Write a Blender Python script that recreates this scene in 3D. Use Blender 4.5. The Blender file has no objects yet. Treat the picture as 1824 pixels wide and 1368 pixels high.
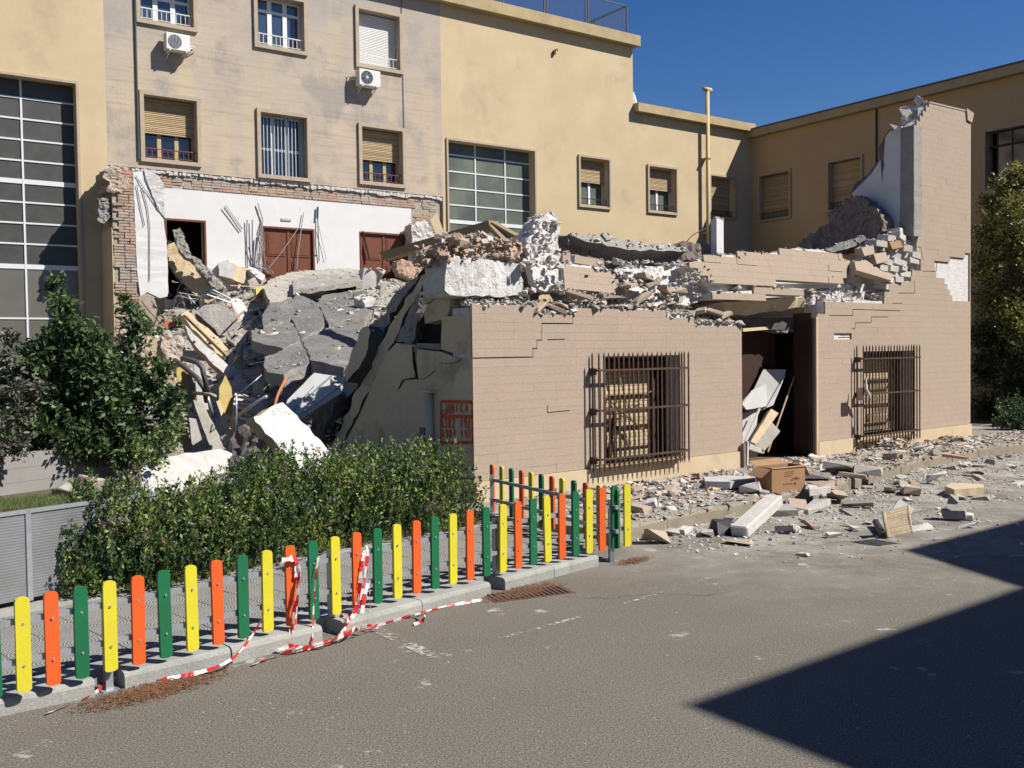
import bpy, bmesh, random, math
import numpy as np
from math import sin, cos, radians, degrees, pi, tan, atan2, hypot, sqrt
from mathutils import Vector, Matrix, noise
from mathutils.geometry import tessellate_polygon

random.seed(7); np.random.seed(7)
SC = bpy.context.scene
COL = SC.collection

# ------------------------------------------------------------------ camera, sky, sun, exposure
FPX = 1730.0; PITCH = radians(1.87); ROLL = radians(-0.80); EYE = 2.0
cp, sp = cos(PITCH), sin(PITCH)
FWD = Vector((0, cp, -sp)); UP0 = Vector((0, sp, cp)); RT0 = Vector((1, 0, 0))
RT = RT0*cos(ROLL) + UP0*sin(ROLL); UPV = -RT0*sin(ROLL) + UP0*cos(ROLL)
CAM = Vector((0, 0, EYE))
cd = bpy.data.cameras.new('camera'); cam = bpy.data.objects.new('camera', cd); COL.objects.link(cam)
cd.sensor_width = 36.0; cd.lens = 36.0*FPX/1824.0; cd.clip_start = 0.05; cd.clip_end = 2000
M = Matrix((( RT.x, UPV.x, -FWD.x, 0), (RT.y, UPV.y, -FWD.y, 0), (RT.z, UPV.z, -FWD.z, EYE), (0, 0, 0, 1)))
cam.matrix_world = M
SC.camera = cam
SUN_B, SUN_E = 105.0, 46.0            # bearing (clockwise from +Y) and elevation
w = bpy.data.worlds.new('World'); SC.world = w; w.use_nodes = True
nt = w.node_tree; bg = nt.nodes['Background']
sky = nt.nodes.new('ShaderNodeTexSky'); sky.sky_type = 'NISHITA'; sky.sun_disc = False
sky.sun_elevation = radians(SUN_E); sky.sun_rotation = radians(SUN_B)
sky.air_density = 1.0; sky.dust_density = 0.15; sky.ozone_density = 3.2; sky.altitude = 200
hsv = nt.nodes.new('ShaderNodeHueSaturation'); hsv.inputs['Saturation'].default_value = 1.32; hsv.inputs['Hue'].default_value = .513; nt.links.new(sky.outputs[0], hsv.inputs['Color'])
nt.links.new(hsv.outputs[0], bg.inputs[0]); bg.inputs[1].default_value = 0.055
sl = bpy.data.lights.new('sun', 'SUN'); so = bpy.data.objects.new('sun', sl); COL.objects.link(so)
sl.energy = 5.0; sl.angle = radians(0.5); sl.color = (1.0, 0.95, 0.88)
SUN = Vector((sin(radians(SUN_B))*cos(radians(SUN_E)), cos(radians(SUN_B))*cos(radians(SUN_E)), sin(radians(SUN_E))))
so.rotation_euler = SUN.to_track_quat('Z', 'Y').to_euler(); so.location = (20, -10, 30)
vs = SC.view_settings; vs.view_transform = 'Standard'; vs.look = 'None'; vs.gamma = 1; vs.use_curve_mapping = False
vs.exposure = 0.70

# ------------------------------------------------------------------ measuring helpers (survey of the place)
def ray(px, py):
    return (FWD*FPX + RT*(px-912) - UPV*(py-684)).normalized()
def gnd(px, py, z=0.0):
    d = ray(px, py); return CAM + d*((z-EYE)/d.z)
def bd(a): a = radians(a); return Vector((sin(a), cos(a), 0))
def hitp(px, py, P, N):
    d = ray(px, py); return CAM + d*((P-CAM).dot(N)/d.dot(N))
class Frame:                            # upright frame: u along the wall, v into it, z up
    def __init__(s, o, b): s.o = Vector((o[0], o[1], 0)); s.b = b; s.u = bd(b); s.v = bd(b-90); s.rz = radians(90-b)
    def at(s, px, py, v=0.0):
        p = hitp(px, py, s.o+s.v*v, s.v); return ((p-s.o).dot(s.u), p.z)
    def w(s, u, v, z): return s.o+s.u*u+s.v*v+Vector((0, 0, z))
    def loc(s, p): q = p-s.o; return (q.dot(s.u), q.dot(s.v), p.z)
FC = Frame(gnd(847, 903, 0.1), 51.2)                     # front wall of the ruin
_p = hitp(240, 300, Vector((0, 24.9, 0)), Vector((0, 1, 0)))
_d = ray(240, 300); _p = CAM + _d*((6.647-EYE)/_d.z)
FA = Frame(_p, 54.6)                                     # long facade behind
_c = FA.at(1338, 300)
FB = Frame(FA.w(_c[0], 0, 0), 144.6)                     # wing on the right
FS = Frame(FC.o, 51.2-90)                                # side wall of the ruin: u goes back, v points left
WORLD = Frame((0, 0), 90)

# ------------------------------------------------------------------ materials
def lin(c): return tuple(c)+(1,) if len(c) == 3 else c
def mat(name, c1, c2=None, scale=3.0, c3=None, s3=0.6, f3=0.5, fine=0.0, fscale=90, bump=0.0, bscale=40, rough=0.85, metal=0.0, rnd=0.0, spec=0.3, stretch=None, w3=0.12, K=.80):
    sc3 = lambda c: tuple(x*K for x in c) if c else c
    c1, c2, c3 = sc3(c1), sc3(c2), sc3(c3)
    m = bpy.data.materials.new(name); m.use_nodes = True; t = m.node_tree; N = t.nodes; L = t.links
    b = N['Principled BSDF']; b.inputs['Roughness'].default_value = rough; b.inputs['Metallic'].default_value = metal
    b.inputs['Specular IOR Level'].default_value = spec
    g = N.new('ShaderNodeNewGeometry'); vec = g.outputs['Position']
    if stretch:
        mp = N.new('ShaderNodeMapping'); mp.inputs['Scale'].default_value = stretch; L.new(vec, mp.inputs[0]); vec = mp.outputs[0]
    def nz(s, det=6, ro=0.6):
        n = N.new('ShaderNodeTexNoise'); n.inputs['Scale'].default_value = s; n.inputs['Detail'].default_value = det
        n.inputs['Roughness'].default_value = ro; L.new(vec, n.inputs['Vector']); return n.outputs['Fac']
    def ramp(s, a, b_):
        r = N.new('ShaderNodeMapRange'); r.inputs[1].default_value = a; r.inputs[2].default_value = b_; L.new(s, r.inputs[0]); return r.outputs[0]
    def mix(fac, a, b_, mode='MIX'):
        x = N.new('ShaderNodeMix'); x.data_type = 'RGBA'; x.blend_type = mode
        if isinstance(fac, float): x.inputs[0].default_value = fac
        else: L.new(fac, x.inputs[0])
        for i, v in ((6, a), (7, b_)):
            if isinstance(v, (tuple, list)): x.inputs[i].default_value = lin(v)
            else: L.new(v, x.inputs[i])
        return x.outputs[2]
    col = c1
    if c2: col = mix(ramp(nz(scale), 0.36, 0.64), c1, c2)
    if c3: col = mix(ramp(nz(s3, 8, 0.65), f3, f3+w3), col, c3)
    if fine > 0:
        f = nz(fscale, 2, 0.7)
        col = mix(ramp(f, 0.35, 0.65), col, mix(1.0, col, (1-fine, 1-fine, 1-fine), 'MULTIPLY'))
    if rnd > 0:
        oi = N.new('ShaderNodeObjectInfo'); r = N.new('ShaderNodeMapRange'); L.new(oi.outputs['Random'], r.inputs[0])
        r.inputs[3].default_value = 1-rnd; r.inputs[4].default_value = 1.0+rnd*0.35
        hs = N.new('ShaderNodeHueSaturation'); L.new(r.outputs[0], hs.inputs['Value'])
        if isinstance(col, (tuple, list)): hs.inputs['Color'].default_value = lin(col)
        else: L.new(col, hs.inputs['Color'])
        col = hs.outputs[0]
    if isinstance(col, (tuple, list)): b.inputs['Base Color'].default_value = lin(col)
    else: L.new(col, b.inputs['Base Color'])
    if bump > 0:
        bp = N.new('ShaderNodeBump'); bp.inputs['Strength'].default_value = bump; bp.inputs['Distance'].default_value = 0.02
        L.new(nz(bscale, 5, 0.65), bp.inputs['Height']); L.new(bp.outputs[0], b.inputs['Normal'])
    m['vec'] = 1
    return m
MT = {}
MT['yellow'] = mat('yellow plaster', (.62, .495, .315), (.57, .445, .275), .9, c3=(.42, .34, .23), s3=.5, f3=.56, w3=.2, fine=.06, fscale=30, bump=.12, bscale=25, rough=.9)
MT['sidebeige'] = mat('weathered side plaster', (.52, .44, .30), (.44, .37, .25), 1.4, c3=(.30, .25, .17), s3=.9, f3=.56, w3=.1, fine=.12, fscale=20, bump=.3, bscale=22, rough=.95, K=1.05)
MT['yellow_shaded'] = mat('ochre render', (.53, .37, .205), (.49, .335, .185), .8, c3=(.56, .41, .25), s3=.3, f3=.5, w3=.2, fine=.06, fscale=30, bump=.12, bscale=25, rough=.9)  # same yellow paint as the facade, shade of the wing darkened into the colour
MT['trim'] = mat('stone trim', (.52, .42, .31), (.44, .36, .27), 5, fine=.1, bump=.2, rough=.9)
MT['cornice'] = mat('cornice concrete', (.48, .38, .21), (.40, .31, .18), 2, c3=(.25, .2, .13), s3=1.3, f3=.6, bump=.2, rough=.9)
MT['white'] = mat('white interior plaster', (.72, .71, .695), (.68, .67, .655), 2, c3=(.60, .575, .54), s3=2.2, f3=.61, w3=.12, bump=.06, rough=.8)
MT['tile'] = mat('facing stone', (.505, .395, .31), (.47, .37, .288), 2.2, c3=(.465, .39, .295), s3=.5, f3=.5, w3=.2, fine=.22, fscale=60, bump=.35, bscale=75, rough=.9, rnd=.02)
MT['plinth'] = mat('plinth stone', (.66, .53, .36), (.60, .47, .31), 2.5, c3=(.50, .42, .30), s3=1.6, f3=.6, fine=.08, bump=.15, rough=.85, rnd=.05)
MT['mortar'] = mat('rough mortar', (.78, .76, .73), (.64, .62, .59), 9, c3=(.42, .38, .34), s3=3.2, f3=.60, w3=.1, fine=.25, fscale=45, bump=1.0, bscale=32, rough=.95)
MT['mortarw'] = mat('white mortar', (.78, .75, .73), (.68, .65, .63), 6, c3=(.52, .42, .36), s3=2.4, f3=.62, w3=.08, fine=.15, fscale=35, bump=.9, bscale=20, rough=.95)
MT['brick'] = mat('old brick', (.56, .35, .245), (.53, .42, .33), 6, c3=(.50, .45, .39), s3=1.1, f3=.46, w3=.14, fine=.25, fscale=40, bump=.8, bscale=30, rough=.95, rnd=.16)
MT['brickdark'] = mat('dusty brick masonry', (.30, .23, .20), (.24, .20, .18), 8, c3=(.4, .36, .33), s3=3, f3=.58, fine=.2, bump=.8, bscale=25, rough=.95, rnd=.2)
MT['brickjoint'] = mat('brick bedding mortar', (.44, .37, .29), (.52, .46, .38), 6, fine=.3, fscale=40, bump=.8, bscale=30, rough=1)
MT['concrete'] = mat('grey concrete', (.40, .38, .34), (.33, .31, .28), 4, c3=(.24, .22, .19), s3=2, f3=.6, fine=.2, fscale=50, bump=.5, bscale=30, rough=.95, rnd=.18)
MT['dust'] = mat('dusty rubble', (.56, .52, .46), (.46, .42, .36), 5, c3=(.34, .31, .27), s3=2.4, f3=.58, fine=.2, fscale=50, bump=.6, bscale=35, rough=1, rnd=.22)
MT['dustw'] = mat('pale rubble', (.70, .67, .63), (.60, .57, .52), 6, fine=.15, fscale=40, bump=.5, bscale=35, rough=1, rnd=.2)
MT['dustp'] = mat('orange brick rubble', (.62, .42, .29), (.60, .46, .35), 9, fine=.2, fscale=40, bump=.5, bscale=35, rough=1, rnd=.25)
MT['darkslab'] = mat('roof membrane', (.23, .222, .21), (.17, .164, .156), 1.6, c3=(.34, .32, .285), s3=1.5, f3=.57, w3=.14, fine=.15, fscale=40, bump=.5, bscale=14, rough=.95, spec=.15)
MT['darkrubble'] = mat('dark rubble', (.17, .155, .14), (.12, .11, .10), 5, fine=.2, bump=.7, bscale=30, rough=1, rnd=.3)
MT['cream'] = mat('cream painted render', (.62, .50, .33), (.58, .46, .30), 3, c3=(.44, .40, .34), s3=3, f3=.60, fine=.1, bump=.3, rough=.9)
MT['yelloww'] = mat('yellow insulation', (.60, .47, .16), (.50, .38, .14), 4, bump=.2, rough=.9)
MT['asphalt'] = mat('asphalt', (.262, .238, .195), (.235, .212, .172), .7, c3=(.26, .225, .175), s3=.35, f3=.52, w3=.2, fine=.72, fscale=85, bump=.32, bscale=110, rough=.93)
def dusty(m, amount=1.0):
    t = m.node_tree; N = t.nodes; L = t.links; b = N['Principled BSDF']; src = b.inputs['Base Color'].links[0].from_socket
    g = N.new('ShaderNodeNewGeometry')
    def dot(v, o):
        d = N.new('ShaderNodeVectorMath'); d.operation = 'DOT_PRODUCT'; L.new(g.outputs['Position'], d.inputs[0]); d.inputs[1].default_value = v[:]; a = N.new('ShaderNodeMath'); a.operation = 'SUBTRACT'; L.new(d.outputs['Value'], a.inputs[0]); a.inputs[1].default_value = o; return a.outputs[0]
    def mr(s, a, b_, c=0., d=1.):
        r = N.new('ShaderNodeMapRange'); L.new(s, r.inputs[0]); r.inputs[1].default_value = a; r.inputs[2].default_value = b_; r.inputs[3].default_value = c; r.inputs[4].default_value = d; return r.outputs[0]
    def mul(a, b_):
        x = N.new('ShaderNodeMath'); x.operation = 'MULTIPLY'; L.new(a, x.inputs[0]); L.new(b_, x.inputs[1]); return x.outputs[0]
    def nz(s, det=6):
        n = N.new('ShaderNodeTexNoise'); n.inputs['Scale'].default_value = s; n.inputs['Detail'].default_value = det; n.inputs['Roughness'].default_value = .7; L.new(g.outputs['Position'], n.inputs[0]); return n.outputs['Fac']
    v = dot(FC.v, FC.o.dot(FC.v)); u = dot(FC.u, FC.o.dot(FC.u))
    k = mul(mr(v, -6.5, -2.6), mr(u, -1.5, 1.5))
    def mix(f, a, c):
        x = N.new('ShaderNodeMix'); x.data_type = 'RGBA'; L.new(f, x.inputs[0]); L.new(a, x.inputs[6]); x.inputs[7].default_value = lin(c); return x.outputs[2]
    c = mix(mul(k, mr(nz(1.3), .36, .60, 0., .75)), src, (.36, .34, .30))
    c = mix(mul(k, mr(nz(5.0, 8), .54, .66, 0., .8)), c, (.42, .40, .365))
    c = mix(mr(nz(2.1, 8), .625, .675, 0., .8), c, (.38, .37, .34))
    sp_ = N.new('ShaderNodeTexVoronoi'); sp_.inputs['Scale'].default_value = 42; L.new(g.outputs['Position'], sp_.inputs[0])
    c = mix(mul(mr(sp_.outputs['Distance'], .16, .10), mr(nz(9, 2), .50, .62)), c, (.40, .36, .30))
    c = mix(mr(nz(.55, 4), .55, .75, 0., .35), c, (.12, .105, .085))
    L.new(c, b.inputs['Base Color']); return m
MT['asphalt'] = dusty(MT['asphalt'])
MT['pavement'] = mat('dusty pavement', (.34, .32, .285), (.29, .27, .24), 2.2, c3=(.50, .48, .44), s3=1.1, f3=.52, fine=.3, fscale=60, bump=.5, bscale=45, rough=.95)
MT['curb'] = mat('kerb concrete', (.42, .42, .38), (.35, .35, .32), 3.5, c3=(.24, .25, .22), s3=2.2, f3=.56, w3=.16, fine=.2, fscale=70, bump=.3, bscale=50, rough=.92, rnd=.06)
MT['curbo'] = mat('old kerb stone', (.37, .32, .245), (.30, .265, .20), 4, c3=(.22, .19, .15), s3=3, f3=.56, fine=.25, bump=.4, bscale=40, rough=.95, rnd=.1)
MT['galv'] = mat('galvanised steel', (.50, .53, .56), (.42, .45, .48), 14, rough=.42, metal=.55, spec=.5)
MT['alu'] = mat('white aluminium', (.72, .73, .74), rough=.4, spec=.5)
MT['winwhite'] = mat('white window frame', (.78, .79, .80), rough=.45)
MT['winbeige'] = mat('worn wood window frame', (.50, .41, .22), (.42, .33, .17), 9, rough=.7)
MT['roller'] = mat('roller slat', (.56, .43, .25), (.44, .32, .18), 3, c3=(.30, .21, .13), s3=5, f3=.56, rough=.8, rnd=.28, stretch=(3, 3, 30))
MT['rollerw'] = mat('white roller slat', (.76, .75, .72), rough=.6, rnd=.05)
MT['iron'] = mat('rusty dark iron', (.055, .032, .024), (.10, .05, .03), 12, rough=.75, spec=.35)
MT['blackiron'] = mat('black iron', (.03, .03, .035), rough=.55)
MT['redpaint'] = mat('faded red rail', (.22, .07, .05), (.14, .05, .04), 9, rough=.7)
MT['white_metal'] = mat('white painted steel', (.72, .70, .66), rough=.5)
MT['slat_y'] = mat('yellow board', (.70, .62, .03), (.66, .58, .035), 5, c3=(.46, .40, .08), s3=9, f3=.63, w3=.2, fine=.05, fscale=60, bump=.08, bscale=60, rough=.5, spec=.4)
MT['slat_o'] = mat('orange board', (.77, .115, .016), (.72, .115, .02), 5, c3=(.50, .13, .05), s3=9, f3=.63, w3=.2, fine=.05, fscale=60, bump=.08, bscale=60, rough=.5, spec=.4)
MT['slat_g'] = mat('green board', (.008, .155, .06), (.01, .135, .052), 5, c3=(.04, .13, .07), s3=9, f3=.63, w3=.2, fine=.05, fscale=60, bump=.08, bscale=60, rough=.5, spec=.4)
MT['wood'] = mat('reddish wood door', (.20, .065, .030), (.13, .042, .022), 8, rough=.45, spec=.4, stretch=(6, 6, 1))
MT['timber'] = mat('old timber', (.42, .31, .17), (.33, .24, .13), 6, fine=.2, rough=.85, stretch=(4, 4, 2))
MT['plank'] = mat('pale planks', (.66, .53, .34), (.54, .42, .26), 6, fine=.15, rough=.8, rnd=.15)
MT['browndark'] = mat('dark brown wood', (.05, .025, .018), rough=.6)
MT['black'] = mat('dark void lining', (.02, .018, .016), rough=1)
MT['card'] = mat('cardboard', (.36, .215, .115), (.33, .195, .10), 4, rough=.9)
MT['cardprint'] = mat('dark printing ink', (.13, .06, .035), rough=.9)
MT['panelgrey'] = mat('grey white ceiling panel', (.50, .50, .48), (.44, .44, .42), 3, bump=.1, rough=.8)
MT['paint'] = mat('worn road paint', (.46, .43, .37), (.24, .21, .165), 22, rough=.95, fine=.3, fscale=80)
MT['rustdirt'] = mat('pine needle litter', (.17, .085, .045), (.11, .06, .035), 30, rough=1, bump=.5, bscale=60)
MT['needle'] = mat('dry pine needle', (.27, .13, .06), (.17, .08, .04), 20, rough=1)
MT['drain'] = mat('rusty cast iron', (.13, .075, .055), (.10, .06, .045), 14, rough=.85, bump=.4)
MT['graffiti'] = mat('red spray paint', (.62, .13, .045), (.50, .11, .04), 12, rough=.9)
MT['terracotta'] = mat('terracotta pipe', (.62, .20, .08), (.50, .17, .07), 6, rough=.7)
MT['soil'] = mat('garden soil', (.14, .11, .075), (.10, .08, .05), 6, bump=.6, rough=1)
MT['bark'] = mat('bark', (.12, .09, .06), (.08, .06, .04), 12, bump=.6, rough=1)
MT['pipe'] = mat('beige painted pipe', (.52, .40, .22), rough=.6)
MT['pvc'] = mat('grey plastic pipe', (.09, .09, .095), rough=.5)
MT['cable'] = mat('grey cable', (.38, .36, .34), rough=.7)
MT['insul'] = mat('pale pipe insulation', (.72, .68, .6), rough=.8)
MT['graydark'] = mat('dark grey meter box', (.10, .11, .10), rough=.6)
MT['blueglove'] = mat('blue glove fabric', (.03, .12, .2), rough=.8)
def leafmat(name, c1, c2, tr=0.25):
    m = mat(name, c1, c2, 4, rough=.5, spec=.45, K=1)
    t = m.node_tree; N = t.nodes; L = t.links; b = N['Principled BSDF']; out = N['Material Output']
    tl = N.new('ShaderNodeBsdfTranslucent'); ms = N.new('ShaderNodeMixShader'); ms.inputs[0].default_value = tr
    src = b.inputs['Base Color'].links[0].from_socket; L.new(src, tl.inputs[0])
    L.new(b.outputs[0], ms.inputs[1]); L.new(tl.outputs[0], ms.inputs[2]); L.new(ms.outputs[0], out.inputs[0]); return m
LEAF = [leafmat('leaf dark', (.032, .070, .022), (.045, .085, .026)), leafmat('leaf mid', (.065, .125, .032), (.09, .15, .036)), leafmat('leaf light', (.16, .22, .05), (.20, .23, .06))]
LEAFT = [leafmat('tree leaf dark', (.035, .062, .026), (.045, .075, .03)), leafmat('tree leaf mid', (.07, .12, .042), (.085, .14, .048)), leafmat('tree leaf light', (.13, .20, .055), (.17, .21, .07))]
LEAFY = [leafmat('yellow green leaf', (.34, .32, .07), (.40, .36, .09)), leafmat('olive leaf', (.19, .21, .06), (.24, .25, .07)), leafmat('dark olive leaf', (.04, .05, .02), (.05, .06, .025))]
LEAFP = [leafmat('silvery leaf', (.17, .17, .14), (.13, .14, .11)), leafmat('dull leaf', (.07, .075, .05), (.09, .085, .06))]
FLOWER = leafmat('purple flower', (.30, .12, .28), (.38, .2, .34))
GRASS = leafmat('grass blade', (.10, .14, .045), (.16, .18, .07))

def glassmat(name, col, rough=.06, c2=None, s=1.0, spec=1.0):
    m = mat(name, col, c2, s, rough=rough, spec=spec); m.node_tree.nodes['Principled BSDF'].inputs['IOR'].default_value = 1.6; return m
MT['glassgreen'] = glassmat('wired green glass', (.060, .080, .068), .45, (.13, .15, .11), 1.1, spec=.45)
MT['glassdark'] = glassmat('dark dusty glass', (.045, .047, .042), .5, (.065, .065, .058), 3, spec=.35)
MT['glasspale'] = glassmat('painted lower glass', (.13, .12, .09), .4, (.10, .095, .07), 1.2)
MT['glassblue'] = glassmat('sky reflecting glass', (.045, .07, .11), .05)
MT['glassblack'] = glassmat('black window glass', (.012, .012, .014), .08)

# stained facade plaster: horizontal brushing, vertical streaks, grey and yellow patches
def stained():
    m = mat('stained plaster', (.54, .44, .34), (.47, .39, .315), 1.3, c3=(.37, .325, .28), s3=.8, f3=.50, w3=.10, bump=.3, bscale=20, rough=.95)
    t = m.node_tree; N = t.nodes; L = t.links; b = N['Principled BSDF']
    src = b.inputs['Base Color'].links[0].from_socket
    g = N.new('ShaderNodeNewGeometry')
    sep = N.new('ShaderNodeSeparateXYZ'); L.new(g.outputs['Position'], sep.inputs[0])
    def noise_of(sc_, scale, a, b_):
        mp = N.new('ShaderNodeMapping'); mp.inputs['Scale'].default_value = sc_; L.new(g.outputs['Position'], mp.inputs[0])
        n = N.new('ShaderNodeTexNoise'); n.inputs['Scale'].default_value = scale; n.inputs['Detail'].default_value = 5; L.new(mp.outputs[0], n.inputs[0])
        r = N.new('ShaderNodeMapRange'); r.inputs[1].default_value = a; r.inputs[2].default_value = b_; L.new(n.outputs['Fac'], r.inputs[0]); return r.outputs[0]
    def mixc(f, a, c, mode='MIX'):
        x = N.new('ShaderNodeMix'); x.data_type = 'RGBA'; x.blend_type = mode; L.new(f, x.inputs[0]); L.new(a, x.inputs[6]); x.inputs[7].default_value = lin(c); return x.outputs[2]
    c = mixc(noise_of((1, 1, .12), 1.6, .52, .72), src, (.45, .37, .25))          # warm streaks running down
    c = mixc(noise_of((.5, .5, 9), 1.6, .5, .68), c, (.86, .85, .84), 'MULTIPLY')   # fine horizontal brushing
    zr = N.new('ShaderNodeMapRange'); zr.inputs[1].default_value = 8.2; zr.inputs[2].default_value = 11.5; L.new(sep.outputs[2], zr.inputs[0])
    mm = N.new('ShaderNodeMath'); mm.operation = 'MULTIPLY'; L.new(zr.outputs[0], mm.inputs[0]); L.new(noise_of((.6, .6, .35), 1.3, .38, .62), mm.inputs[1])
    c = mixc(mm.outputs[0], c, (.32, .295, .265))                                   # greyer, more weathered towards the top
    L.new(c, b.inputs['Base Color']); return m
MT['stained'] = stained()
# barrier tape, striped along its length through a UV
def tapemat():
    m = bpy.data.materials.new('red and white tape'); m.use_nodes = True; t = m.node_tree; N = t.nodes; L = t.links; b = N['Principled BSDF']
    b.inputs['Roughness'].default_value = .35
    uv = N.new('ShaderNodeUVMap'); s = N.new('ShaderNodeSeparateXYZ'); L.new(uv.outputs[0], s.inputs[0])
    f = N.new('ShaderNodeMath'); f.operation = 'FRACT'; L.new(s.outputs[0], f.inputs[0])
    g = N.new('ShaderNodeMath'); g.operation = 'GREATER_THAN'; g.inputs[1].default_value = .5; L.new(f.outputs[0], g.inputs[0])
    x = N.new('ShaderNodeMix'); x.data_type = 'RGBA'; L.new(g.outputs[0], x.inputs[0]); x.inputs[6].default_value = (.78, .76, .76, 1); x.inputs[7].default_value = (.62, .03, .035, 1)
    L.new(x.outputs[2], b.inputs['Base Color'])
    tl = N.new('ShaderNodeBsdfTranslucent'); L.new(x.outputs[2], tl.inputs[0]); ms = N.new('ShaderNodeMixShader'); ms.inputs[0].default_value = .3
    L.new(b.outputs[0], ms.inputs[1]); L.new(tl.outputs[0], ms.inputs[2]); L.new(ms.outputs[0], N['Material Output'].inputs[0]); return m
MT['tape'] = tapemat()
# corrugated/ribbed polycarbonate
def polymat():
    m = mat('twinwall polycarbonate', (.24, .25, .26), (.17, .175, .175), 1.5, c3=(.22, .15, .12), s3=.9, f3=.6, rough=.3, spec=.7)
    t = m.node_tree; N = t.nodes; L = t.links; b = N['Principled BSDF']
    g = N.new('ShaderNodeNewGeometry'); s = N.new('ShaderNodeSeparateXYZ'); L.new(g.outputs['Position'], s.inputs[0])
    mu = N.new('ShaderNodeMath'); mu.operation = 'MULTIPLY'; mu.inputs[1].default_value = 2*pi*45; L.new(s.outputs[2], mu.inputs[0])
    si = N.new('ShaderNodeMath'); si.operation = 'SINE'; L.new(mu.outputs[0], si.inputs[0])
    bp = N.new('ShaderNodeBump'); bp.inputs['Strength'].default_value = .16; bp.inputs['Distance'].default_value = .01; L.new(si.outputs[0], bp.inputs['Height']); L.new(bp.outputs[0], b.inputs['Normal'])
    return m
MT['poly'] = polymat()
MT['blockgrey'] = mat('smooth grey block', (.33, .315, .30), (.29, .28, .265), 2, fine=.1, bump=.15, rough=.9, rnd=.06)
# path tiles: moulded rings and diagonals
def ringmat():
    m = mat('moulded paving tile', (.33, .315, .28), (.29, .28, .25), 4, fine=.25, fscale=70, rough=.95, rnd=.08)
    t = m.node_tree; N = t.nodes; L = t.links; b = N['Principled BSDF']
    tc = N.new('ShaderNodeTexCoord')
    wv = N.new('ShaderNodeTexWave'); wv.wave_type = 'RINGS'; wv.rings_direction = 'SPHERICAL'; wv.inputs['Scale'].default_value = 14; wv.inputs['Distortion'].default_value = .2
    L.new(tc.outputs['Object'], wv.inputs[0])
    bp = N.new('ShaderNodeBump'); bp.inputs['Strength'].default_value = .8; bp.inputs['Distance'].default_value = .008; L.new(wv.outputs['Fac'], bp.inputs['Height']); L.new(bp.outputs[0], b.inputs['Normal'])
    return m
MT['ring'] = ringmat()
MT['scuffed'] = mat('scuffed white plaster', (.74, .73, .71), (.68, .67, .65), 3, c3=(.36, .34, .31), s3=2.6, f3=.575, w3=.10, fine=.08, fscale=30, bump=.4, bscale=18, rough=.9, stretch=(1, 1, 2.2))

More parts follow.
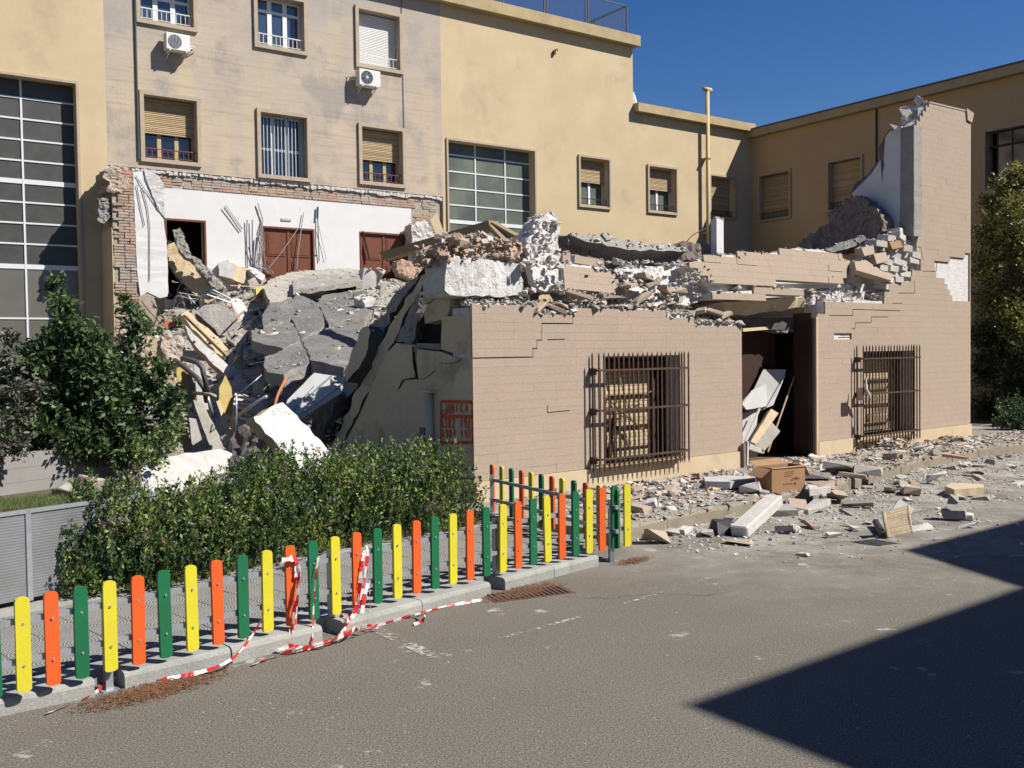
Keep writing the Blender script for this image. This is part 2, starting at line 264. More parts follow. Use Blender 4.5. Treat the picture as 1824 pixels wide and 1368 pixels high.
# ------------------------------------------------------------------ object helpers
def tag(o, label=None, cat=None, group=None, kind=None):
    if label: o['label'] = label
    if cat: o['category'] = cat
    if group: o['group'] = group
    if kind: o['kind'] = kind
    return o
def empty(name, label, cat, loc=(0, 0, 0), rz=0.0, group=None):
    o = bpy.data.objects.new(name, None); COL.objects.link(o); o.location = loc; o.rotation_euler = (0, 0, rz); o.empty_display_size = .2
    return tag(o, label, cat, group)
def fempty(name, label, cat, fr, u=0, v=0, z=0, group=None):
    return empty(name, label, cat, fr.w(u, v, z), fr.rz, group)
class MB:
    def __init__(s): s.v = []; s.f = []; s.m = []; s.cm = 0
    def add(s, vs, fs):
        n = len(s.v); s.v += [tuple(p) for p in vs]; s.f += [tuple(i+n for i in f) for f in fs]; s.m += [s.cm]*len(fs); return s
    def box(s, a, b):
        x0, y0, z0 = a; x1, y1, z1 = b
        if x0 > x1: x0, x1 = x1, x0
        if y0 > y1: y0, y1 = y1, y0
        if z0 > z1: z0, z1 = z1, z0
        return s.add([(x0, y0, z0), (x1, y0, z0), (x1, y1, z0), (x0, y1, z0), (x0, y0, z1), (x1, y0, z1), (x1, y1, z1), (x0, y1, z1)],
              [(0, 3, 2, 1), (4, 5, 6, 7), (0, 1, 5, 4), (1, 2, 6, 5), (2, 3, 7, 6), (3, 0, 4, 7)])
    def bar(s, p, q, w=.02, h=None, up=(0, 0, 1)):      # square bar between two points
        p = Vector(p); q = Vector(q); d = (q-p).normalized(); h = h or w
        a = d.cross(Vector(up));
        if a.length < 1e-4: a = d.cross(Vector((1, 0, 0)))
        a.normalize(); b = a.cross(d).normalized(); a = a*w/2; b = b*h/2
        vs = [p-a-b, p+a-b, p+a+b, p-a+b, q-a-b, q+a-b, q+a+b, q-a+b]
        return s.add(vs, [(0, 3, 2, 1), (4, 5, 6, 7), (0, 1, 5, 4), (1, 2, 6, 5), (2, 3, 7, 6), (3, 0, 4, 7)])
    def tube(s, pts, r=.01, n=6, cap=True):
        pts = [Vector(p) for p in pts]; rings = []; a = None
        for i, p in enumerate(pts):
            d = (pts[min(i+1, len(pts)-1)]-pts[max(i-1, 0)]).normalized()
            if a is None:
                a = d.cross(Vector((0, 0, 1)));
                if a.length < .05: a = d.cross(Vector((1, 0, 0)))
            a = (a-d*a.dot(d)).normalized(); b = d.cross(a)
            rr = r[i] if isinstance(r, (list, tuple)) else r
            rings.append([p+(a*cos(2*pi*k/n)+b*sin(2*pi*k/n))*rr for k in range(n)])
        fs = [(i*n+k, i*n+(k+1) % n, (i+1)*n+(k+1) % n, (i+1)*n+k) for i in range(len(pts)-1) for k in range(n)]
        if cap: fs += [tuple(reversed(range(n))), tuple((len(pts)-1)*n+k for k in range(n))]
        return s.add([v for r_ in rings for v in r_], fs)
    def prism(s, outer, v0, v1, holes=(), fn=None):     # outline in (u,z), thickness along v, with holes
        fn = fn or (lambda u, v, z: (u, v, z))
        loops = [list(outer)]+[list(h) for h in holes]
        tri = tessellate_polygon([[Vector((p[0], p[1], 0)) for p in l] for l in loops])
        flat = [p for l in loops for p in l]; n = len(flat)
        vs = [fn(p[0], v0, p[1]) for p in flat]+[fn(p[0], v1, p[1]) for p in flat]
        fs = []
        for t in tri:
            a, b, c = [flat[i] for i in t]
            cr = (b[0]-a[0])*(c[1]-a[1])-(b[1]-a[1])*(c[0]-a[0])
            t = tuple(t) if cr > 0 else tuple(reversed(t))
            fs.append(t); fs.append(tuple(i+n for i in reversed(t)))
        k = 0
        for li, l in enumerate(loops):
            m = len(l); A = sum(l[i][0]*l[(i+1) % m][1]-l[(i+1) % m][0]*l[i][1] for i in range(m))
            for i in range(m):
                a, b = k+i, k+(i+1) % m
                q = (b, a, a+n, b+n) if (A > 0) == (li == 0) else (a, b, b+n, a+n)
                fs.append(q)
            k += m
        return s.add(vs, fs)
    def build(s, name, mats, parent=None, smooth=False, kind=None, label=None, loc=None):
        me = bpy.data.meshes.new(name); me.from_pydata(s.v, [], s.f)
        if not isinstance(mats, (list, tuple)): mats = [mats]
        for m in mats: me.materials.append(MT[m] if isinstance(m, str) else m)
        if len(mats) > 1: me.polygons.foreach_set('material_index', s.m)
        if smooth: me.polygons.foreach_set('use_smooth', [True]*len(me.polygons))
        me.update()
        o = bpy.data.objects.new(name, me); COL.objects.link(o)
        if parent: o.parent = parent
        if loc: o.location = loc
        if kind: o['kind'] = kind
        if label: o['label'] = label
        return o
def inst(name, me, parent=None, loc=(0, 0, 0), rot=(0, 0, 0), sc=(1, 1, 1), label=None):
    o = bpy.data.objects.new(name, me); COL.objects.link(o)
    if parent: o.parent = parent
    o.location = loc; o.rotation_euler = rot; o.scale = sc
    if label: o['label'] = label
    return o
def quads(name, V, midx, mats, parent=None, kind=None, loc=None):   # V: (N,4,3)
    N = len(V); me = bpy.data.meshes.new(name)
    me.vertices.add(N*4); me.vertices.foreach_set('co', np.asarray(V, dtype=np.float32).reshape(-1))
    me.loops.add(N*4); me.loops.foreach_set('vertex_index', np.arange(N*4, dtype=np.int32))
    me.polygons.add(N); me.polygons.foreach_set('loop_start', np.arange(0, N*4, 4, dtype=np.int32)); me.polygons.foreach_set('loop_total', np.full(N, 4, dtype=np.int32))
    for m in mats: me.materials.append(m)
    me.polygons.foreach_set('material_index', np.asarray(midx, dtype=np.int32)); me.update(); me.validate()
    o = bpy.data.objects.new(name, me); COL.objects.link(o)
    if parent: o.parent = parent
    if loc: o.location = loc
    if kind: o['kind'] = kind
    return o
def leaf_quads(P, size, up=.3, aspect=.45, dirs=None):
    N = len(P); d = np.random.normal(size=(N, 3)) if dirs is None else dirs+np.random.normal(size=(N, 3))*.6
    d[:, 2] += up; d /= np.linalg.norm(d, axis=1)[:, None]
    r = np.random.normal(size=(N, 3)); s = np.cross(d, r); s /= np.linalg.norm(s, axis=1)[:, None]+1e-9
    n = np.cross(d, s)
    L = (size*np.random.uniform(.6, 1.3, N))[:, None]; W = L*aspect
    a = P; b = P+d*L*.5+s*W*.5+n*W*.15; c = P+d*L; e = P+d*L*.5-s*W*.5+n*W*.15
    return np.stack([a, b, c, e], 1)
def chunk_mesh(name, m, seed, npt=12, flat=1.0, boxy=.5):
    rnd = random.Random(seed); bm = bmesh.new()
    for i in range(npt):
        p = Vector([rnd.uniform(-1, 1) for _ in range(3)])
        q = Vector([(1 if c > 0 else -1)*rnd.uniform(.75, 1) for c in p])
        p = p*(1-boxy)+q*boxy; bm.verts.new((p.x*.5, p.y*.5, p.z*.5*flat))
    bmesh.ops.convex_hull(bm, input=bm.verts)
    bmesh.ops.delete(bm, geom=[v for v in bm.verts if not v.link_faces], context='VERTS')
    me = bpy.data.meshes.new(name); bm.to_mesh(me); bm.free(); me.materials.append(MT[m] if isinstance(m, str) else m); return me
CH = {}
for mn in ('dust', 'dustw', 'dustp', 'concrete', 'darkrubble', 'tile', 'brick'):
    CH[mn] = [chunk_mesh('chunk_'+mn, mn, 31*k+len(mn), 10+k % 5, boxy=.35+.1*(k % 5)) for k in range(7)]
    CH[mn+'_flat'] = [chunk_mesh('slab_'+mn, mn, 77*k+len(mn), 10+k % 4, boxy=.7) for k in range(4)]
def chunkfield(name, pts, mats, parent=None, label=None, cat=None, sizes=(.02, .08), flat=.5, rot=True):
    """thousands of loose fragments, one mesh"""
    src = []
    for k, mn in enumerate(mats):
        for me in CH[mn]:
            v = np.array([x.co[:] for x in me.vertices]); f = [tuple(p.vertices) for p in me.polygons]; src.append((v, f, k))
    V = []; F = []; Mi = []; n = 0
    for p in pts:
        v, f, k = random.choice(src); s = sizes[0]*(sizes[1]/sizes[0])**(random.random()**1.7)
        a = random.random()*6.28; t = random.uniform(-.5, .5) if rot else 0; t2 = random.uniform(-.5, .5) if rot else 0
        R = np.array(Matrix.Rotation(a, 3, 'Z') @ Matrix.Rotation(t, 3, 'X') @ Matrix.Rotation(t2, 3, 'Y'))
        S = np.array([s*random.uniform(.6, 1.5), s*random.uniform(.5, 1.1), s*flat*random.uniform(.5, 1.2)])
        V.append((v*S) @ R.T+np.array(p)); F += [tuple(i+n for i in q) for q in f]; Mi += [k]*len(f); n += len(v)
    me = bpy.data.meshes.new(name); me.from_pydata(np.concatenate(V).tolist(), [], F)
    for mn in mats: me.materials.append(MT[mn.replace('_flat', '')])
    me.polygons.foreach_set('material_index', Mi); me.update()
    o = bpy.data.objects.new(name, me); COL.objects.link(o); o['kind'] = 'stuff'
    if parent: o.parent = parent
    if label: o['label'] = label
    if cat: o['category'] = cat
    return o
def nvec(b, e): return Vector((sin(radians(b))*cos(radians(e)), cos(radians(b))*cos(radians(e)), sin(radians(e))))
def outline3(pts, P, N): return [hitp(x, y, P, N) for x, y in pts]
def slab(name, label, cat, pts, P, N, thick, m, jit=.02, rough=.015, sub=2, res=None, group=None, parent=None, mside=None, edge=.12):
    """irregular fragment: a surveyed outline in its own plane, with ragged rim, thickness and broken surface"""
    N = N.normalized()
    if N.dot(CAM-P) < 0: N = -N
    W3 = outline3(pts, P, N); c = sum(W3, Vector())/len(W3)
    ring = []
    for i in range(len(W3)):
        a, b = W3[i], W3[(i+1) % len(W3)]; L = (b-a).length; k = max(1, int(L/edge))
        for j in range(k):
            q = a.lerp(b, j/k)
            if j: q = q+Vector([random.uniform(-1, 1)*jit for _ in range(3)])
            ring.append(q-c)
    bm = bmesh.new(); vs = [bm.verts.new(q) for q in ring]; vb = [bm.verts.new(q-N*thick*random.uniform(.85, 1.1)) for q in ring]; n = len(ring)
    bm.faces.new(vs); bm.faces.new(list(reversed(vb)))
    for i in range(n): bm.faces.new((vs[(i+1) % n], vs[i], vb[i], vb[(i+1) % n]))
    bmesh.ops.recalc_face_normals(bm, faces=bm.faces)
    for F_ in bm.faces: F_.material_index = 0 if abs(F_.normal.dot(N)) > .7 else 1
    bmesh.ops.triangulate(bm, faces=bm.faces[:])
    if sub:
        for _ in range(sub+2):
            long = [e for e in bm.edges if e.calc_length() > (res or (.085 if rough > .012 else .2))]
            if not long: break
            bmesh.ops.subdivide_edges(bm, edges=long, cuts=1); bmesh.ops.triangulate(bm, faces=[x for x in bm.faces if len(x.verts) > 3])
    if rough:
        for v in bm.verts:
            q_ = v.co+c; v.co += noise.noise_vector(q_*3.0)*rough*.7+noise.noise_vector(q_*11.0)*rough*.55+noise.noise_vector(q_*27.0)*rough*.5
    me = bpy.data.meshes.new(name); bm.to_mesh(me); bm.free(); me.materials.append(MT[m]); me.materials.append(MT[mside or m])
    o = bpy.data.objects.new(name, me); COL.objects.link(o)
    if parent: o.parent = parent; o.location = parent.matrix_basis.inverted() @ c; o.rotation_euler = (0, 0, -parent.rotation_euler.z)
    else: o.location = c; tag(o, label, cat, group)
    return o
def inpoly(x, y, P):
    c = False; n = len(P); j = n-1
    for i in range(n):
        if (P[i][1] > y) != (P[j][1] > y) and x < (P[j][0]-P[i][0])*(y-P[i][1])/(P[j][1]-P[i][1])+P[i][0]: c = not c
        j = i
    return c
def row_spans(P, z):
    xs = []; n = len(P)
    for i in range(n):
        a, b = P[i], P[(i+1) % n]
        if (a[1] > z) != (b[1] > z): xs.append(a[0]+(z-a[1])/(b[1]-a[1])*(b[0]-a[0]))
    xs.sort(); return [(xs[i], xs[i+1]) for i in range(0, len(xs)-1, 2)]
def cut_spans(sp_, a, b):
    out = []
    for s, e in sp_:
        if b <= s or a >= e: out.append((s, e))
        else:
            if a > s: out.append((s, a))
            if b < e: out.append((b, e))
    return out

# ================================================================== SETTING
# street: one big sheet to the horizon; pavements are raised sheets with kerbs
mb = MB(); mb.add([(-600, -600, 0), (600, -600, 0), (600, 600, 0), (-600, 600, 0)], [(0, 1, 2, 3)])
road = tag(mb.build('road', 'asphalt'), 'weathered grey brown asphalt street with dust and grit', kind='structure')

KC = [(1085, 972), (1124, 959), (1200, 944), (1322, 919), (1400, 900), (1480, 883), (1560, 858), (1640, 835), (1740, 815), (1824, 803)]
kerb_line = [gnd(x, y) for x, y in KC]
kerb_line += [kerb_line[-1]+bd(56)*4, kerb_line[-1]+bd(56)*14, kerb_line[-1]+bd(56)*34]
back_line = [FC.w(u, 16, 0) for u in (-9, 40)]
def sheet(name, pts, z, m, label, parent=None):
    mb = MB(); tri = tessellate_polygon([[Vector((p.x, p.y, 0)) for p in pts]]); n = len(pts)
    fs = []
    for t in tri:
        a, b, c = [pts[i] for i in t]
        fs.append(tuple(t) if (b.x-a.x)*(c.y-a.y)-(b.y-a.y)*(c.x-a.x) > 0 else tuple(reversed(t)))
    mb.add([(p.x, p.y, z) for p in pts], fs)
    mb.add([(p.x, p.y, z) for p in pts]+[(p.x, p.y, -.05) for p in pts], [(i, (i+1) % n, n+(i+1) % n, n+i) for i in range(n)])
    return tag(mb.build(name, m, parent), label, kind='structure')
inner = [p+bd(51.2-90)*.12 for p in kerb_line]
sheet('courtyard', [FC.w(-16, 3, 0), FC.w(-1.5, -.3, 0), FC.w(14, .2, 0), FC.w(60, .2, 0), FC.w(60, 30, 0), FC.w(-20, 30, 0)], .143, 'soil', 'ground around and behind the ruin, darkened to cut bounced light')  # unseen ground made dark to reduce light bounced onto the wing
pave = sheet('pavement', inner+[FC.w(60, 1.2, 0), FC.w(14, 1.2, 0), FC.w(12, .3, 0), FC.w(-.2, .3, 0), FC.w(-.5, -.5, 0)], .148, 'pavement', 'dusty pavement covered in grit in front of the ruined building')
# street kerb, stone by stone
def offset(line, d): 
    out = []
    for i, p in enumerate(line):
        t = (line[min(i+1, len(line)-1)]-line[max(i-1, 0)]).normalized(); n = Vector((-t.y, t.x, 0)); out.append(p+n*d)
    return out
def resample(line, L):
    out = [line[0].copy()]; need = L
    for a, b in zip(line, line[1:]):
        d = (b-a).length; pos = 0
        while d-pos >= need: pos += need; out.append(a.lerp(b, pos/d)); need = L
        need -= d-pos
    return out
def kerb(name, line, wd, h, m, parent, L=1.0, round_=.03, lab=None):
    pts = resample(line, L)
    for i in range(len(pts)-1):
        a, b = pts[i], pts[i+1]; t = (b-a).normalized(); n = Vector((-t.y, t.x, 0)); g = .004
        prof = [(0, -.05), (0, h-round_), (round_*.35, h-round_*.3), (round_, h), (wd, h+.002), (wd, -.05)]
        dz = random.uniform(-.004, .004); dn = random.uniform(-.006, .006)
        A = [a+t*g+n*(x+dn)+Vector((0, 0, z+dz)) for x, z in prof]; B = [b-t*g+n*(x+dn)+Vector((0, 0, z+dz)) for x, z in prof]
        k = len(prof); mb = MB(); mb.add(A+B, [tuple(range(k)), tuple(reversed(range(k, 2*k)))]+[(j, k+j, k+(j+1) % k, (j+1) % k) for j in range(k)])
        mb.build(name, m, parent)
mbk = MB(); 
kerb_root = empty('kerb', None, None); kerb_root['kind'] = 'structure'; kerb_root['label'] = 'old stone kerb along the debris covered pavement'
kerb('kerb_stone', kerb_line, .14, .155, 'curbo', kerb_root, 1.05)

# fenced garden path behind the coloured boards
FENCE = [gnd(x, y, 0.0) for x, y in [(0, 1279), (82, 1264), (180, 1238), (350, 1198), (456, 1171), (616, 1131), (676, 1113), (831, 1072), (942, 1039), (1024, 1020), (1078, 1004)]]
FENCE = [FENCE[0]-(FENCE[1]-FENCE[0]).normalized()*3.2]+FENCE
garden = FENCE+[gnd(1100, 960, .1), FC.w(.2, -.05, 0), FC.w(0, 1, 0), FC.w(-9, 5, 0), Vector((-12, 4, 0))]
path_in = offset(FENCE, .21)
pp = sheet('path', path_in+[path_in[-1]+bd(-20)*1.1, FC.w(.25, -.06, 0), FC.w(-1.5, .5, 0), Vector((-8.5, 8.2, 0)), Vector((-9, 2.0, 0))], .094, 'curb', 'concrete garden path paved with moulded tiles behind the board fence')
kr = empty('kerb', None, None); kr['kind'] = 'structure'; kr['label'] = 'smooth concrete kerb under the coloured board fence'
posts_px = [(201, 1233), (597, 1136), (891, 1055), (1096, 1001)]
pw = [gnd(x, y) for x, y in posts_px]
# kerb runs between the posts, leaving a gap at each post
def dist_along(line, p):
    best = (1e9, 0); s_ = 0
    for a, b in zip(line, line[1:]):
        d = b-a; t = max(0, min(1, (p-a).dot(d)/d.dot(d))); q = a+d*t; k = (q-p).length
        if k < best[0]: best = (k, s_+t*d.length)
        s_ += d.length
    return best[1]
def sub_line(line, s0, s1):
    out = []; s_ = 0
    for a, b in zip(line, line[1:]):
        L = (b-a).length
        for t in (0, 1):
            s = s_+t*L
            if s0 <= s <= s1 and (not out or (out[-1]-(a if t == 0 else b)).length > 1e-4): out.append((a if t == 0 else b).copy())
        if s_ < s0 < s_+L: out.insert(0, a.lerp(b, (s0-s_)/L))
        if s_ < s1 < s_+L: out.append(a.lerp(b, (s1-s_)/L))
        s_ += L
    return out
cuts = [0]+[dist_along(FENCE, p) for p in pw]
for i in range(len(cuts)):
    s0 = cuts[i]+(.07 if i else 0); s1 = (cuts[i+1]-.10) if i+1 < len(cuts) else cuts[i]+.12
    ln = sub_line(FENCE, s0, s1)
    if len(ln) > 1:
        tot = sum((b-a).length for a, b in zip(ln, ln[1:])); kk = max(1, round(tot/.8)); kerb('kerb_stone', ln, .24, .102, 'curb', kr, tot/kk*.9999, .03)
# moulded path tiles, one by one
TD = (FENCE[9]-FENCE[2]).normalized(); TN = Vector((-TD.y, TD.x, 0)); T0 = FENCE[1]+TN*.36; rzt = atan2(TD.y, TD.x)
bmt = MB(); S_ = .296; bmt.box((-S_/2, -S_/2, -.02), (S_/2, S_/2, .006)); tm = None
for i in range(-6, 19):
    for j in range(0, 5):
        c = T0+TD*(i*.302+.15)+TN*(j*.302+.12)
        if j*.302 > 1.35: continue
        if tm is None: o = bmt.build('paving_tile', 'ring', pp); tm = o.data
        else: o = inst('paving_tile', tm, pp)
        o.location = (c.x, c.y, .096+random.uniform(0, .003)); o.rotation_euler = (0, 0, rzt+random.choice((0, pi/2)))
# soil under the hedge and garden on the left
sheet('garden_soil', [gnd(-200, 1120, .1), gnd(95, 1062, .1), gnd(250, 1052, .1), gnd(420, 1017, .1), gnd(600, 977, .1), gnd(860, 932, .1), FC.w(-.1, .02, 0), FC.w(-.1, 8, 0), FC.w(-14, 10, 0), Vector((-14, 6, 0))], .135, 'soil', 'dark garden soil under the hedge')

# ================================================================== LONG YELLOW FACADE AND WINDOWS (frame FA)
def apx(px, py, v=0): return FA.at(px, py, v)
def rectA(a, b, c, d, fr=FA):
    u0, z1 = fr.at(a, b); u1, z0 = fr.at(c, d); return u0, u1, z0, z1
RF = fempty('yellow_building', 'long yellow rendered building with a stained grey plaster bay behind the ruin', 'building', FA)
Z1, Z2 = apx(1127, 84)[1], apx(1235, 218)[1]
uB0, uB1, uT = apx(187, 120)[0], apx(785, 100)[0], apx(1127, 120)[0]
uE = _c[0]
W = {'W1a': (240, -40, 345, 58), 'W1b': (450, -20, 545, 100), 'W1c': (631, 8, 714, 133), 'W2a': (247, 160, 356, 298), 'W2b': (456, 192, 550, 325), 'W2c': (637, 218, 720, 336), 's1': (1029, 275, 1087, 374), 's2': (1152, 292, 1206, 384), 's3': (1262, 309, 1310, 393)}
WR = {k: rectA(*v) for k, v in W.items()}
for k in WR:
    if k[0] == 'W': WR[k] = (WR[k][0], WR[k][0]+1.50, WR[k][2], WR[k][3])
def hole(r, t=.1): return [(r[0]+t, r[2]+t), (r[1]-t, r[2]+t), (r[1]-t, r[3]-t), (r[0]+t, r[3]-t)]
GRr = rectA(797, 249, 953, 420); GRr = (GRr[0], GRr[1], 3.2, GRr[3])
GLr = rectA(-45, 128, 148, 420); GLr = (apx(-120, 128)[0], apx(134, 150)[0], .9, apx(134, 150)[1])
def rh(r): return [(r[0], r[2]), (r[1], r[2]), (r[1], r[3]), (r[0], r[3])]
DR = {'d1': (293, 388, 367, 480), 'd2': (467, 402, 560, 487), 'd3': (641, 412, 726, 470)}
DRr = {}
for k, v in DR.items():
    u0, z1 = apx(v[0], v[1]); u1, _ = apx(v[2], v[1]+6 if k != 'd1' else 396); DRr[k] = (u0, u1, 3.45, z1)
ybr = [apx(x, y) for x, y in [(194, 285), (240, 304), (300, 318), (470, 330), (640, 345), (755, 362)]]
zb = sum(p[1] for p in ybr)/len(ybr)
ZB = apx(470, 320)[1]; ZC = apx(500, 352)[1]
print('Z bands', Z1, Z2, ZB, ZC, 'uB', uB0, uB1, uT, uE, [tuple(round(x, 2) for x in WR[k]) for k in WR])
mb = MB(); mb.prism([(-14, 0), (uB0, 0), (uB0, Z1), (-14, Z1)], 0, .4, [rh(GLr)]); mb.build('wall', 'yellow', RF, label='left yellow wall')
wb = ['W1a', 'W1b', 'W1c', 'W2a', 'W2b', 'W2c']
mb = MB(); mb.prism([(uB0, ZB), (uB1, ZB), (uB1, Z1), (uB0, Z1)], 0, .4, [hole(WR[k]) for k in wb]); mb.build('wall', 'stained', RF, label='stained grey plaster bay')
mb = MB(); mb.prism([(uB1, 0), (uT, 0), (uT, Z1), (uB1, Z1)], 0, .4, [rh(GRr), hole(WR['s1'])]); mb.build('wall', 'yellow', RF, label='tall right yellow wall')
mb = MB(); mb.prism([(uT, 0), (uE, 0), (uE, Z2), (uT, Z2)], 0, .4, [hole(WR['s2']), hole(WR['s3'])]); mb.build('wall', 'yellow', RF, label='low right yellow wall')
mb = MB(); mb.box((uT-.4, .4, Z2), (uT, 9, Z1)); mb.box((-14, .4, Z1-.5), (uT, 12, Z1-.3)); mb.box((uT, .4, Z2-.5), (uE+.4, 12, Z2-.3)); mb.build('roof', 'concrete', RF)
# brick band and white room wall exposed below the bay
wu0, wu1 = apx(290, 345)[0], apx(733, 384)[0]
mb = MB(); mb.prism([(uB0, 0), (uB1, 0), (uB1, ZB), (uB0, ZB)], .09, .4, [[(wu0, 2.2), (wu1, 2.2), (wu1, ZC), (wu0, ZC)]]); mb.build('brick_core', 'brickjoint', RF)
mb = MB(); mb.prism([(wu0+.002, 2.2), (wu1-.002, 2.2), (wu1-.002, ZC-.002), (wu0+.002, ZC-.002)], .02, .4, [rh(DRr[k]) for k in DRr]); mb.build('room_wall', 'white', RF, label='white painted wall of the collapsed room')
# bricks of the exposed band: individual pieces, real depth
bk = MB(); bk.box((-.12, 0, -.029), (.12, .1, .029)); bme = None; nb = 0; rest = MB()
rows = []
def brick_ok(u, z):
    if z > ZB-.03: return False
    if wu0-.13 < u < wu1+.13 and z < ZC+.02: return False
    if u < uB0+.9 and z < 6.0: return False
    return True
z = 4.2
while z < ZB:
    u = uB0+.12+random.random()*.1
    while u < uB1-.12:
        if brick_ok(u, z) and noise.noise(Vector((u*1.3, z*3, 5))) > -.55:
            rows.append((u, z))
        u += .25
    z += .068
random.shuffle(rows)
for i, (u, z) in enumerate(rows):
    dv = .06+abs(noise.noise(Vector((u*1.7, z*2.2, 1))))*.03+random.uniform(-.008, .008)
    if i < 280:
        if bme is None: o = bk.build('brick', 'brick', RF); bme = o.data
        else: o = inst('brick', bme, RF)
        o.location = (u, dv, z); o.rotation_euler = (0, random.uniform(-.03, .03), random.uniform(-.06, .06))
    else:
        l = random.uniform(.10, .12); rest.box((u-l, dv, z-.028), (u+l, .1, z+.028))
rest.build('brickwork', 'brick', RF, kind='stuff')
# the ragged lip of plaster along the top of the band
lip = MB()
for i in range(150):
    u = uB0+(uB1-uB0)*i/150+random.uniform(-.03, .03); h_ = .05+.16*abs(noise.noise(Vector((u*1.4, 2, 2))))+random.random()*.04
    lip.box((u, .004+random.random()*.02, ZB-h_), (u+random.uniform(.05, .12), .3, ZB+.001))
lip.build('broken_plaster_edge', 'mortar', RF, kind='stuff')
# cornices
mb = MB(); mb.box((-14, -.28, Z1-.02), (uT+.12, .5, Z1+.33)); mb.build('cornice', 'cornice', RF)
mb = MB(); mb.box((uT+.01, -.26, Z2-.02), (uE-.02, .5, Z2+.27)); mb.build('cornice', 'cornice', RF)
mb = MB(); mb.box((uT+.12, -.20, Z2+.27), (uE-.3, .45, Z2+.30)); mb.build('roof_edge', 'blackiron', RF)
# downpipe and thin cable lines on the bay
up = apx(242, 100)[0]; mb = MB()
mb.tube([(up, -.04, ZB+.2), (up, -.04, Z1)], .022); mb.build('downpipe', 'graydark', RF)
uc = apx(716, 100)[0]; mb = MB(); mb.tube([(uc, -.02, ZB+.9), (uc+.02, -.02, ZB+1.0), (uc, -.02, Z1)], .009); mb.build('cable', 'graydark', RF)
# tall plastic vent pipe in front of the low right wall
vp = fempty('vent_pipe', 'tall beige vent pipe with a T shaped cap on the yellow wall', 'pipe', FA, apx(1253, 300)[0], -.22)
zt = apx(1253, 165)[1]; mb = MB(); mb.tube([(0, 0, 1), (0, 0, zt)], .075, 10); mb.build('pipe', 'pipe', vp, smooth=True)
mb = MB(); mb.tube([(-.2, 0, zt+.05), (.18, 0, zt+.05)], .085, 10); mb.build('pipe_cap', 'pipe', vp, smooth=True)
mb = MB()
for zz in (3.5, 6.2, 8.9): mb.box((-.1, -.1, zz), (.1, .22, zz+.05))
mb.build('bracket', 'pipe', vp)
# roof railing
zr = Z1+.33; mb0 = fempty('roof_railing', 'blue grey wire mesh railing on the roof edge of the yellow building', 'railing', FA, 0, 0, zr)
ur1 = apx(1122, 60)[0]-.12; ur0 = apx(800, -40)[0]
mb = MB(); k = 0; u = ur1
while u > ur0-1:
    for s in ((0, .1) if k else (0,)): mb.box((u-s-.02, .0, 0), (u-s+.02, .04, 1.05))
    u -= 1.72; k += 1
u = ur1; 
for v in (1.7, 3.4): mb.box((ur1-.02, v, 0), (ur1+.02, v+.04, 1.05))
mb.build('post', 'pvc', mb0)
mb = MB(); mb.box((ur0-1, .0, 1.0), (ur1, .035, 1.04)); mb.box((ur1-.02, 0, 1.0), (ur1+.02, 3.5, 1.04)); mb.box((ur0-1, .0, .08), (ur1, .03, .11)); mb.box((ur0-1, 3.5, 1.0), (ur1, 3.54, 1.04)); mb.build('rail', 'pvc', mb0)
mb = MB()
for i in range(int((ur1-ur0+1)/.07)): mb.box((ur1-i*.07-.003, .015, .1), (ur1-i*.07+.003, .02, 1.0))
for i in range(14): mb.box((ur0-1, .014, .12+i*.065), (ur1, .02, .126+i*.065))
for i in range(50): mb.box((ur1-.003, i*.07, .1), (ur1+.003, i*.07+.006, 1.0))
mb.build('mesh', 'pvc', mb0, kind='stuff')
# small white roof ventilator
rv = fempty('roof_ventilator', 'small white ribbed roof ventilator beside the tall yellow wall', 'ventilator', FA, apx(1133, 185)[0]+.12, .3, Z2+.27); mb = MB()
for i, r in enumerate((.16, .15, .13, .10, .06)): mb.tube([(0, 0, i*.1), (0, 0, i*.1+.09)], r, 10)
mb.build('body', 'rollerw', rv)
# two dark holes with a hook in the tall wall
u, z = apx(986, 92); mb = MB(); mb.box((u-.05, -.09, z-.1), (u+.03, .01, z+.02)); mb.tube([(u-.02, -.06, z+.03), (u+.05, -.12, z+.06), (u+.09, -.1, z)], .02); mb.build('wall_hook', 'iron', RF)

# ---------------------------------------------------------------- windows
def surround(R, r, t=.1, proud=.07, m='trim'):
    mb = MB(); u0, u1, z0, z1 = r
    mb.box((u0, -proud, z0), (u1, 0.001, z0+t)); mb.box((u0, -proud, z1-t), (u1, 0.001, z1))
    mb.box((u0, -proud, z0+t), (u0+t, 0.001, z1-t)); mb.box((u1-t, -proud, z0+t), (u1, 0.001, z1-t))
    mb.build('frame_surround', m, R)
def lining(R, r, d=.27, m='black'):
    u0, u1, z0, z1 = r; mb = MB(); mb.box((u0-.05, d+.14, z0-.05), (u1+.05, d+.16, z1+.05)); mb.build('backing', m, R)
def roller(R, r, top, bot, v, m, n=None):
    u0, u1, _, _ = r; h = .045; n = max(1, int((top-bot)/h)); me = None
    for i in range(n):
        if me is None:
            mb = MB(); w2 = (u1-u0)/2; H = (top-bot)/n
            mb.add([(-w2, 0, 0), (w2, 0, 0), (w2, -.010, H*.3), (-w2, -.010, H*.3), (-w2, -.008, H*.75), (w2, -.008, H*.75), (-w2, .004, H), (w2, .004, H)], [(0, 1, 2, 3), (3, 2, 5, 4), (4, 5, 7, 6)])
            o = mb.build('roller_slat', m, R); me = o.data
        else: o = inst('roller_slat', me, R)
        o.location = ((u0+u1)/2, v, bot+i*(top-bot)/n+.0)
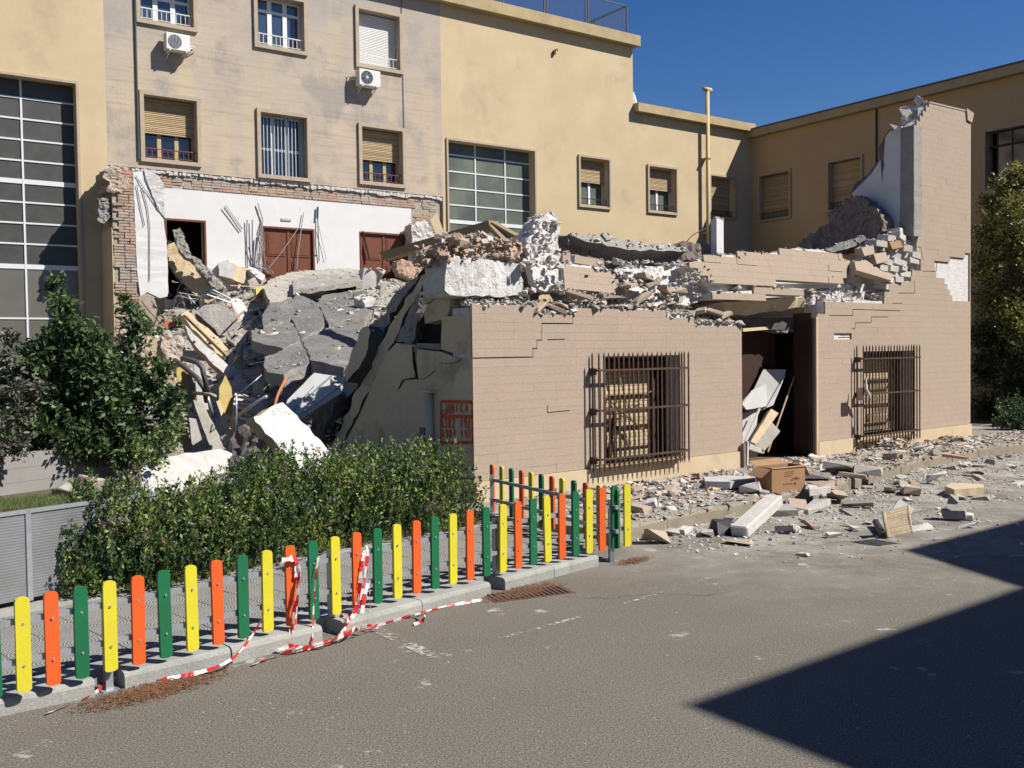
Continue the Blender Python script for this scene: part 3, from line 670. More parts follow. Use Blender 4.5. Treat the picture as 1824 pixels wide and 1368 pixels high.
def casement(R, r, v, n, m, glass, bar=.05, trans=None, wbar=.06):
    u0, u1, z0, z1 = r
    mb = MB(); mb.box((u0, v, z0), (u1, v+.05, z0+bar)); mb.box((u0, v, z1-bar), (u1, v+.05, z1)); mb.box((u0, v, z0+bar), (u0+bar, v+.05, z1-bar)); mb.box((u1-bar, v, z0+bar), (u1, v+.05, z1-bar))
    mb.build('window_frame', m, R)
    for i in range(1, n):
        u = u0+(u1-u0)*i/n; mb = MB(); mb.box((u-wbar, v-.012, z0+bar), (u+wbar, v+.04, z1-bar)); 
        mb.build('mullion', m, R)
    if trans: mb = MB(); mb.box((u0+bar, v-.006, trans-.035), (u1-bar, v+.045, trans+.035)); mb.build('transom', m, R)
    for i in range(n):
        a = u0+(u1-u0)*i/n+(wbar if i else bar); b = u0+(u1-u0)*(i+1)/n-(wbar if i < n-1 else bar)
        mb = MB(); mb.box((a-.005, v+.02, z0+bar-.005), (b+.005, v+.03, z1-bar+.005)); mb.build('pane', glass, R)
def railing(R, r, v, top, m, n=11, bot=None):
    u0, u1, z0, z1 = r; mb = MB(); mb.box((u0, v-.01, top-.012), (u1, v+.02, top+.012)); mb.box((u0, v-.005, z0+.05), (u1, v+.015, z0+.065)); mb.build('guard_rail', m, R)
    mb = MB()
    for i in range(n): u = u0+(u1-u0)*(i+.5)/n; mb.box((u-.007, v, z0+.06), (u+.007, v+.012, top)); 
    mb.build('guard_bars', m, R, kind='stuff')
def win(key, label, kind, t=.1, fr=FA, r=None, parent_bld=None):
    r = r or WR[key]; R = RF if fr is FA else RW
    o = bpy.data.objects.new('window', None); COL.objects.link(o); o.parent = R; o['label'] = label
    surround(o, r, t); i = (r[0]+t+.002, r[1]-t-.002, r[2]+t+.002, r[3]-t-.002); lining(o, i); H = i[3]-i[2]
    mb = MB(); 
    for (a, b) in (((i[0]-.012, .001, i[2]), (i[0]-.003, .41, i[3])),): mb.box(a, b)
    mb.build('reveal', 'trim', o)
    if kind == 'white3':
        casement(o, i, .24, 3, 'winwhite', 'glassblue', trans=i[2]+H*.74); railing(o, i, .03, i[2]+.30, 'white_metal')
    elif kind == 'rollwhite':
        casement(o, i, .30, 2, 'winwhite', 'glassblack'); roller(o, i, i[3]-.02, i[2]+.03, .22, 'rollerw'); railing(o, i, .03, i[2]+.30, 'white_metal')
    elif kind == 'half':
        casement(o, i, .28, 3, 'winbeige', 'glassblack', wbar=.05); roller(o, i, i[3]-.02, i[2]+H*.42, .20, 'roller'); railing(o, i, .05, i[2]+.26, 'redpaint', 10)
    elif kind == 'bars':
        casement(o, i, .28, 3, 'winwhite', 'glassblack', trans=i[2]+H*.45, wbar=.045); mb = MB()
        for k in range(13): u = i[0]+(i[1]-i[0])*(k+.5)/13; mb.box((u-.012, .14, i[2]), (u+.012, .165, i[3]))
        mb.build('security_bar', 'galv', o, kind='stuff')
    elif kind == 'small':
        casement(o, i, .28, 2, 'winwhite', 'glassgreen', wbar=.045); roller(o, i, i[3]-.02, i[2]+H*.5, .20, 'roller'); railing(o, i, .05, i[2]+.24, 'blackiron', 11)
    elif kind == 'shut':
        casement(o, i, .30, 2, 'winbeige', 'glassblack'); roller(o, i, i[3]-.02, i[2]+H*.02, .20, 'roller'); railing(o, i, .05, i[2]+.24, 'blackiron', 11)
    return o
win('W1a', 'upper window above the left air conditioner', 'white3'); win('W1b', 'upper middle window with white frames', 'white3'); win('W1c', 'upper window closed by a white roller shutter', 'rollwhite')
win('W2a', 'left window with beige roller blind half down', 'half'); win('W2b', 'middle window behind white security bars', 'bars'); win('W2c', 'right window with beige roller blind half down', 'half')
win('s1', 'first small window right of the glazed bay', 'small', .07); win('s2', 'second small window right of the glazed bay', 'small', .07); win('s3', 'small window half in shade beside the vent pipe', 'shut', .07)
def glazed(r, label, ncol_us, zs, frame_m, glass, v=.28, thick=(), low=None):
    o = bpy.data.objects.new('glazed_bay', None); COL.objects.link(o); o.parent = RF; o['label'] = label
    t = .06; mb = MB(); u0, u1, z0, z1 = r
    mb.box((u0-t, -.05, z0), (u0, .001, z1+t)); mb.box((u1, -.05, z0), (u1+t, .001, z1+t)); mb.box((u0, -.05, z1), (u1, .001, z1+t)); mb.build('frame_surround', 'trim', o)
    mb = MB(); mb.box((u0-.1, .9, z0-.1), (u1+.1, .92, z1+.1)); mb.build('backing', 'black', o)
    for u in ncol_us: mb = MB(); mb.box((u-.022, v-.02, z0), (u+.022, v+.03, z1)); mb.build('mullion', 'alu', o)
    zs = sorted(zs)
    for z in zs:
        h = .055 if z in thick else .02; mb = MB(); mb.box((u0, v-.014, z-h), (u1, v+.02, z+h)); mb.build('glazing_bar', 'alu', o)
    ue = [u0]+sorted(ncol_us)+[u1]; ze = [z0]+zs+[z1]
    for a, b in zip(ue, ue[1:]):
        for c, d in zip(ze, ze[1:]):
            mb = MB(); tl = random.uniform(-.004, .004); mb.add([(a, v+.006+tl, c), (b, v+.006-tl, c), (b, v+.006+tl*.5, d), (a, v+.006, d)], [(0, 1, 2, 3)])
            mb.build('pane', 'glasspale' if (low and c < low-.01) else glass, o)
    return o
def zat(px, py, v=.28): return FA.at(px, py, v)[1]
zsR = [zat(*q) for q in [(880, 285), (880, 313), (880, 341.5), (880, 371), (880, 400), (880, 429)]]
stp = (zsR[0]-zsR[-1])/5
glazed(GRr, 'glazed bay of greenish panes right of the stained bay', [FA.at(x, 300, .28)[0] for x in (846, 899)], [zsR[0]-stp*i for i in range(8)], 'alu', 'glassgreen', thick=(zsR[0]-stp*4,))
zsL = [zat(38, y) for y in (174.5, 211, 249, 287, 323)]; stl = (zsL[0]-zsL[-1])/4
zl = [zsL[0]-stl*i for i in range(8)]+[zsL[0]-stl*8.1, zsL[0]-stl*10.6, zsL[0]-stl*13]
glazed(GLr, 'tall glazed bay of dark panes at the left end', [FA.at(37, 180, .28)[0], FA.at(37, 180, .28)[0]-1.55, FA.at(37, 180, .28)[0]-3.1], zl, 'alu', 'glassdark', thick=(zl[4], zl[8]), low=zl[8])

# ---------------------------------------------------------------- doors in the white wall
def panel_door(r, label, leaves=2, open_=False):
    o = bpy.data.objects.new('door', None); COL.objects.link(o); o.parent = RF; o['label'] = label
    u0, u1, z0, z1 = r; mb = MB()
    mb.box((u0, -.0, z0), (u0+.05, .14, z1)); mb.box((u1-.05, 0, z0), (u1, .14, z1)); mb.box((u0+.05, 0, z1-.05), (u1-.05, .14, z1)); mb.build('door_frame', 'wood', o)
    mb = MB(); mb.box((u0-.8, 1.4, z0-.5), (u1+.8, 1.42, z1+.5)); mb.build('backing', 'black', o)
    if open_: return o
    w_ = (u1-u0-.1)/leaves
    for i in range(leaves):
        a = u0+.05+w_*i; mb = MB(); mb.box((a+.004, .07, z0), (a+w_-.004, .10, z1-.055)); H = z1-z0
        lf = mb.build('door_leaf', 'wood', o)
        for (c, d) in ((z1-.16-.62, z1-.16), (z1-.16-.62-.12-.5, z1-.16-.62-.12)):
            mb = MB(); e = .09; mb.box((a+e, .052, c), (a+w_-e, .068, d)); mb.box((a+e+.05, .042, c+.05), (a+w_-e-.05, .053, d-.05)); mb.build('door_panel', 'wood', lf)
    mb = MB(); mb.box(((u0+u1)/2-.03, .045, z0), ((u0+u1)/2+.03, .075, z1-.06)); mb.build('cover_strip', 'wood', o)
    return o
panel_door(DRr['d1'], 'dark open doorway at the left of the white wall', open_=True)
panel_door(DRr['d2'], 'reddish double door in the middle of the white wall')
panel_door(DRr['d3'], 'reddish double door at the right of the white wall')
u, z = apx(510, 391); mb = MB(); mb.box((u-.14, -.01, z-.03), (u+.14, .018, z+.03)); mb.build('name_plate', 'panelgrey', RF)
# pipes, conduits and torn cables hanging on the white wall
def wallcab(pts, r=.008, v=-.01, m='cable', nm='cable'):
    mb = MB(); P = [apx(x, y) for x, y in pts]; mb.tube([(p[0], v+random.uniform(-.05, 0), p[1]) for p in P], r, 5); return mb.build(nm, m, RF)
wallcab([(398, 367), (430, 409)], .012); wallcab([(402, 366), (432, 408)], .010)
for x in (439, 448): wallcab([(x, 392), (x, 430), (x+2, 478)], .014, m='pvc')
wallcab([(441, 440), (447, 460), (452, 480)], .012, m='pvc'); wallcab([(456, 423), (452, 480)], .02, m='pvc')
for k in range(9):
    x0 = 463+random.uniform(-2, 5); wallcab([(458, 362), (462, 375), (467, 390), (x0, 410), (x0+random.uniform(-4, 12), 440), (x0+random.uniform(-6, 6), 470), (x0+random.uniform(0, 25), 487)], .006, m='cable')
wallcab([(540, 379), (535, 410), (530, 450), (527, 480)], .013); wallcab([(478, 478), (500, 450), (525, 415), (534, 402)], .010)
wallcab([(565, 369), (564, 390)], .03, m='blueglove', nm='cable_end'); wallcab([(565, 390), (566, 430), (568, 466)], .014, m='pvc'); wallcab([(566, 402), (575, 440), (580, 464)], .007)
wallcab([(645, 412), (650, 430), (657, 462)], .025, m='browndark', nm='hinge_post')
# air conditioners
def aircon(px0, py0, px1, py1, label, dark):
    u0, z1 = FA.at(px0, py0, -.36); u1, z0 = FA.at(px1, py1, -.36)
    R = fempty('air_conditioner', label, 'air conditioner', FA, (u0+u1)/2, 0, z0, group='air conditioners on the stained wall'); w_ = (u1-u0)/2; h = z1-z0
    mb = MB(); mb.box((-w_, -.36, 0), (w_, -.10, h)); o = mb.build('body', 'rollerw', R); bv = o.modifiers.new('b', 'BEVEL'); bv.width = .012; bv.segments = 2
    cx = -w_*.28; r = h*.40; mb = MB(); n = 24; mb.add([(cx+r*cos(2*pi*k/n), -.364, h/2+r*sin(2*pi*k/n)) for k in range(n)], [tuple(range(n))]); mb.build('fan_opening', 'blackiron', R)
    mb = MB()
    if dark:
        for k in range(-4, 5): hh = sqrt(max(0, r*r-(k*r/4.6)**2)); mb.box((cx+k*r/4.6-.005, -.374, h/2-hh), (cx+k*r/4.6+.005, -.366, h/2+hh))
    else:
        for k in range(8): a = k*pi/4; mb.bar((cx, -.37, h/2), (cx+r*cos(a), -.37, h/2+r*sin(a)), .006)
        mb.tube([(cx, -.375, h/2), (cx, -.366, h/2)], r*.25, 10)
    for q in (r, r*.72, r*.45): mb.tube([(cx+q*cos(2*pi*k/20), -.368, h/2+q*sin(2*pi*k/20)) for k in range(21)], .006, 4)
    mb.build('fan_grille', 'galv', R)
    for s in (-1, 1): mb = MB(); mb.box((s*w_*.7-.02, -.36, -.03), (s*w_*.7+.02, 0, -.001)); mb.bar((s*w_*.7, -.30, -.03), (s*w_*.7, -.01, -.16), .02); mb.build('bracket', 'white_metal', R)
    sd = 1 if dark else -1
    mb = MB(); mb.tube([(sd*w_, -.2, h*.45), (sd*(w_+.12), -.16, h*.5), (sd*(w_+.2), -.02, h*.6)], .018); mb.tube([(sd*w_, -.2, h*.35), (sd*(w_+.13), -.14, h*.38), (sd*(w_+.2), -.02, h*.3)], .015); mb.build('hose', 'insul', R)
aircon(296, 56, 339, 93, 'white air conditioner with striped fan grille under the left upper window', True)
aircon(640, 121, 678, 156, 'white air conditioner with round open fan under the roller shutter window', False)

# ================================================================== SHADED WING ON THE RIGHT (frame FB)
RW = fempty('shaded_wing', 'yellow side wing, its wall coloured darker for shade, with shuttered windows at the right', 'building', FB)
zt = FB.at(1581, 172)[1]
wr = {'w1': rectA(1352, 312, 1410, 388, FB), 'w2': rectA(1474, 291, 1538, 372, FB), 'w3': rectA(1752, 236, 1850, 345, FB)}
wr['w1'] = (wr['w1'][0], wr['w1'][1], wr['w1'][2], wr['w1'][3])
zz1 = FB.at(1352, 312)[1]; zz0 = FB.at(1410, 388)[1]
for k in wr: wr[k] = (wr[k][0], wr[k][1] if k != 'w3' else wr[k][0]+3.0, zz0, zz1)
mb = MB(); mb.prism([(0, 0), (34, 0), (34, zt-.3), (0, zt-.3)], 0, .4, [hole(wr[k], .07) for k in ('w1', 'w2')]+[rh((wr['w3'][0]+.07, wr['w3'][1], wr['w3'][2], wr['w3'][3]-.07))]); mb.build('wall', 'yellow_shaded', RW)
mb = MB(); mb.box((-.3, -.26, zt-.32), (34, .5, zt-.05)); mb.build('cornice', 'cornice', RW)
mb = MB(); mb.box((-.3, -.30, zt-.05), (34, .5, zt)); mb.build('roof_edge', 'graydark', RW)
mb = MB(); mb.box((0, .4, zt-.6), (34, 10, zt-.4)); mb.build('roof', 'concrete', RW)
uj = FB.at(1562, 240)[0]; mb = MB(); mb.tube([(uj, -.03, 6), (uj, -.03, zt-.02)], .03); mb.build('downpipe', 'blackiron', RW)
win('w1', 'shaded window with its roller blind fully down', 'shut', .07, FB, wr['w1']); win('w2', 'shaded window partly hidden by the broken wall', 'shut', .07, FB, wr['w2'])
def dark_big(r):
    o = bpy.data.objects.new('window', None); COL.objects.link(o); o.parent = RW; o['label'] = 'wide dark gridded window above the yellow green tree'
    mb = MB(); u0, u1, z0, z1 = r; mb.box((u0, -.04, z0), (u0+.07, .001, z1)); mb.box((u0+.07, -.04, z1-.07), (u1, .001, z1)); mb.build('frame_surround', 'trim', o)
    mb = MB(); mb.box((u0, .5, z0), (u1, .52, z1)); mb.build('backing', 'black', o)
    for k in range(7): mb = MB(); u = u0+.3+k*.45; mb.box((u, .2, z0), (u+.05, .24, z1)); mb.build('mullion', 'browndark', o)
    mb = MB(); zc = z1-.55; mb.box((u0, .19, zc), (u1, .25, zc+.07)); mb.build('transom', 'browndark', o)
    for k in range(6): mb = MB(); u = u0+.35+k*.45; mb.box((u, .21, z0), (u+.4, .22, z1-.08)); mb.build('pane', 'glassblack', o)
dark_big(wr['w3'])
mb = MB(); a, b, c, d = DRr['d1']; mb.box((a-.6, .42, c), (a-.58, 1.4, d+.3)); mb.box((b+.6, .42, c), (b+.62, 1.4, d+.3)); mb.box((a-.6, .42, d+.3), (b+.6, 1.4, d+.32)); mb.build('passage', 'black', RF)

# ================================================================== THE RUINED BUILDING (frames FC front, FS side)
def cpx(px, py, v=0): return FC.at(px, py, v)
RUIN = fempty('ruined_building', 'collapsed stone faced building with broken front wall, tower end and barred windows', 'ruin', FC)
w1 = (cpx(1078, 640)[0], cpx(1212, 640)[0], cpx(1140, 832)[1], cpx(1140, 636)[1]); w2 = (cpx(1537, 640)[0], cpx(1630, 640)[0], cpx(1580, 778)[1], cpx(1580, 622)[1])
zs_ = max(w1[2], w2[2]); w1 = (w1[0], w1[1], .42, w1[3]); w2 = (w2[0], w2[1], .42, w2[3])
OL = [cpx(x, y) for x, y in [(843, 547), (959, 547), (960, 560), (1023, 560), (1024, 548), (1184, 549), (1186, 560), (1237, 561), (1238, 575), (1321, 576)]]
OL = [(0.0, OL[0][1])]+OL[1:]+[(OL[-1][0], 0.1), (0.0, 0.1)]
uD0 = OL[-2][0]; uD1 = cpx(1456, 640)[0]
uTR = cpx(1727.5, 740)[0]; uTL = cpx(1629, 300)[0]
ORp = [(1457, 561), (1470, 561), (1470, 536), (1575, 536), (1576, 520), (1584, 520), (1584, 503), (1622, 500), (1625, 484), (1640, 483), (1640, 462), (1632, 455), (1633, 425), (1630, 400), (1630, 225), (1656, 184), (1735, 203)]
OR = [cpx(x, y) for x, y in ORp]; OR[0] = (uD1, OR[0][1]); OR[-1] = (uTR, OR[-1][1]); OR += [(uTR, .1), (uD1, .1)]
print('ruin', uD0, uD1, uTL, uTR, w1, w2, OR[-3])
notch = [cpx(x, y) for x, y in [(1664, 464), (1692, 463), (1693, 456), (1724, 455), (1728, 450), (1728, 535), (1698, 535), (1690, 515), (1681, 497), (1668, 490)]]
core_v = .03
mb = MB(); mb.prism(OL, core_v, .42, [rh(w1)]); mb.build('wall_core', 'mortar', RUIN)
mb = MB(); mb.prism(OR, core_v, .42, [rh(w2)]); mb.build('wall_core', 'mortarw', RUIN)
# facing stones: courses of thin blocks
TH = .1085; tiles = []
crk = [cpx(x, y) for x, y in [(994, 560), (994, 574), (982, 575), (982, 589), (949, 590), (949, 604), (938, 604), (938, 618), (932.5, 619), (932.5, 634), (843, 636)]]
def above_crack(u, z):    # fragment shifted up left of the stair crack
    for i in range(0, len(crk)-1):
        a, b = crk[i], crk[i+1]
    zc = None
    for i in range(len(crk)-1):
        a, b = crk[i], crk[i+1]
        lo, hi = min(a[0], b[0]), max(a[0], b[0])
        if hi-lo > .02 and lo <= u <= hi: zc = (a[1]+b[1])/2
    if zc is None: return u < crk[-2][0] and z > crk[-2][1]
    return z > zc
zrow0 = .408
def lay(poly, holes, extra=()):
    zmin = min(p[1] for p in poly); zmax = max(p[1] for p in poly); k = 0; z = zrow0
    while z < zmax:
        sp_ = row_spans(poly, z+TH*.5)
        for h in holes:
            if h[2] < z+TH*.5 < h[3]: sp_ = cut_spans(sp_, h[0], h[1])
        for e in extra:
            for a, b in row_spans(e, z+TH*.5): sp_ = cut_spans(sp_, a, b)
        for a, b in sp_:
            u = a
            first = random.choice((.2, .35, .5))
            while u < b-.02:
                L = first or random.choice((.30, .38, .46, .54)); first = None
                if b-(u+L) < .14: L = b-u
                tiles.append((u, u+L, z, z+TH)); u += L
        z += TH; k += 1
lay(OL, [w1]); lay(OR, [w2], [notch])
def tdist(t): return (FC.w((t[0]+t[1])/2, 0, t[2])-CAM).length
tiles.sort(key=tdist)
unit = MB(); unit.box((-.5, 0, -.5), (.5, core_v+.012, .5)); ume = None; rest = MB()
hole_px = (cpx(1497, 598), cpx(1510, 607))
for i, (a, b, c, d) in enumerate(tiles):
    um, zm = (a+b)/2, (c+d)/2; g = .0012
    if hole_px[0][0] < um < hole_px[1][0]+.1 and hole_px[1][1]-.02 < zm < hole_px[0][1]+.02: continue
    dv = random.uniform(-.0004, .0004)+(random.random() < .04)*.002; du = dz = 0
    if um < uD0 and above_crack(um, zm): du = -.018; dz = .016; dv -= .012
    if i < 300:
        if ume is None: o = unit.build('facing_stone', 'tile', RUIN); ume = o.data
        else: o = inst('facing_stone', ume, RUIN)
        o.location = (um+du, dv, zm+dz); o.scale = (b-a-g, 1, d-c-g)
    else: rest.box((a+g/2+du, dv, c+g/2+dz), (b-g/2+du, core_v+.012, d-g/2+dz))
rest.build('facing_stonework', 'tile', RUIN, kind='stuff')
for pts_ in ([(1478, 562), (1519, 562), (1519, 551), (1603, 553.5)], [(1517, 585.5), (1523, 585.5), (1523, 575), (1552, 574.5), (1552, 564.5), (1582, 564.5)], [(1497, 597.5), (1517, 597)], [(1607, 540), (1590, 540)], [(1629, 500), (1629, 522), (1600, 522)], [(1645, 483), (1668, 483), (1668, 465)], [(1024, 547), (1024, 560)], [(975, 605), (1006, 604)], [(1237, 560), (1237, 575)], [(975, 735), (975, 722)], [(975, 735), (1015, 731)], [(1643, 462), (1640, 440), (1634, 440)]):
    mb = MB()
    for a_, b_ in zip(pts_, pts_[1:]):
        p_, q_ = cpx(*a_), cpx(*b_); mb.bar((p_[0], -.0005, p_[1]), (q_[0], -.0005, q_[1]), .004, .011, up=(0, 1, 0)) if 0 else mb.bar((p_[0], .001, p_[1]), (q_[0], .001, q_[1]), .011, .006, up=(0, 1, 0))
    mb.build('open_joint', 'black', RUIN)
# corner return of facing and end edge strips
mb = MB(); mb.box((-.008, .0, .40), (-.001, .035, OL[0][1]-.02)); mb.build('corner_edge', 'plinth', RUIN)
mb = MB(); mb.box((uTR, .0, .42), (uTR+.02, .5, OR[-3][1]-.05)); mb.build('end_face', 'plinth', RUIN)
# plinth panels
def plinth(a, b):
    u = a
    while u < b-.01:
        L = min(1.15, b-u); L = b-u if b-(u+L) < .3 else L
        mb = MB(); mb.box((u+.002, -.028+random.uniform(-.002, .002), -.02), (u+L-.002, core_v, .402)); mb.build('plinth_panel', 'plinth', RUIN); u += L
plinth(0, uD0); plinth(uD1, uTR+.035)
# coping of the tower
t0 = OR[-4]; t1 = OR[-3]
mb = MB(); mb.bar((t0[0], .21, t0[1]+.02), (t1[0]+.02, .21, t1[1]+.02), .44, .03); mb.build('coping', 'tile', RUIN)
mb = MB(); mb.prism([(t1[0]-.16, t1[1]-.17), (t1[0]+.02, t1[1]-.2), (t1[0]+.10, t1[1]+.0), (t1[0]-.2, t1[1]+.06)], -.03, .2); mb.build('loose_corner_stone', 'tile', RUIN)
# door jamb, frame profile
mb = MB(); mb.box((uD1-.055, -.02, .02), (uD1-.008, .10, OR[0][1]-.03)); mb.build('door_jamb', 'plinth', RUIN)
mb = MB(); mb.box((uD1-.10, .02, .02), (uD1-.06, .12, OR[0][1]-.05)); mb.box((uD1-.03, .10, .02), (uD1-.012, .46, 2.6)); mb.build('door_jamb', 'browndark', RUIN)
mb = MB(); mb.box((uD0+.001, .02, .02), (uD0+.03, .40, OL[-3][1]-.0)); mb.build('door_jamb', 'browndark', RUIN)
# brown open door leaf with a notice on it
q = cpx(1446, 600, .45); dr = bpy.data.objects.new('door', None); COL.objects.link(dr); dr.parent = RUIN; dr.location = (uD1-.12, .14, .02)
mb = MB(); mb.box((-1.0, .62, 0), (-.0, .66, 2.4)); mb.build('door_leaf', 'browndark', dr)
nx0, nz1 = cpx(1419, 674, .57); nx1, nz0 = cpx(1434, 703, .57); mb = MB(); mb.box((nx0-uD1+.12, .42, nz0-.02), (nx1-uD1+.12, .425, nz1-.02)); mb.build('notice', 'winwhite', dr)
mb = MB(); mb.box((nx0-uD1+.14, .415, nz0+.10), (nx1-uD1+.10, .419, nz1-.05)); 
for k in range(4): mb.box((nx0-uD1+.15, .415, nz0+.005+k*.02), (nx1-uD1+.11, .419, nz0+.013+k*.02))
mb.build('notice_print', 'graydark', dr)
# dark collapsed interior behind the front wall: floor slab, unseen ceiling slab added to keep it dark, back partitions
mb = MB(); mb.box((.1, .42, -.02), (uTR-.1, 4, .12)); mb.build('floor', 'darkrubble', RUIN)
mb = MB(); mb.box((1.0, .44, 2.30), (uD0-.3, 3.2, 2.5)); mb.box((uD0-.28, .44, 2.32), (uTL+.2, 3.2, 2.52)); mb.build('shading_ceiling', 'darkrubble', RUIN)
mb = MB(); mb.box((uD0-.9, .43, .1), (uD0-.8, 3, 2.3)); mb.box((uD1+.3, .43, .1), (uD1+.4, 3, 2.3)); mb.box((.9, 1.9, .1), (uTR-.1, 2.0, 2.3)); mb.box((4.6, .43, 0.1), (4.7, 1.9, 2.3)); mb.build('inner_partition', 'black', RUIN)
# side wall (front face of frame FS looks left): what still stands, cracked in pieces
def spx(px, py, u=0.0):     # plane of the side wall -> (v from the front corner, z)
    P = FC.w(u, 0, 0); p = hitp(px, py, P, FC.u); q = FC.loc(p); return (q[1], q[2])
def sidepiece(name, pts, m='sidebeige', th=.32, off=-.012, label=None, mcore='mortar'):
    P = [(max(p[0], .012), p[1]) for p in (spx(x, y, off) for x, y in pts)]
    mb = MB(); mb.prism([(p[0], p[1]) for p in P], off, off+th, fn=lambda a, b, z: (b, a, z)); return mb.build(name, m, RUIN, label=label)
sidepiece('side_wall', [(846.5, 915), (846, 640), (806, 635), (786, 627), (743, 622), (741, 640), (745, 672), (741, 675), (722, 676), (712, 692), (706, 700), (716, 676), (738, 672), (737, 615), (705, 612), (690, 628), (676, 655), (640, 740), (600, 815), (560, 900)], off=-.012)
sidepiece('side_wall', [(843, 631), (842.5, 562), (800, 563), (787, 566), (785, 622), (808, 629)], off=-.016)
sidepiece('side_wall', [(784, 624), (743, 619), (741, 611), (783, 613)], off=.05, m='concrete')
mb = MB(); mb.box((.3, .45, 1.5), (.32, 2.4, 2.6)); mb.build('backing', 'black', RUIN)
# cracks in the side render, real grooves filled dark are too thin to cut: raised lips on both sides
def crackline(pts, r=.008):
    mb = MB(); P = [spx(x, y) for x, y in pts]; Q = [(-.0165, p[0], p[1]) for p in P]
    for a, b in zip(Q, Q[1:]): mb.bar(a, b, r*1.4*random.uniform(.7, 1.5), .004)
    mb.build('crack', 'black', RUIN)
crackline([(712, 692), (718, 684), (722, 677), (735, 676), (742, 674)]); crackline([(776, 660), (768, 668), (757, 674), (745, 676)], .005); crackline([(823, 640), (815, 645), (800, 648), (786, 646)], .004)
crackline([(738, 617), (739, 640), (742, 660), (746, 676)], .022)
# conduit box on the side wall
b0 = spx(763, 697); b1 = spx(776, 820); mb = MB(); mb.tube([(-.07, (b0[0]+b1[0])/2-.02, .1), (-.07, (b0[0]+b1[0])/2-.02, b0[1])], .065, 10); mb.build('pipe_casing', 'sidebeige', RUIN, smooth=True)
mb = MB(); q0 = spx(764, 760); q1 = spx(770, 786); mb.box((-.15, q1[0]-.04, q1[1]), (-.13, q0[0], q0[1])); mb.build('junction_cover', 'graydark', RUIN)
mb = MB(); mb.box((-.13, b1[0]-.08, b0[1]-.01), (0, b0[0]+.05, b0[1]+.02)); mb.build('pipe_cap', 'sidebeige', RUIN)
# sprayed lettering, strokes of paint standing a hair proud of the render
LET = {'U': [[(0, 1), (0, .25), (.3, 0), (.6, .25), (.6, 1)]], 'N': [[(0, 0), (0, 1), (.6, 0), (.6, 1)]], 'I': [[(.2, 0), (.2, 1)]], 'C': [[(.6, .85), (.3, 1), (0, .7), (0, .3), (.3, 0), (.6, .15)]],
       'A': [[(0, 0), (.3, 1), (.6, 0)], [(.12, .4), (.5, .4)]], 'S': [[(.6, .85), (.3, 1), (.05, .8), (.5, .4), (.55, .15), (.25, 0), (0, .15)]], 'R': [[(0, 0), (0, 1), (.5, .9), (.5, .6), (.05, .5), (.6, 0)]],
       '2': [[(0, .8), (.25, 1), (.55, .8), (0, 0), (.6, 0)]], '4': [[(.45, 0), (.45, 1), (0, .35), (.65, .35)]], '1': [[(.25, 0), (.25, 1)]], '9': [[(.5, .55), (.15, .5), (.05, .8), (.3, 1), (.5, .85), (.5, .5), (.35, 0)]], '/': [[(0, -.1), (.4, 1.1)]], 'O': [[(.3, 0), (0, .4), (.3, 1), (.6, .5), (.3, 0)]], 'P': [[(0, 0), (0, 1), (.5, .85), (.45, .55), (0, .5)]]}
gm = MB()
def write(txt, x0, y0, x1, y1, wd=1.9, n=None):     # pixel box of the line on the side wall
    n = n or len(txt); cw = (x1-x0)/n
    for i, ch in enumerate(txt):
        if ch not in LET: continue
        for st in LET[ch]:
            P = [spx(x0+cw*(i+.1+.85*p[0]), y1+(y0-y1)*p[1]) for p in st]
            for a, b in zip(P, P[1:]):
                d_ = Vector((a[0]-b[0], a[1]-b[1])); 
                gm.bar((-.0165-random.random()*.002, a[0], a[1]), (-.0165-random.random()*.002, b[0], b[1]), .025 if wd > 1.5 else .015, .003, up=(1, 0, 0))
write('UNICA', 796, 720, 838, 733); write('CAPO1', 789, 730, 812, 739, 1); write('ASR2 19/1', 787, 745, 849, 762, n=9); write('ASR4 19/1', 789, 766, 849, 779, n=9)
for a, b in (((787, 715), (844, 716)), ((787, 742), (844, 742)), ((787, 789), (845, 788)), ((787, 715), (787, 789)), ((843, 716), (844, 788))):
    P, Q = spx(*a), spx(*b); gm.bar((-.0155, P[0], P[1]), (-.0155, Q[0], Q[1]), .042, .003, up=(1, 0, 0))
gm.build('painted_lettering', 'graffiti', RUIN)

# leaning shaded slabs of the collapsed side wall (separate fragments), slightly out of the wall plane
def SPL(u, tilt=0, tz=0):      # plane facing left, leaning
    N = (-FC.u*cos(radians(tilt))+Vector((0, 0, 1))*sin(radians(tilt))+FC.v*sin(radians(tz))).normalized()
    return N
def sidefrag(name, label, pts, u, tilt=8, tz=0, th=.22, m='sidebeige', **k):
    c = (sum(p[0] for p in pts)/len(pts), sum(p[1] for p in pts)/len(pts)); P = hitp(c[0], c[1], FC.w(u, 0, 0), FC.u)
    return slab(name, label, 'wall fragment', pts, P, SPL(u, tilt, tz), th, m, **k)
sidefrag('wall_fragment', 'tall leaning shaded fragment above the gap at the ruin corner', [(757, 470), (797, 458), (792, 518), (775, 527), (760, 541), (755, 520)], .1, 2, mside='mortar')
sidefrag('wall_fragment', 'lower hanging shaded fragment over the dark gap at the ruin corner', [(775, 533), (800, 527), (801, 545), (797, 562), (775, 572), (757, 577), (755, 560), (760, 545)], .05, 0, mside='mortar')
sidefrag('wall_fragment', 'long steep shaded wall strip between two diagonal gaps', [(748, 492), (757, 488), (752, 510), (718, 565), (700, 612), (655, 700), (610, 790), (585, 830), (572, 830), (600, 775), (650, 665), (690, 590), (710, 555)], .12, 4, mside='darkrubble')
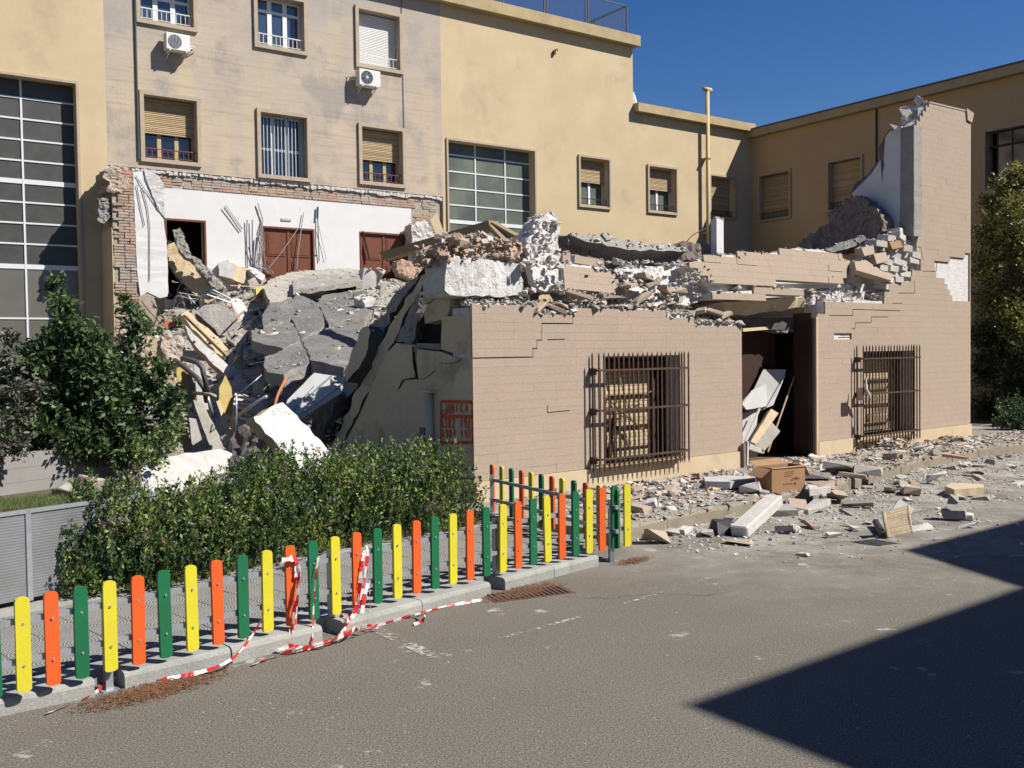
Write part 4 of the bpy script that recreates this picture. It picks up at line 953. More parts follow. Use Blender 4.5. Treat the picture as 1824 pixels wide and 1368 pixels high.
sidefrag('wall_fragment', 'broad steep shaded wall strip left of the diagonal gap', [(745, 490), (705, 552), (685, 592), (640, 672), (592, 770), (560, 830), (540, 830), (575, 745), (592, 700), (612, 672), (640, 620), (640, 600), (665, 575), (683, 560), (700, 530), (728, 500)], .22, 6, m='concrete', mside='darkrubble', rough=.04)
sidefrag('wall_fragment', 'rounded shaded slab leaning beside the dark roof slabs', [(640, 590), (655, 580), (660, 590), (655, 620), (640, 655), (618, 680), (612, 665), (625, 630)], -.05, 8, m='sidebeige', mside='darkrubble')
sidefrag('wall_fragment', 'narrow shaded slab between gap and black opening', [(741, 530), (748, 522), (738, 600), (735, 616), (705, 612), (718, 580)], .16, 3, m='concrete', mside='darkrubble', rough=.05)
sidefrag('wall_fragment', 'broken lower shaded slab at the foot of the diagonal gap', [(560, 700), (575, 690), (600, 705), (590, 745), (565, 790), (548, 800), (556, 750)], -.1, 10, m='darkrubble', mside='darkrubble', rough=.06)
bm_ = MB(); P0 = spx(745, 500, .5); 
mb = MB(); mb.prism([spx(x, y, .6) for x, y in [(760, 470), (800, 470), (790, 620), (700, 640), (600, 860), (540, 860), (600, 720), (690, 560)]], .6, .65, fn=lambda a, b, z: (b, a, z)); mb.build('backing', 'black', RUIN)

# ---------------------------------------------------------------- barred windows
def grate(w_, label, g0, g1, zt_, zb_, nbar, broken):
    o = bpy.data.objects.new('window', None); COL.objects.link(o); o.parent = RUIN; o['label'] = label
    u0, u1, z0, z1 = w_
    mb = MB(); mb.box((u0, .30, z0), (u0+.045, .40, z1)); mb.box((u1-.045, .30, z0), (u1, .40, z1)); mb.box((u0+.045, .30, z1-.05), (u1-.045, .40, z1)); mb.build('window_frame', 'browndark', o)
    mb = MB(); mb.box((u0, .03, z0-.03), (u1, .34, z0+.0)); mb.build('sill', 'plinth', o)
    us = u0+(u1-u0)*.80
    # pale inner shutter of horizontal slats, left two thirds
    n = 22; me = None
    for i in range(n):
        zc = z0+.04+(z1-z0-.22)*i/n
        if me is None:
            mb = MB(); mb.box((u0+.05, .32, 0), (us, .335, (z1-z0-.22)/n-.006)); q = mb.build('shutter_slat', 'plank', o); me = q.data
        else: q = inst('shutter_slat', me, o)
        q.location = (0, random.uniform(-.004, .004), zc)
    mb = MB()
    for f in (.38, .68): zc = z0+(z1-z0)*(1-f); mb.box((u0+.02, .298, zc-.024), (us+.02, .316, zc+.024))
    mb.box((us, .27, z0+.02), (us+.05, .31, z1-.05)); mb.build('shutter_rail', 'browndark', o)
    mb = MB(); mb.box((u0+.05, .24, z1-.20), (u1-.05, .30, z1-.06)); mb.build('roller_box', 'browndark', o)
    if broken:
        for (a, b, c) in (((.10, .66), (.75, .28), .035), ((.10, .56), (.50, .40), .03), ((.35, .86), (.50, .50), .02), ((.48, .50), (.92, .68), .015), ((.30, .50), (.15, .02), .05), ((.42, .34), (.50, .12), .04)):
            mb = MB(); mb.bar((u0+(u1-u0)*a[0]*.8, .19, z0+(z1-z0)*a[1]), (u0+(u1-u0)*b[0]*.8, .16, z0+(z1-z0)*b[1]), c, c*.6); mb.build('broken_lath', 'timber' if c < .05 else 'browndark', o)
        mb = MB(); mb.prism([(u0+.07, z0), (u0+.23, z0), (u0+.20, z0+.68), (u0+.09, z0+.70)], .2, .23); mb.build('torn_curtain', 'black', o)
    # the projecting iron cage
    G = bpy.data.objects.new('window_grate', None)
    us_ = [g0+(g1-g0)*i/(nbar-1) for i in range(nbar)]; me = None; ve = -.16
    for i, u in enumerate(us_):
        if me is None:
            mb = MB(); mb.add([(-.009, -.009, -.03), (.009, -.009, -.03), (.009, .009, -.03), (-.009, .009, -.03), (-.009, -.009, zt_-zb_), (.009, -.009, zt_-zb_), (.009, .009, zt_-zb_), (-.009, .009, zt_-zb_), (0, 0, -.09), (0, 0, zt_-zb_+.05)],
                              [(0, 1, 5, 4), (1, 2, 6, 5), (2, 3, 7, 6), (3, 0, 4, 7), (1, 0, 8), (2, 1, 8), (3, 2, 8), (0, 3, 8), (4, 5, 9), (5, 6, 9), (6, 7, 9), (7, 4, 9)])
            q = mb.build('grate_bar', 'iron', o); me = q.data
        else: q = inst('grate_bar', me, o)
        q.location = (u, ve, zb_); q.rotation_euler = (0, random.uniform(-.006, .006), 0)
    for u in (g0-.0, g1):
        q = inst('grate_bar', me, o); q.location = (u, -.035, zb_)
    for z in (zt_-.20, (zt_+zb_)/2+.01, zb_+.10):
        mb = MB(); mb.box((g0-.012, ve-.012, z-.014), (g1+.012, ve+.012, z+.014)); mb.box((g0-.012, ve, z-.014), (g0+.006, .03, z+.014)); mb.box((g1-.006, ve, z-.014), (g1+.012, .03, z+.014)); mb.build('grate_crossbar', 'iron', o)
        mb = MB(); mb.box((g0-.03, -.10, z-.06), (g0+.02, .0, z+.03)); mb.build('grate_bracket', 'iron', o)
    mb = MB(); mb.box((g0+.03, -.15, zb_+.0), (g1-.1, -.05, zb_+.02)); mb.build('fallen_lath', 'timber', o)
    return o
g0 = cpx(1067, 700, -.16)[0]; g1 = cpx(1226.5, 700, -.16)[0]; grate(w1, 'left barred window with broken laths behind a rusty iron cage', g0, g1, cpx(1150, 632, -.16)[1], cpx(1150, 823, -.16)[1], 20, True)
g0 = cpx(1538, 700, -.16)[0]; g1 = cpx(1638.5, 700, -.16)[0]; grate(w2, 'right barred window with pale shutters behind a rusty iron cage', g0, g1, cpx(1600, 618, -.16)[1], cpx(1600, 780, -.16)[1], 20, False)
# rag caught in the second cage
u, z = cpx(1530, 703, -.18); rg = fempty('hanging_plate', 'dark plate and pale rag caught on the left edge of the right window cage', 'plate', FC, u, -.2, z)
mb = MB(); mb.box((-.12, -.02, -.1), (.10, .0, .12)); mb.build('plate', 'iron', rg)
mb = MB(); mb.tube([(.14, -.03, .3), (.1, -.05, .1), (.22, -.05, -.02), (.28, -.04, -.1)], [.01, .03, .03, .01], 6); mb.build('rag', 'dustw', rg)
u, z = cpx(1544, 745, -.19); rg = fempty('hanging_rag', 'small red and white rag tied inside the right window cage', 'rag', FC, u, -.19, z); mb = MB(); mb.tube([(0, 0, .1), (.02, 0, 0), (.01, 0, -.08)], [.01, .035, .01], 6); mb.build('rag', 'redpaint', rg)

# ================================================================== RIGHT: cross wall behind the tower, inner pier
def xpl(u): return FC.w(u, 0, 0), FC.u*-1
def cross(name, label, pts, u, th, m, **k):
    P, N = xpl(u); return slab(name, label, 'wall', pts, P, N, th, m, **k)
uX = uTL-.02
colm = fempty('broken_cross_wall', 'broken white plastered cross wall behind the tower with dusty brick end', 'wall', FC)
P, N = xpl(uX); slab('pillar', None, None, [(1604, 228), (1628, 222), (1628, 420), (1603, 420)], P-FC.u*.12, N, .3, 'concrete', parent=colm, rough=.004, jit=.004)
P, N = xpl(uX-.10); slab('plaster', None, None, [(1571, 330), (1577, 245), (1586, 232), (1605, 224), (1603, 420), (1574, 420), (1572, 392), (1560, 372), (1545, 358), (1522, 352), (1517, 345), (1530, 332), (1552, 310), (1568, 285)], P, N, .05, 'white', parent=colm, rough=.004, sub=1, jit=.01)
P, N = xpl(uX); slab('brick_core', None, None, [(1603, 222), (1585, 230), (1575, 245), (1566, 262), (1567, 285), (1552, 303), (1530, 320), (1515, 345), (1512, 360), (1500, 400), (1560, 420), (1603, 420)], P, N, .45, 'brickdark', parent=colm, rough=.03, sub=2, jit=.04)
P, N = xpl(uX-.5); slab('brick_end', None, None, [(1478, 400), (1472, 385), (1480, 372), (1498, 362), (1520, 350), (1545, 357), (1562, 373), (1573, 395), (1570, 432), (1540, 438), (1450, 455), (1395, 458), (1385, 446), (1420, 437), (1440, 420), (1460, 405)], P, N, .4, 'brickdark', parent=colm, rough=.07, jit=.05, edge=.08)
# broken edge rubble up the tower's left rim
EV = [(1602, 222), (1612, 214), (1622, 212), (1632, 205), (1640, 198), (1648, 190), (1652, 182), (1630, 196), (1640, 210), (1620, 204), (1645, 180)]
for i, (x, y) in enumerate(EV):
    u, z = cpx(x, y, .12); s = random.uniform(.16, .30)
    inst('edge_stone', random.choice(CH['dustw'] if i % 3 else CH['concrete']), RUIN, (u, .2+random.uniform(-.1, .1), z), (random.random()*3, random.random()*3, random.random()*3), (s, s*.8, s*.7))
mbp = MB(); u0, z0 = cpx(1616, 380); mbp.tube([cp_ for cp_ in [(uX-.06, .1, cpx(1614, 418)[1]), (uX-.05, .1, cpx(1614, 395)[1]), (uX-.02, .1, cpx(1618, 376)[1])]], .05, 7); mbp.build('torn_pipe', 'insul', RUIN)

# ================================================================== LEFT BRICK PIER ON THE FACADE
PIER = fempty('brick_pier', 'broken brick pier with yellow painted side at the left end of the white wall', 'wall', FA)
pv = -1.15
ppx = lambda x, y, v=pv: FA.at(x, y, v)
pl = [ppx(x, y) for x, y in [(186, 305), (200, 297), (236, 301), (240, 320), (242, 400), (247, 520), (250, 560), (262, 590), (262, 640)]]
uL = ppx(203, 450)[0]
mb = MB(); mb.prism([(uL, .1), (uL, pl[1][1]-.02)]+pl[2:7]+[(pl[6][0], .1)], pv+.05, 0.0); mb.build('pier_core', 'brickjoint', PIER)
mb = MB(); mb.prism([(uL-.03, .1), (uL-.03, pl[1][1]-1.4), (uL-.001, pl[1][1]-1.4), (uL-.001, .1)], pv+.03, -.001); mb.build('painted_side', 'yellow', PIER)
bme2 = None; z = 1.9; cnt = 0; restb = MB()
while z < pl[2][1]-.04:
    sp_ = row_spans([(uL, .1), (uL, pl[1][1]-.02)]+pl[2:7]+[(pl[6][0], .1)], z)
    if not sp_: z += .068; continue
    a, b = sp_[0]; u = a+random.choice((.0, .12))
    while u < b-.02:
        L = min(.24, b-u)
        if noise.noise(Vector((u*3, z*2.5, 9))) > -.45 and L > .05:
            dv = pv+random.uniform(-.012, .02)
            if cnt < 290:
                if bme2 is None: bb_ = MB(); bb_.box((-.5, 0, -.029), (.5, .12, .029)); o = bb_.build('brick', 'brick', PIER); bme2 = o.data
                else: o = inst('brick', bme2, PIER)
                o.location = (u+L/2, dv, z); o.scale = (L-.008, 1, random.uniform(.8, 1.05)); o.rotation_euler = (0, random.uniform(-.04, .04), random.uniform(-.08, .08)); cnt += 1
            else: restb.box((u+.004, dv, z-.028), (u+L-.004, dv+.12, z+.028))
        u += .25
    z += .068
if restb.v: restb.build('brickwork', 'brick', PIER, kind='stuff')
P = FA.w(0, pv+.0, 0); N = -FA.v
slab('plaster_stub', None, None, [(237, 306), (262, 305), (284, 317), (290, 345), (292, 395), (297, 430), (300, 520), (298, 528), (285, 531), (262, 520), (250, 528), (244, 480), (240, 380)], P, N, .2, 'white', parent=PIER, rough=0, sub=0, jit=.008, mside='mortar')
slab('grey_render_patch', None, None, [(256, 300), (284, 314), (292, 330), (294, 388), (286, 378), (272, 350), (262, 325)], P-FA.v*.03, N, .06, 'mortar', parent=PIER, rough=.015, jit=.02)
slab('top_lump', None, None, [(186, 303), (200, 296), (236, 300), (240, 330), (215, 345), (190, 340), (196, 322), (184, 316)], P, N, .9, 'brick', parent=PIER, rough=.05, jit=.03, mside='brickjoint')
slab('hanging_lump', None, None, [(176, 353), (190, 350), (197, 362), (196, 385), (188, 396), (172, 391), (174, 372)], P-FA.v*-.1, N, .35, 'concrete', parent=PIER, rough=.06, jit=.03)
mb = MB()
for pts in ([(241, 313), (255, 335), (267, 350), (282, 372)], [(243, 330), (250, 370), (257, 402)], [(252, 335), (262, 370), (266, 405), (266, 500)]):
    mb.tube([(lambda q: (q[0], pv-.03, q[1]))(ppx(x, y)) for x, y in pts], .009, 5)
mb.build('cable', 'pvc', PIER)
# remains of the bay's second pier at the right end of the white wall
slab('pier_fragment', 'cracked plastered wall fragment beside the right double door', 'wall fragment', [(733, 400), (757, 392), (768, 410), (779, 435), (770, 455), (748, 452), (735, 440)], FA.w(0, -.5, 0), N, .4, 'mortar', mside='brick', rough=.04)
slab('plaster_board', 'yellowish striped lath panel leaning under the glazed bay', 'panel', [(766, 392), (778, 378), (792, 418), (792, 424), (778, 420)], FA.w(0, -.45, 0), N, .03, 'cream', rough=0, sub=0, jit=0)

# ================================================================== RUBBLE MOUND (heightfield in FC coordinates)
CT = [(3.7, 14.7, 3.95), (6.1, 14.5, 4.2), (7.9, 14.4, 4.35), (1.5, 14.8, 3.3), (0, 12.4, 2.2), (0, 10.6, 1.8), (.1, 7.7, 1.2), (0, 5.0, .55), (0, 3.9, .8), (.15, 3.3, 1.35), (.3, 2.5, 1.9), (.6, 1.7, 2.3),
      (-1.2, 7.3, .25), (-1.6, 3.5, .15), (-2.5, 4.4, .1), (-2.2, 9, .3), (-2.5, 12.5, .5), (-3.5, 8, .05), (1, 1.0, 2.2), (2.2, 6, 1.9), (3, 4, 2.35), (4, 9, 3.0), (7, 9, 3.4), (6, 4, 2.5), (9, 9, 3.4), (9, 4, 2.7), (12, 9, 2.6), (12, 3, 2.4), (5, 1.0, 2.45), (9, 1.0, 2.45), (2, 10.5, 2.6), (10, 14, 3.9), (-3, 2, .05), (-1, 1, .1)]
cx_ = np.array([c[:2] for c in CT]); cz_ = np.array([c[2] for c in CT])
D = np.linalg.norm(cx_[:, None]-cx_[None], axis=2); A_ = np.block([[D, np.ones((len(CT), 1)), cx_], [np.ones((1, len(CT))), np.zeros((1, 3))], [cx_.T, np.zeros((2, 3))]])
sol = np.linalg.solve(A_, np.concatenate([cz_, [0, 0, 0]]))
def mh(u, v):
    d = np.hypot(cx_[:, 0]-u, cx_[:, 1]-v); return float(d @ sol[:-3]+sol[-3]+sol[-2]*u+sol[-1]*v)
def mhn(u, v):
    n = noise.noise(Vector((u*.9, v*.9, 3)))*.16+noise.noise(Vector((u*2.6, v*2.6, 7)))*.09+noise.noise(Vector((u*7, v*7, 1)))*.035
    return mh(u, v)-.16+n
us_ = np.arange(-4, 12.3, .16); vs_ = np.arange(2.0, 15.0, .16); V = []; F = []
for v in vs_:
    for u in us_:
        zz = mhn(u, v)
        if u < 0: zz -= .0
        if u < .75 and v < 3.7: zz = min(zz, .05)
        if u < -1.2: zz -= (-1.2-u)*.9
        V.append((u, v, max(zz, -.05)))
nu = len(us_)
for j in range(len(vs_)-1):
    for i in range(nu-1): F.append((j*nu+i, j*nu+i+1, (j+1)*nu+i+1, (j+1)*nu+i))
mound = fempty('rubble_mound', 'sloping heap of grey rubble filling the collapsed room', 'rubble', FC)
mb = MB(); mb.v = V; mb.f = F; mb.m = [0]*len(F); mb.build('heap', 'dust', mound, kind='stuff')
pts = []
while len(pts) < 5200:
    u, v = random.uniform(-2.6, 9), random.uniform(2.4, 14.9)
    if u < 0 and v < 3.4 or u < -1.4: continue
    if noise.noise(Vector((u*.8, v*.8, 20))) < random.uniform(-.5, .15): continue
    pts.append((u, v, mhn(u, v)+.01))
chunkfield('loose_fragments', pts, ['dust', 'concrete', 'darkrubble', 'dustw', 'dust_flat', 'dustp'], mound, sizes=(.035, .26), flat=.45)
def mhit(px, py):           # where the line of sight meets the heap
    d = ray(px, py); t = 6.0
    while t < 34:
        p = CAM+d*t; q = FC.loc(p)
        if q[1] > 2 and q[2] < mh(q[0], q[1]): return p
        if q[1] > 14.9: return p
        t += .04
    return CAM+d*15
def frag(name, label, pts, b, e, th, m, lift=.12, cat='slab', at=None, **k):
    c = at or (sum(p[0] for p in pts)/len(pts), sum(p[1] for p in pts)/len(pts)); P = mhit(*c); P = P+(CAM-P).normalized()*lift
    return slab(name, label, cat, pts, P, nvec(b, e), th, m, **k)
# fallen roof slabs, dark membrane up: one shared plane falling towards the street side
p1 = FA.w(apx(450, 490)[0], -.4, apx(450, 490)[1]); p2 = FA.w(apx(690, 478)[0], -.5, apx(690, 478)[1]); v3, z3 = spx(600, 700, -.1); p3 = FC.w(-.1, v3, z3)
RN = (p2-p1).cross(p3-p1).normalized(); RN = RN if RN.z > 0 else -RN
print('roof normal', RN, 'sun dot', RN.dot(SUN))
def roofp(label, pts, d=0.0, tb=0, th=.2, m='darkslab', **k):
    N = (RN+Vector((random.uniform(-.06, .06), random.uniform(-.06, .06), 0))+bd(tb)*(.12 if tb else 0)).normalized()
    c = (sum(p[0] for p in pts)/len(pts), sum(p[1] for p in pts)/len(pts)); P = hitp(c[0], c[1], p1+RN*d, RN)
    return slab('roof_slab', label, 'roof slab', pts, P, N, th, m, mside='concrete', **dict(dict(rough=.02, jit=.02, edge=.2), **k))
roofp('dark roof slab at the upper left of the fallen roof', [(467, 562), (478, 544), (503, 538), (519, 562), (500, 568), (470, 582)], .06)
roofp('large central dark roof slab between two cracks', [(505, 545), (530, 525), (564, 538), (583, 579), (538, 603), (524, 574)], .0)
roofp('dark roof slab at the left edge above the torn debris', [(447, 590), (498, 569), (520, 570), (535, 604), (505, 621), (470, 613), (449, 606)], .03)
roofp('biggest dark roof slab, sagging towards the shaded wall', [(539, 606), (590, 581), (612, 574), (640, 578), (648, 600), (640, 640), (612, 655), (556, 643)], .08)
roofp('curled dark roof slab at the lowest edge of the fallen roof', [(470, 650), (472, 635), (505, 623), (536, 609), (556, 644), (530, 655), (505, 668), (475, 662)], .12, tb=200)
roofp('dark roof slab at the upper right beside the pale chips', [(566, 538), (577, 520), (620, 506), (655, 520), (672, 545), (650, 566), (612, 572), (586, 579)], .0)
roofp('flat dusty roof slab lying at the foot of the middle door', [(470, 512), (478, 500), (520, 484), (610, 478), (650, 482), (646, 500), (620, 506), (577, 519), (532, 524), (500, 536), (480, 540)], .05, m='dust')
roofp('pale dusty strip of roof edge above the dark slabs', [(520, 500), (560, 490), (640, 488), (642, 500), (560, 512), (522, 516)], .18, th=.12, m='concrete')
frag('concrete_block', 'smooth white block lying on the dark roof slabs', [(600, 552), (607, 549), (652, 563), (648, 574), (608, 573), (600, 566)], 140, 35, .2, 'dustw', .35, rough=.01, cat='block')
# ribbed metal sheet with lines
P = hitp(560, 715, FC.w(-.95, 0, 0), FC.u); o = slab('ribbed_sheet', 'grey ribbed sheet slanting below the dark roof slabs', 'sheet', [(498, 762), (512, 712), (560, 664), (616, 672), (608, 700), (562, 728), (530, 752)], P, nvec(160, 40), .03, 'panelgrey', rough=.004, jit=.005, sub=0, mside='galv')
W3 = outline3([(516, 735), (590, 672), (540, 735), (612, 684), (505, 755), (560, 690), (530, 745), (600, 694)], P, nvec(160, 40)); mb = MB()
for i in range(0, 8, 2): mb.bar(W3[i]-o.location+Vector((0, 0, .012)), W3[i+1]-o.location+Vector((0, 0, .012)), .02, .025)
mb.build('rib', 'galv', o)
# the bright white wall slab
P = mhit(515, 790); P = FC.w(-.9, 0, 0); P = hitp(515, 765, FC.w(-2.3, 5, 0), FC.u)
slab('white_slab', 'brilliant white plastered slab standing on edge in front of the heap', 'slab', [(452, 742), (503, 717), (512, 724), (576, 789), (590, 812), (560, 840), (525, 838), (500, 800), (455, 750)], P, nvec(128, 16), .16, 'scuffed', rough=.014, jit=.016, mside='cream', sub=2, edge=.08)
slab('wall_fragment', 'brown stony underside fragment left of the white slab', 'wall fragment', [(405, 790), (440, 752), (455, 750), (500, 802), (510, 840), (440, 845), (410, 825)], P-bd(0)*-.25, nvec(200, 20), .3, 'brickdark', rough=.06, jit=.04)
frag('cream_beam', 'long cream lintel with a dark groove sloping down the heap', [(322, 560), (334, 553), (352, 572), (388, 600), (452, 664), (440, 672), (400, 640), (348, 592)], 150, 40, .2, 'cream', .45, cat='beam', rough=.01)
frag('cream_panel', 'broad cream wall panel below the grooved lintel', [(328, 578), (346, 596), (398, 642), (438, 672), (470, 692), (474, 710), (440, 718), (415, 690), (398, 664), (380, 650), (366, 632), (345, 612)], 155, 38, .15, 'dustw', .4, cat='wall fragment', rough=.012, mside='brick')
c0 = mhit(380, 610); mb = MB(); L3 = outline3([(330, 563), (438, 668)], c0+(CAM-c0).normalized()*.5, nvec(150, 40)); mbr = MB(); mbr.bar(L3[0]-L3[0], L3[1]-L3[0], .06, .05); q = mbr.build('groove_batten', 'timber'); q.location = L3[0]; tag(q, 'brown batten lying in the groove of the cream lintel', 'batten')
frag('concrete_column', 'thick rounded concrete column piece above the cream lintel', [(349, 557), (360, 546), (396, 538), (422, 564), (428, 582), (408, 600), (396, 602), (377, 582)], 160, 30, .45, 'concrete', .35, cat='column', rough=.03, mside='darkrubble')
frag('concrete_chunk', 'pale broken stone below the column piece', [(402, 600), (430, 584), (440, 590), (436, 612), (420, 616)], 170, 30, .3, 'dust', .3, cat='rubble', rough=.03)
frag('stair_flight', 'yellowish sloping slab leaning from the open doorway', [(297, 428), (312, 432), (402, 512), (392, 527), (370, 541), (348, 526), (297, 470)], 175, 32, .25, 'cream', .5, cat='slab', mside='concrete', rough=.02)
frag('concrete_chunk', 'crumbled concrete end of the sloping slab', [(352, 470), (375, 480), (402, 512), (392, 530), (370, 543), (345, 525)], 172, 30, .2, 'concrete', .6, cat='rubble', rough=.05)
frag('concrete_column', 'stony column stump poking into the open doorway', [(308, 410), (318, 406), (327, 414), (336, 446), (400, 512), (388, 518), (345, 470), (316, 440)], 165, 20, .25, 'concrete', .75, cat='column', rough=.06, jit=.03)
frag('stone_block', 'squared pale stone block on top of the heap below the white wall', [(388, 468), (402, 464), (421, 472), (415, 497), (390, 491)], 160, 15, .35, 'dustw', .4, cat='block', rough=.01)
frag('stone_block', 'yellowish side of a squared block right of the pale block', [(421, 473), (440, 478), (434, 505), (415, 498)], 120, 5, .35, 'cream', .4, cat='block', rough=.01)
frag('stone_block', 'long flat pale block behind the yellowish one', [(421, 472), (448, 473), (472, 490), (466, 500), (440, 480)], 160, 55, .2, 'dustw', .4, cat='block', rough=.012)
frag('insulation_board', 'yellow insulation board lying under the middle door', [(456, 513), (500, 503), (511, 500), (511, 508), (478, 523), (456, 526)], 140, 30, .12, 'yelloww', .5, cat='board', rough=.01)
frag('plaster_chunk', 'curved pale tile piece right of the yellowish block', [(440, 500), (468, 488), (474, 500), (460, 516), (446, 514)], 150, 35, .15, 'dust', .3, cat='rubble', rough=.03)
for i, (x, y, s, lab) in enumerate([(615, 487, .38, 'white lump below the right end of the white wall'), (655, 505, .5, 'angular grey boulder under the right double door'), (672, 497, .42, 'pale boulder beside the black hollow'), (682, 522, .30, 'flat pale stone at the edge of the black hollow'), (640, 540, .36, 'upright pale stone on the chip slope'), (650, 555, .45, 'wide pale stone low on the chip slope'), (665, 548, .3, 'small pale stone on the chip slope'), (430, 560, .5, 'grey stone left of the dark roof slabs'), (437, 640, .5, 'grey stone in the dark gully'), (470, 690, .35, 'grey stone above the brick steps'), (485, 480, .3, 'tan stone at the foot of the middle door')]):
    p = mhit(x, y); o = inst('rubble_stone', random.choice(CH['dustw' if i % 2 else 'dust']), None, p+Vector((0, 0, .08)), (random.random()*6, random.random()*6, random.random()*6), (s*1.3, s, s*.8)); tag(o, lab, 'rubble')
# brick lump and hollow near the shaded side
frag('brick_lump', 'broken lump of hollow bricks above the shaded wall strips', [(706, 465), (722, 462), (750, 470), (748, 486), (730, 496), (718, 492), (708, 478)], 150, 10, .4, 'brick', 1.2, cat='rubble', rough=.07, jit=.04)
# roof beam and braces
def beam(name, label, a, b, w_, h, m, cat='beam', extra=None):
    c = (a+b)/2; mb = MB(); mb.bar(a-c, b-c, w_, h)
    if extra: extra(mb, c)
    o = mb.build(name, m); o.location = c; return tag(o, label, cat)
def cw(px, py, v): q = cpx(px, py, v); return FC.w(q[0], v, q[1])
beam('roof_beam', 'long thin roof timber rising to a peak over the broken wall', cw(688, 457, 6), cw(880, 401, 3.0), .22, .14, 'timber')
beam('roof_beam', 'short brace running down right from the peak of the timber', cw(880, 401, 3.0), cw(922, 425, 1.5), .10, .10, 'timber')
beam('roof_beam', 'steeper short brace under the peak of the timber', cw(876, 405, 2.9), cw(905, 437, 1.5), .09, .09, 'timber')
beam('roof_sheet', 'dark edging board on top of the long timber', cw(688, 452, 6.1), cw(880, 396, 3.1), .3, .03, 'graydark', 'board')
# lower left: boards, pipes, yellow sheet, bricks steps
LP = lambda x, y, u=-1.0: hitp(x, y, FC.w(u, 0, 0), FC.u)
def lfrag(name, label, pts, u, b, e, th, m, cat='board', **k):
    c = (sum(p[0] for p in pts)/len(pts), sum(p[1] for p in pts)/len(pts)); return slab(name, label, cat, pts, LP(c[0], c[1], u), nvec(b, e), th, m, **dict(dict(rough=.006, jit=.008), **k))
lfrag('wood_board', 'broad grey board leaning below the black pipes', [(344, 712), (362, 718), (398, 790), (410, 818), (388, 826), (360, 760)], -1.2, 150, 25, .05, 'dust')
lfrag('wood_board', 'upright pale board at the left end of the debris', [(322, 744), (333, 744), (342, 800), (330, 812), (324, 780)], -1.1, 150, 8, .05, 'plank')
lfrag('wood_board', 'second upright pale board with a brown edge', [(336, 744), (349, 746), (362, 790), (352, 804), (342, 790)], -1.0, 150, 8, .05, 'dustw', mside='timber')
lfrag('wood_board', 'tall yellowish board behind the leaves', [(314, 655), (328, 652), (338, 700), (334, 735), (320, 728)], -.9, 150, 8, .05, 'yelloww')
lfrag('wood_board', 'narrow brown board standing beside the yellow one', [(330, 655), (340, 660), (350, 700), (345, 735), (337, 730)], -.8, 150, 8, .04, 'timber')
lfrag('wood_board', 'pale door panel behind the black pipes', [(345, 650), (358, 652), (372, 730), (352, 728)], -.7, 150, 8, .04, 'dustw')
lfrag('yellow_sheet', 'curved yellow sheet standing in the debris', [(390, 690), (401, 668), (412, 690), (416, 716), (412, 740), (398, 735), (390, 715)], -.5, 150, 15, .03, 'yelloww', cat='sheet')
lfrag('wood_board', 'thin double batten slanting down left of the white slab', [(385, 715), (392, 712), (414, 780), (408, 786)], -.9, 150, 20, .03, 'plank')
lfrag('brick_lump', 'ribbed brick stair lump between the yellow sheet and the sheet metal', [(418, 700), (470, 710), (468, 735), (440, 752), (424, 770), (416, 740)], -.3, 150, 40, .3, 'dustw', cat='rubble', mside='brick', rough=.02)
sb = tag(fempty('brick_rows', None, None, WORLD), 'rows of broken hollow brick below the cream panel', 'bricks')
Pc = LP(443, 728, -.35); sb.location = Pc
for i in range(7):
    a = LP(420, 706+i*9, -.45)-Pc; b = LP(455-i*2, 712+i*9, -.45)-Pc; m_ = MB(); m_.bar(a, b, .07, .04); m_.build('brick_rib', 'brick' if i % 2 else 'dustw', sb)
def tubeobj(name, label, pts, r, m, cat='pipe', u=None, n=7):
    P = [Vector(p) for p in pts]; c = P[0]; mb = MB(); mb.tube([p-c for p in P], r, n); o = mb.build(name, m, smooth=True); o.location = c; return tag(o, label, cat)
tubeobj('bent_pipe', 'thick black bent pipe arching over the boards', [LP(312, 642, -1.1), LP(330, 655, -1.1), LP(350, 672, -1.1), LP(364, 692, -1.1), LP(368, 715, -1.0)], .045, 'pvc')
tubeobj('bent_pipe', 'second black pipe with a sharp bend at the top', [LP(325, 638, -1.2), LP(352, 646, -1.2), (LP(360, 655, -1.2)), LP(368, 690, -1.1), LP(370, 700, -1.0)], .045, 'pvc')
tubeobj('bent_pipe', 'pale grey conduit dropping from the bent pipes', [LP(368, 700, -1.0), LP(372, 715, -1), LP(376, 730, -.95), LP(378, 740, -.9)], .03, 'galv')
tubeobj('bent_pipe', 'short rusty pipe lying across the boards', [LP(345, 700, -1.2), LP(375, 703, -1.1), LP(383, 706, -1.1)], .03, 'plank')
tubeobj('bent_pipe', 'grey rod leaning beside the white slab', [LP(418, 745, -1), LP(450, 722, -.9), LP(475, 706, -.8)], .03, 'galv')
tubeobj('bent_pipe', 'dark rod slanting behind the white slab', [LP(455, 745, -.7), LP(480, 722, -.6), LP(500, 700, -.5), LP(505, 680, -.4)], .025, 'pvc')
tubeobj('bent_pipe', 'orange flexible conduit above the white slab', [LP(488, 725, -.8), LP(496, 700, -.6), LP(510, 672, -.4)], .022, 'terracotta')
tubeobj('bent_pipe', 'thin upright grey pole among the debris', [LP(420, 775, -1.1), LP(421, 740, -1.1), LP(421, 704, -1.1)], .014, 'galv')
tubeobj('bent_pipe', 'thin straight rod crossing the brick rows', [LP(422, 704, -.9), LP(445, 686, -.8), (LP(466, 668, -.6))], .010, 'galv')
CT_ = empty('torn_cables', 'tangle of torn grey cables and straps hanging behind the pier', 'cables', mhit(330, 535))
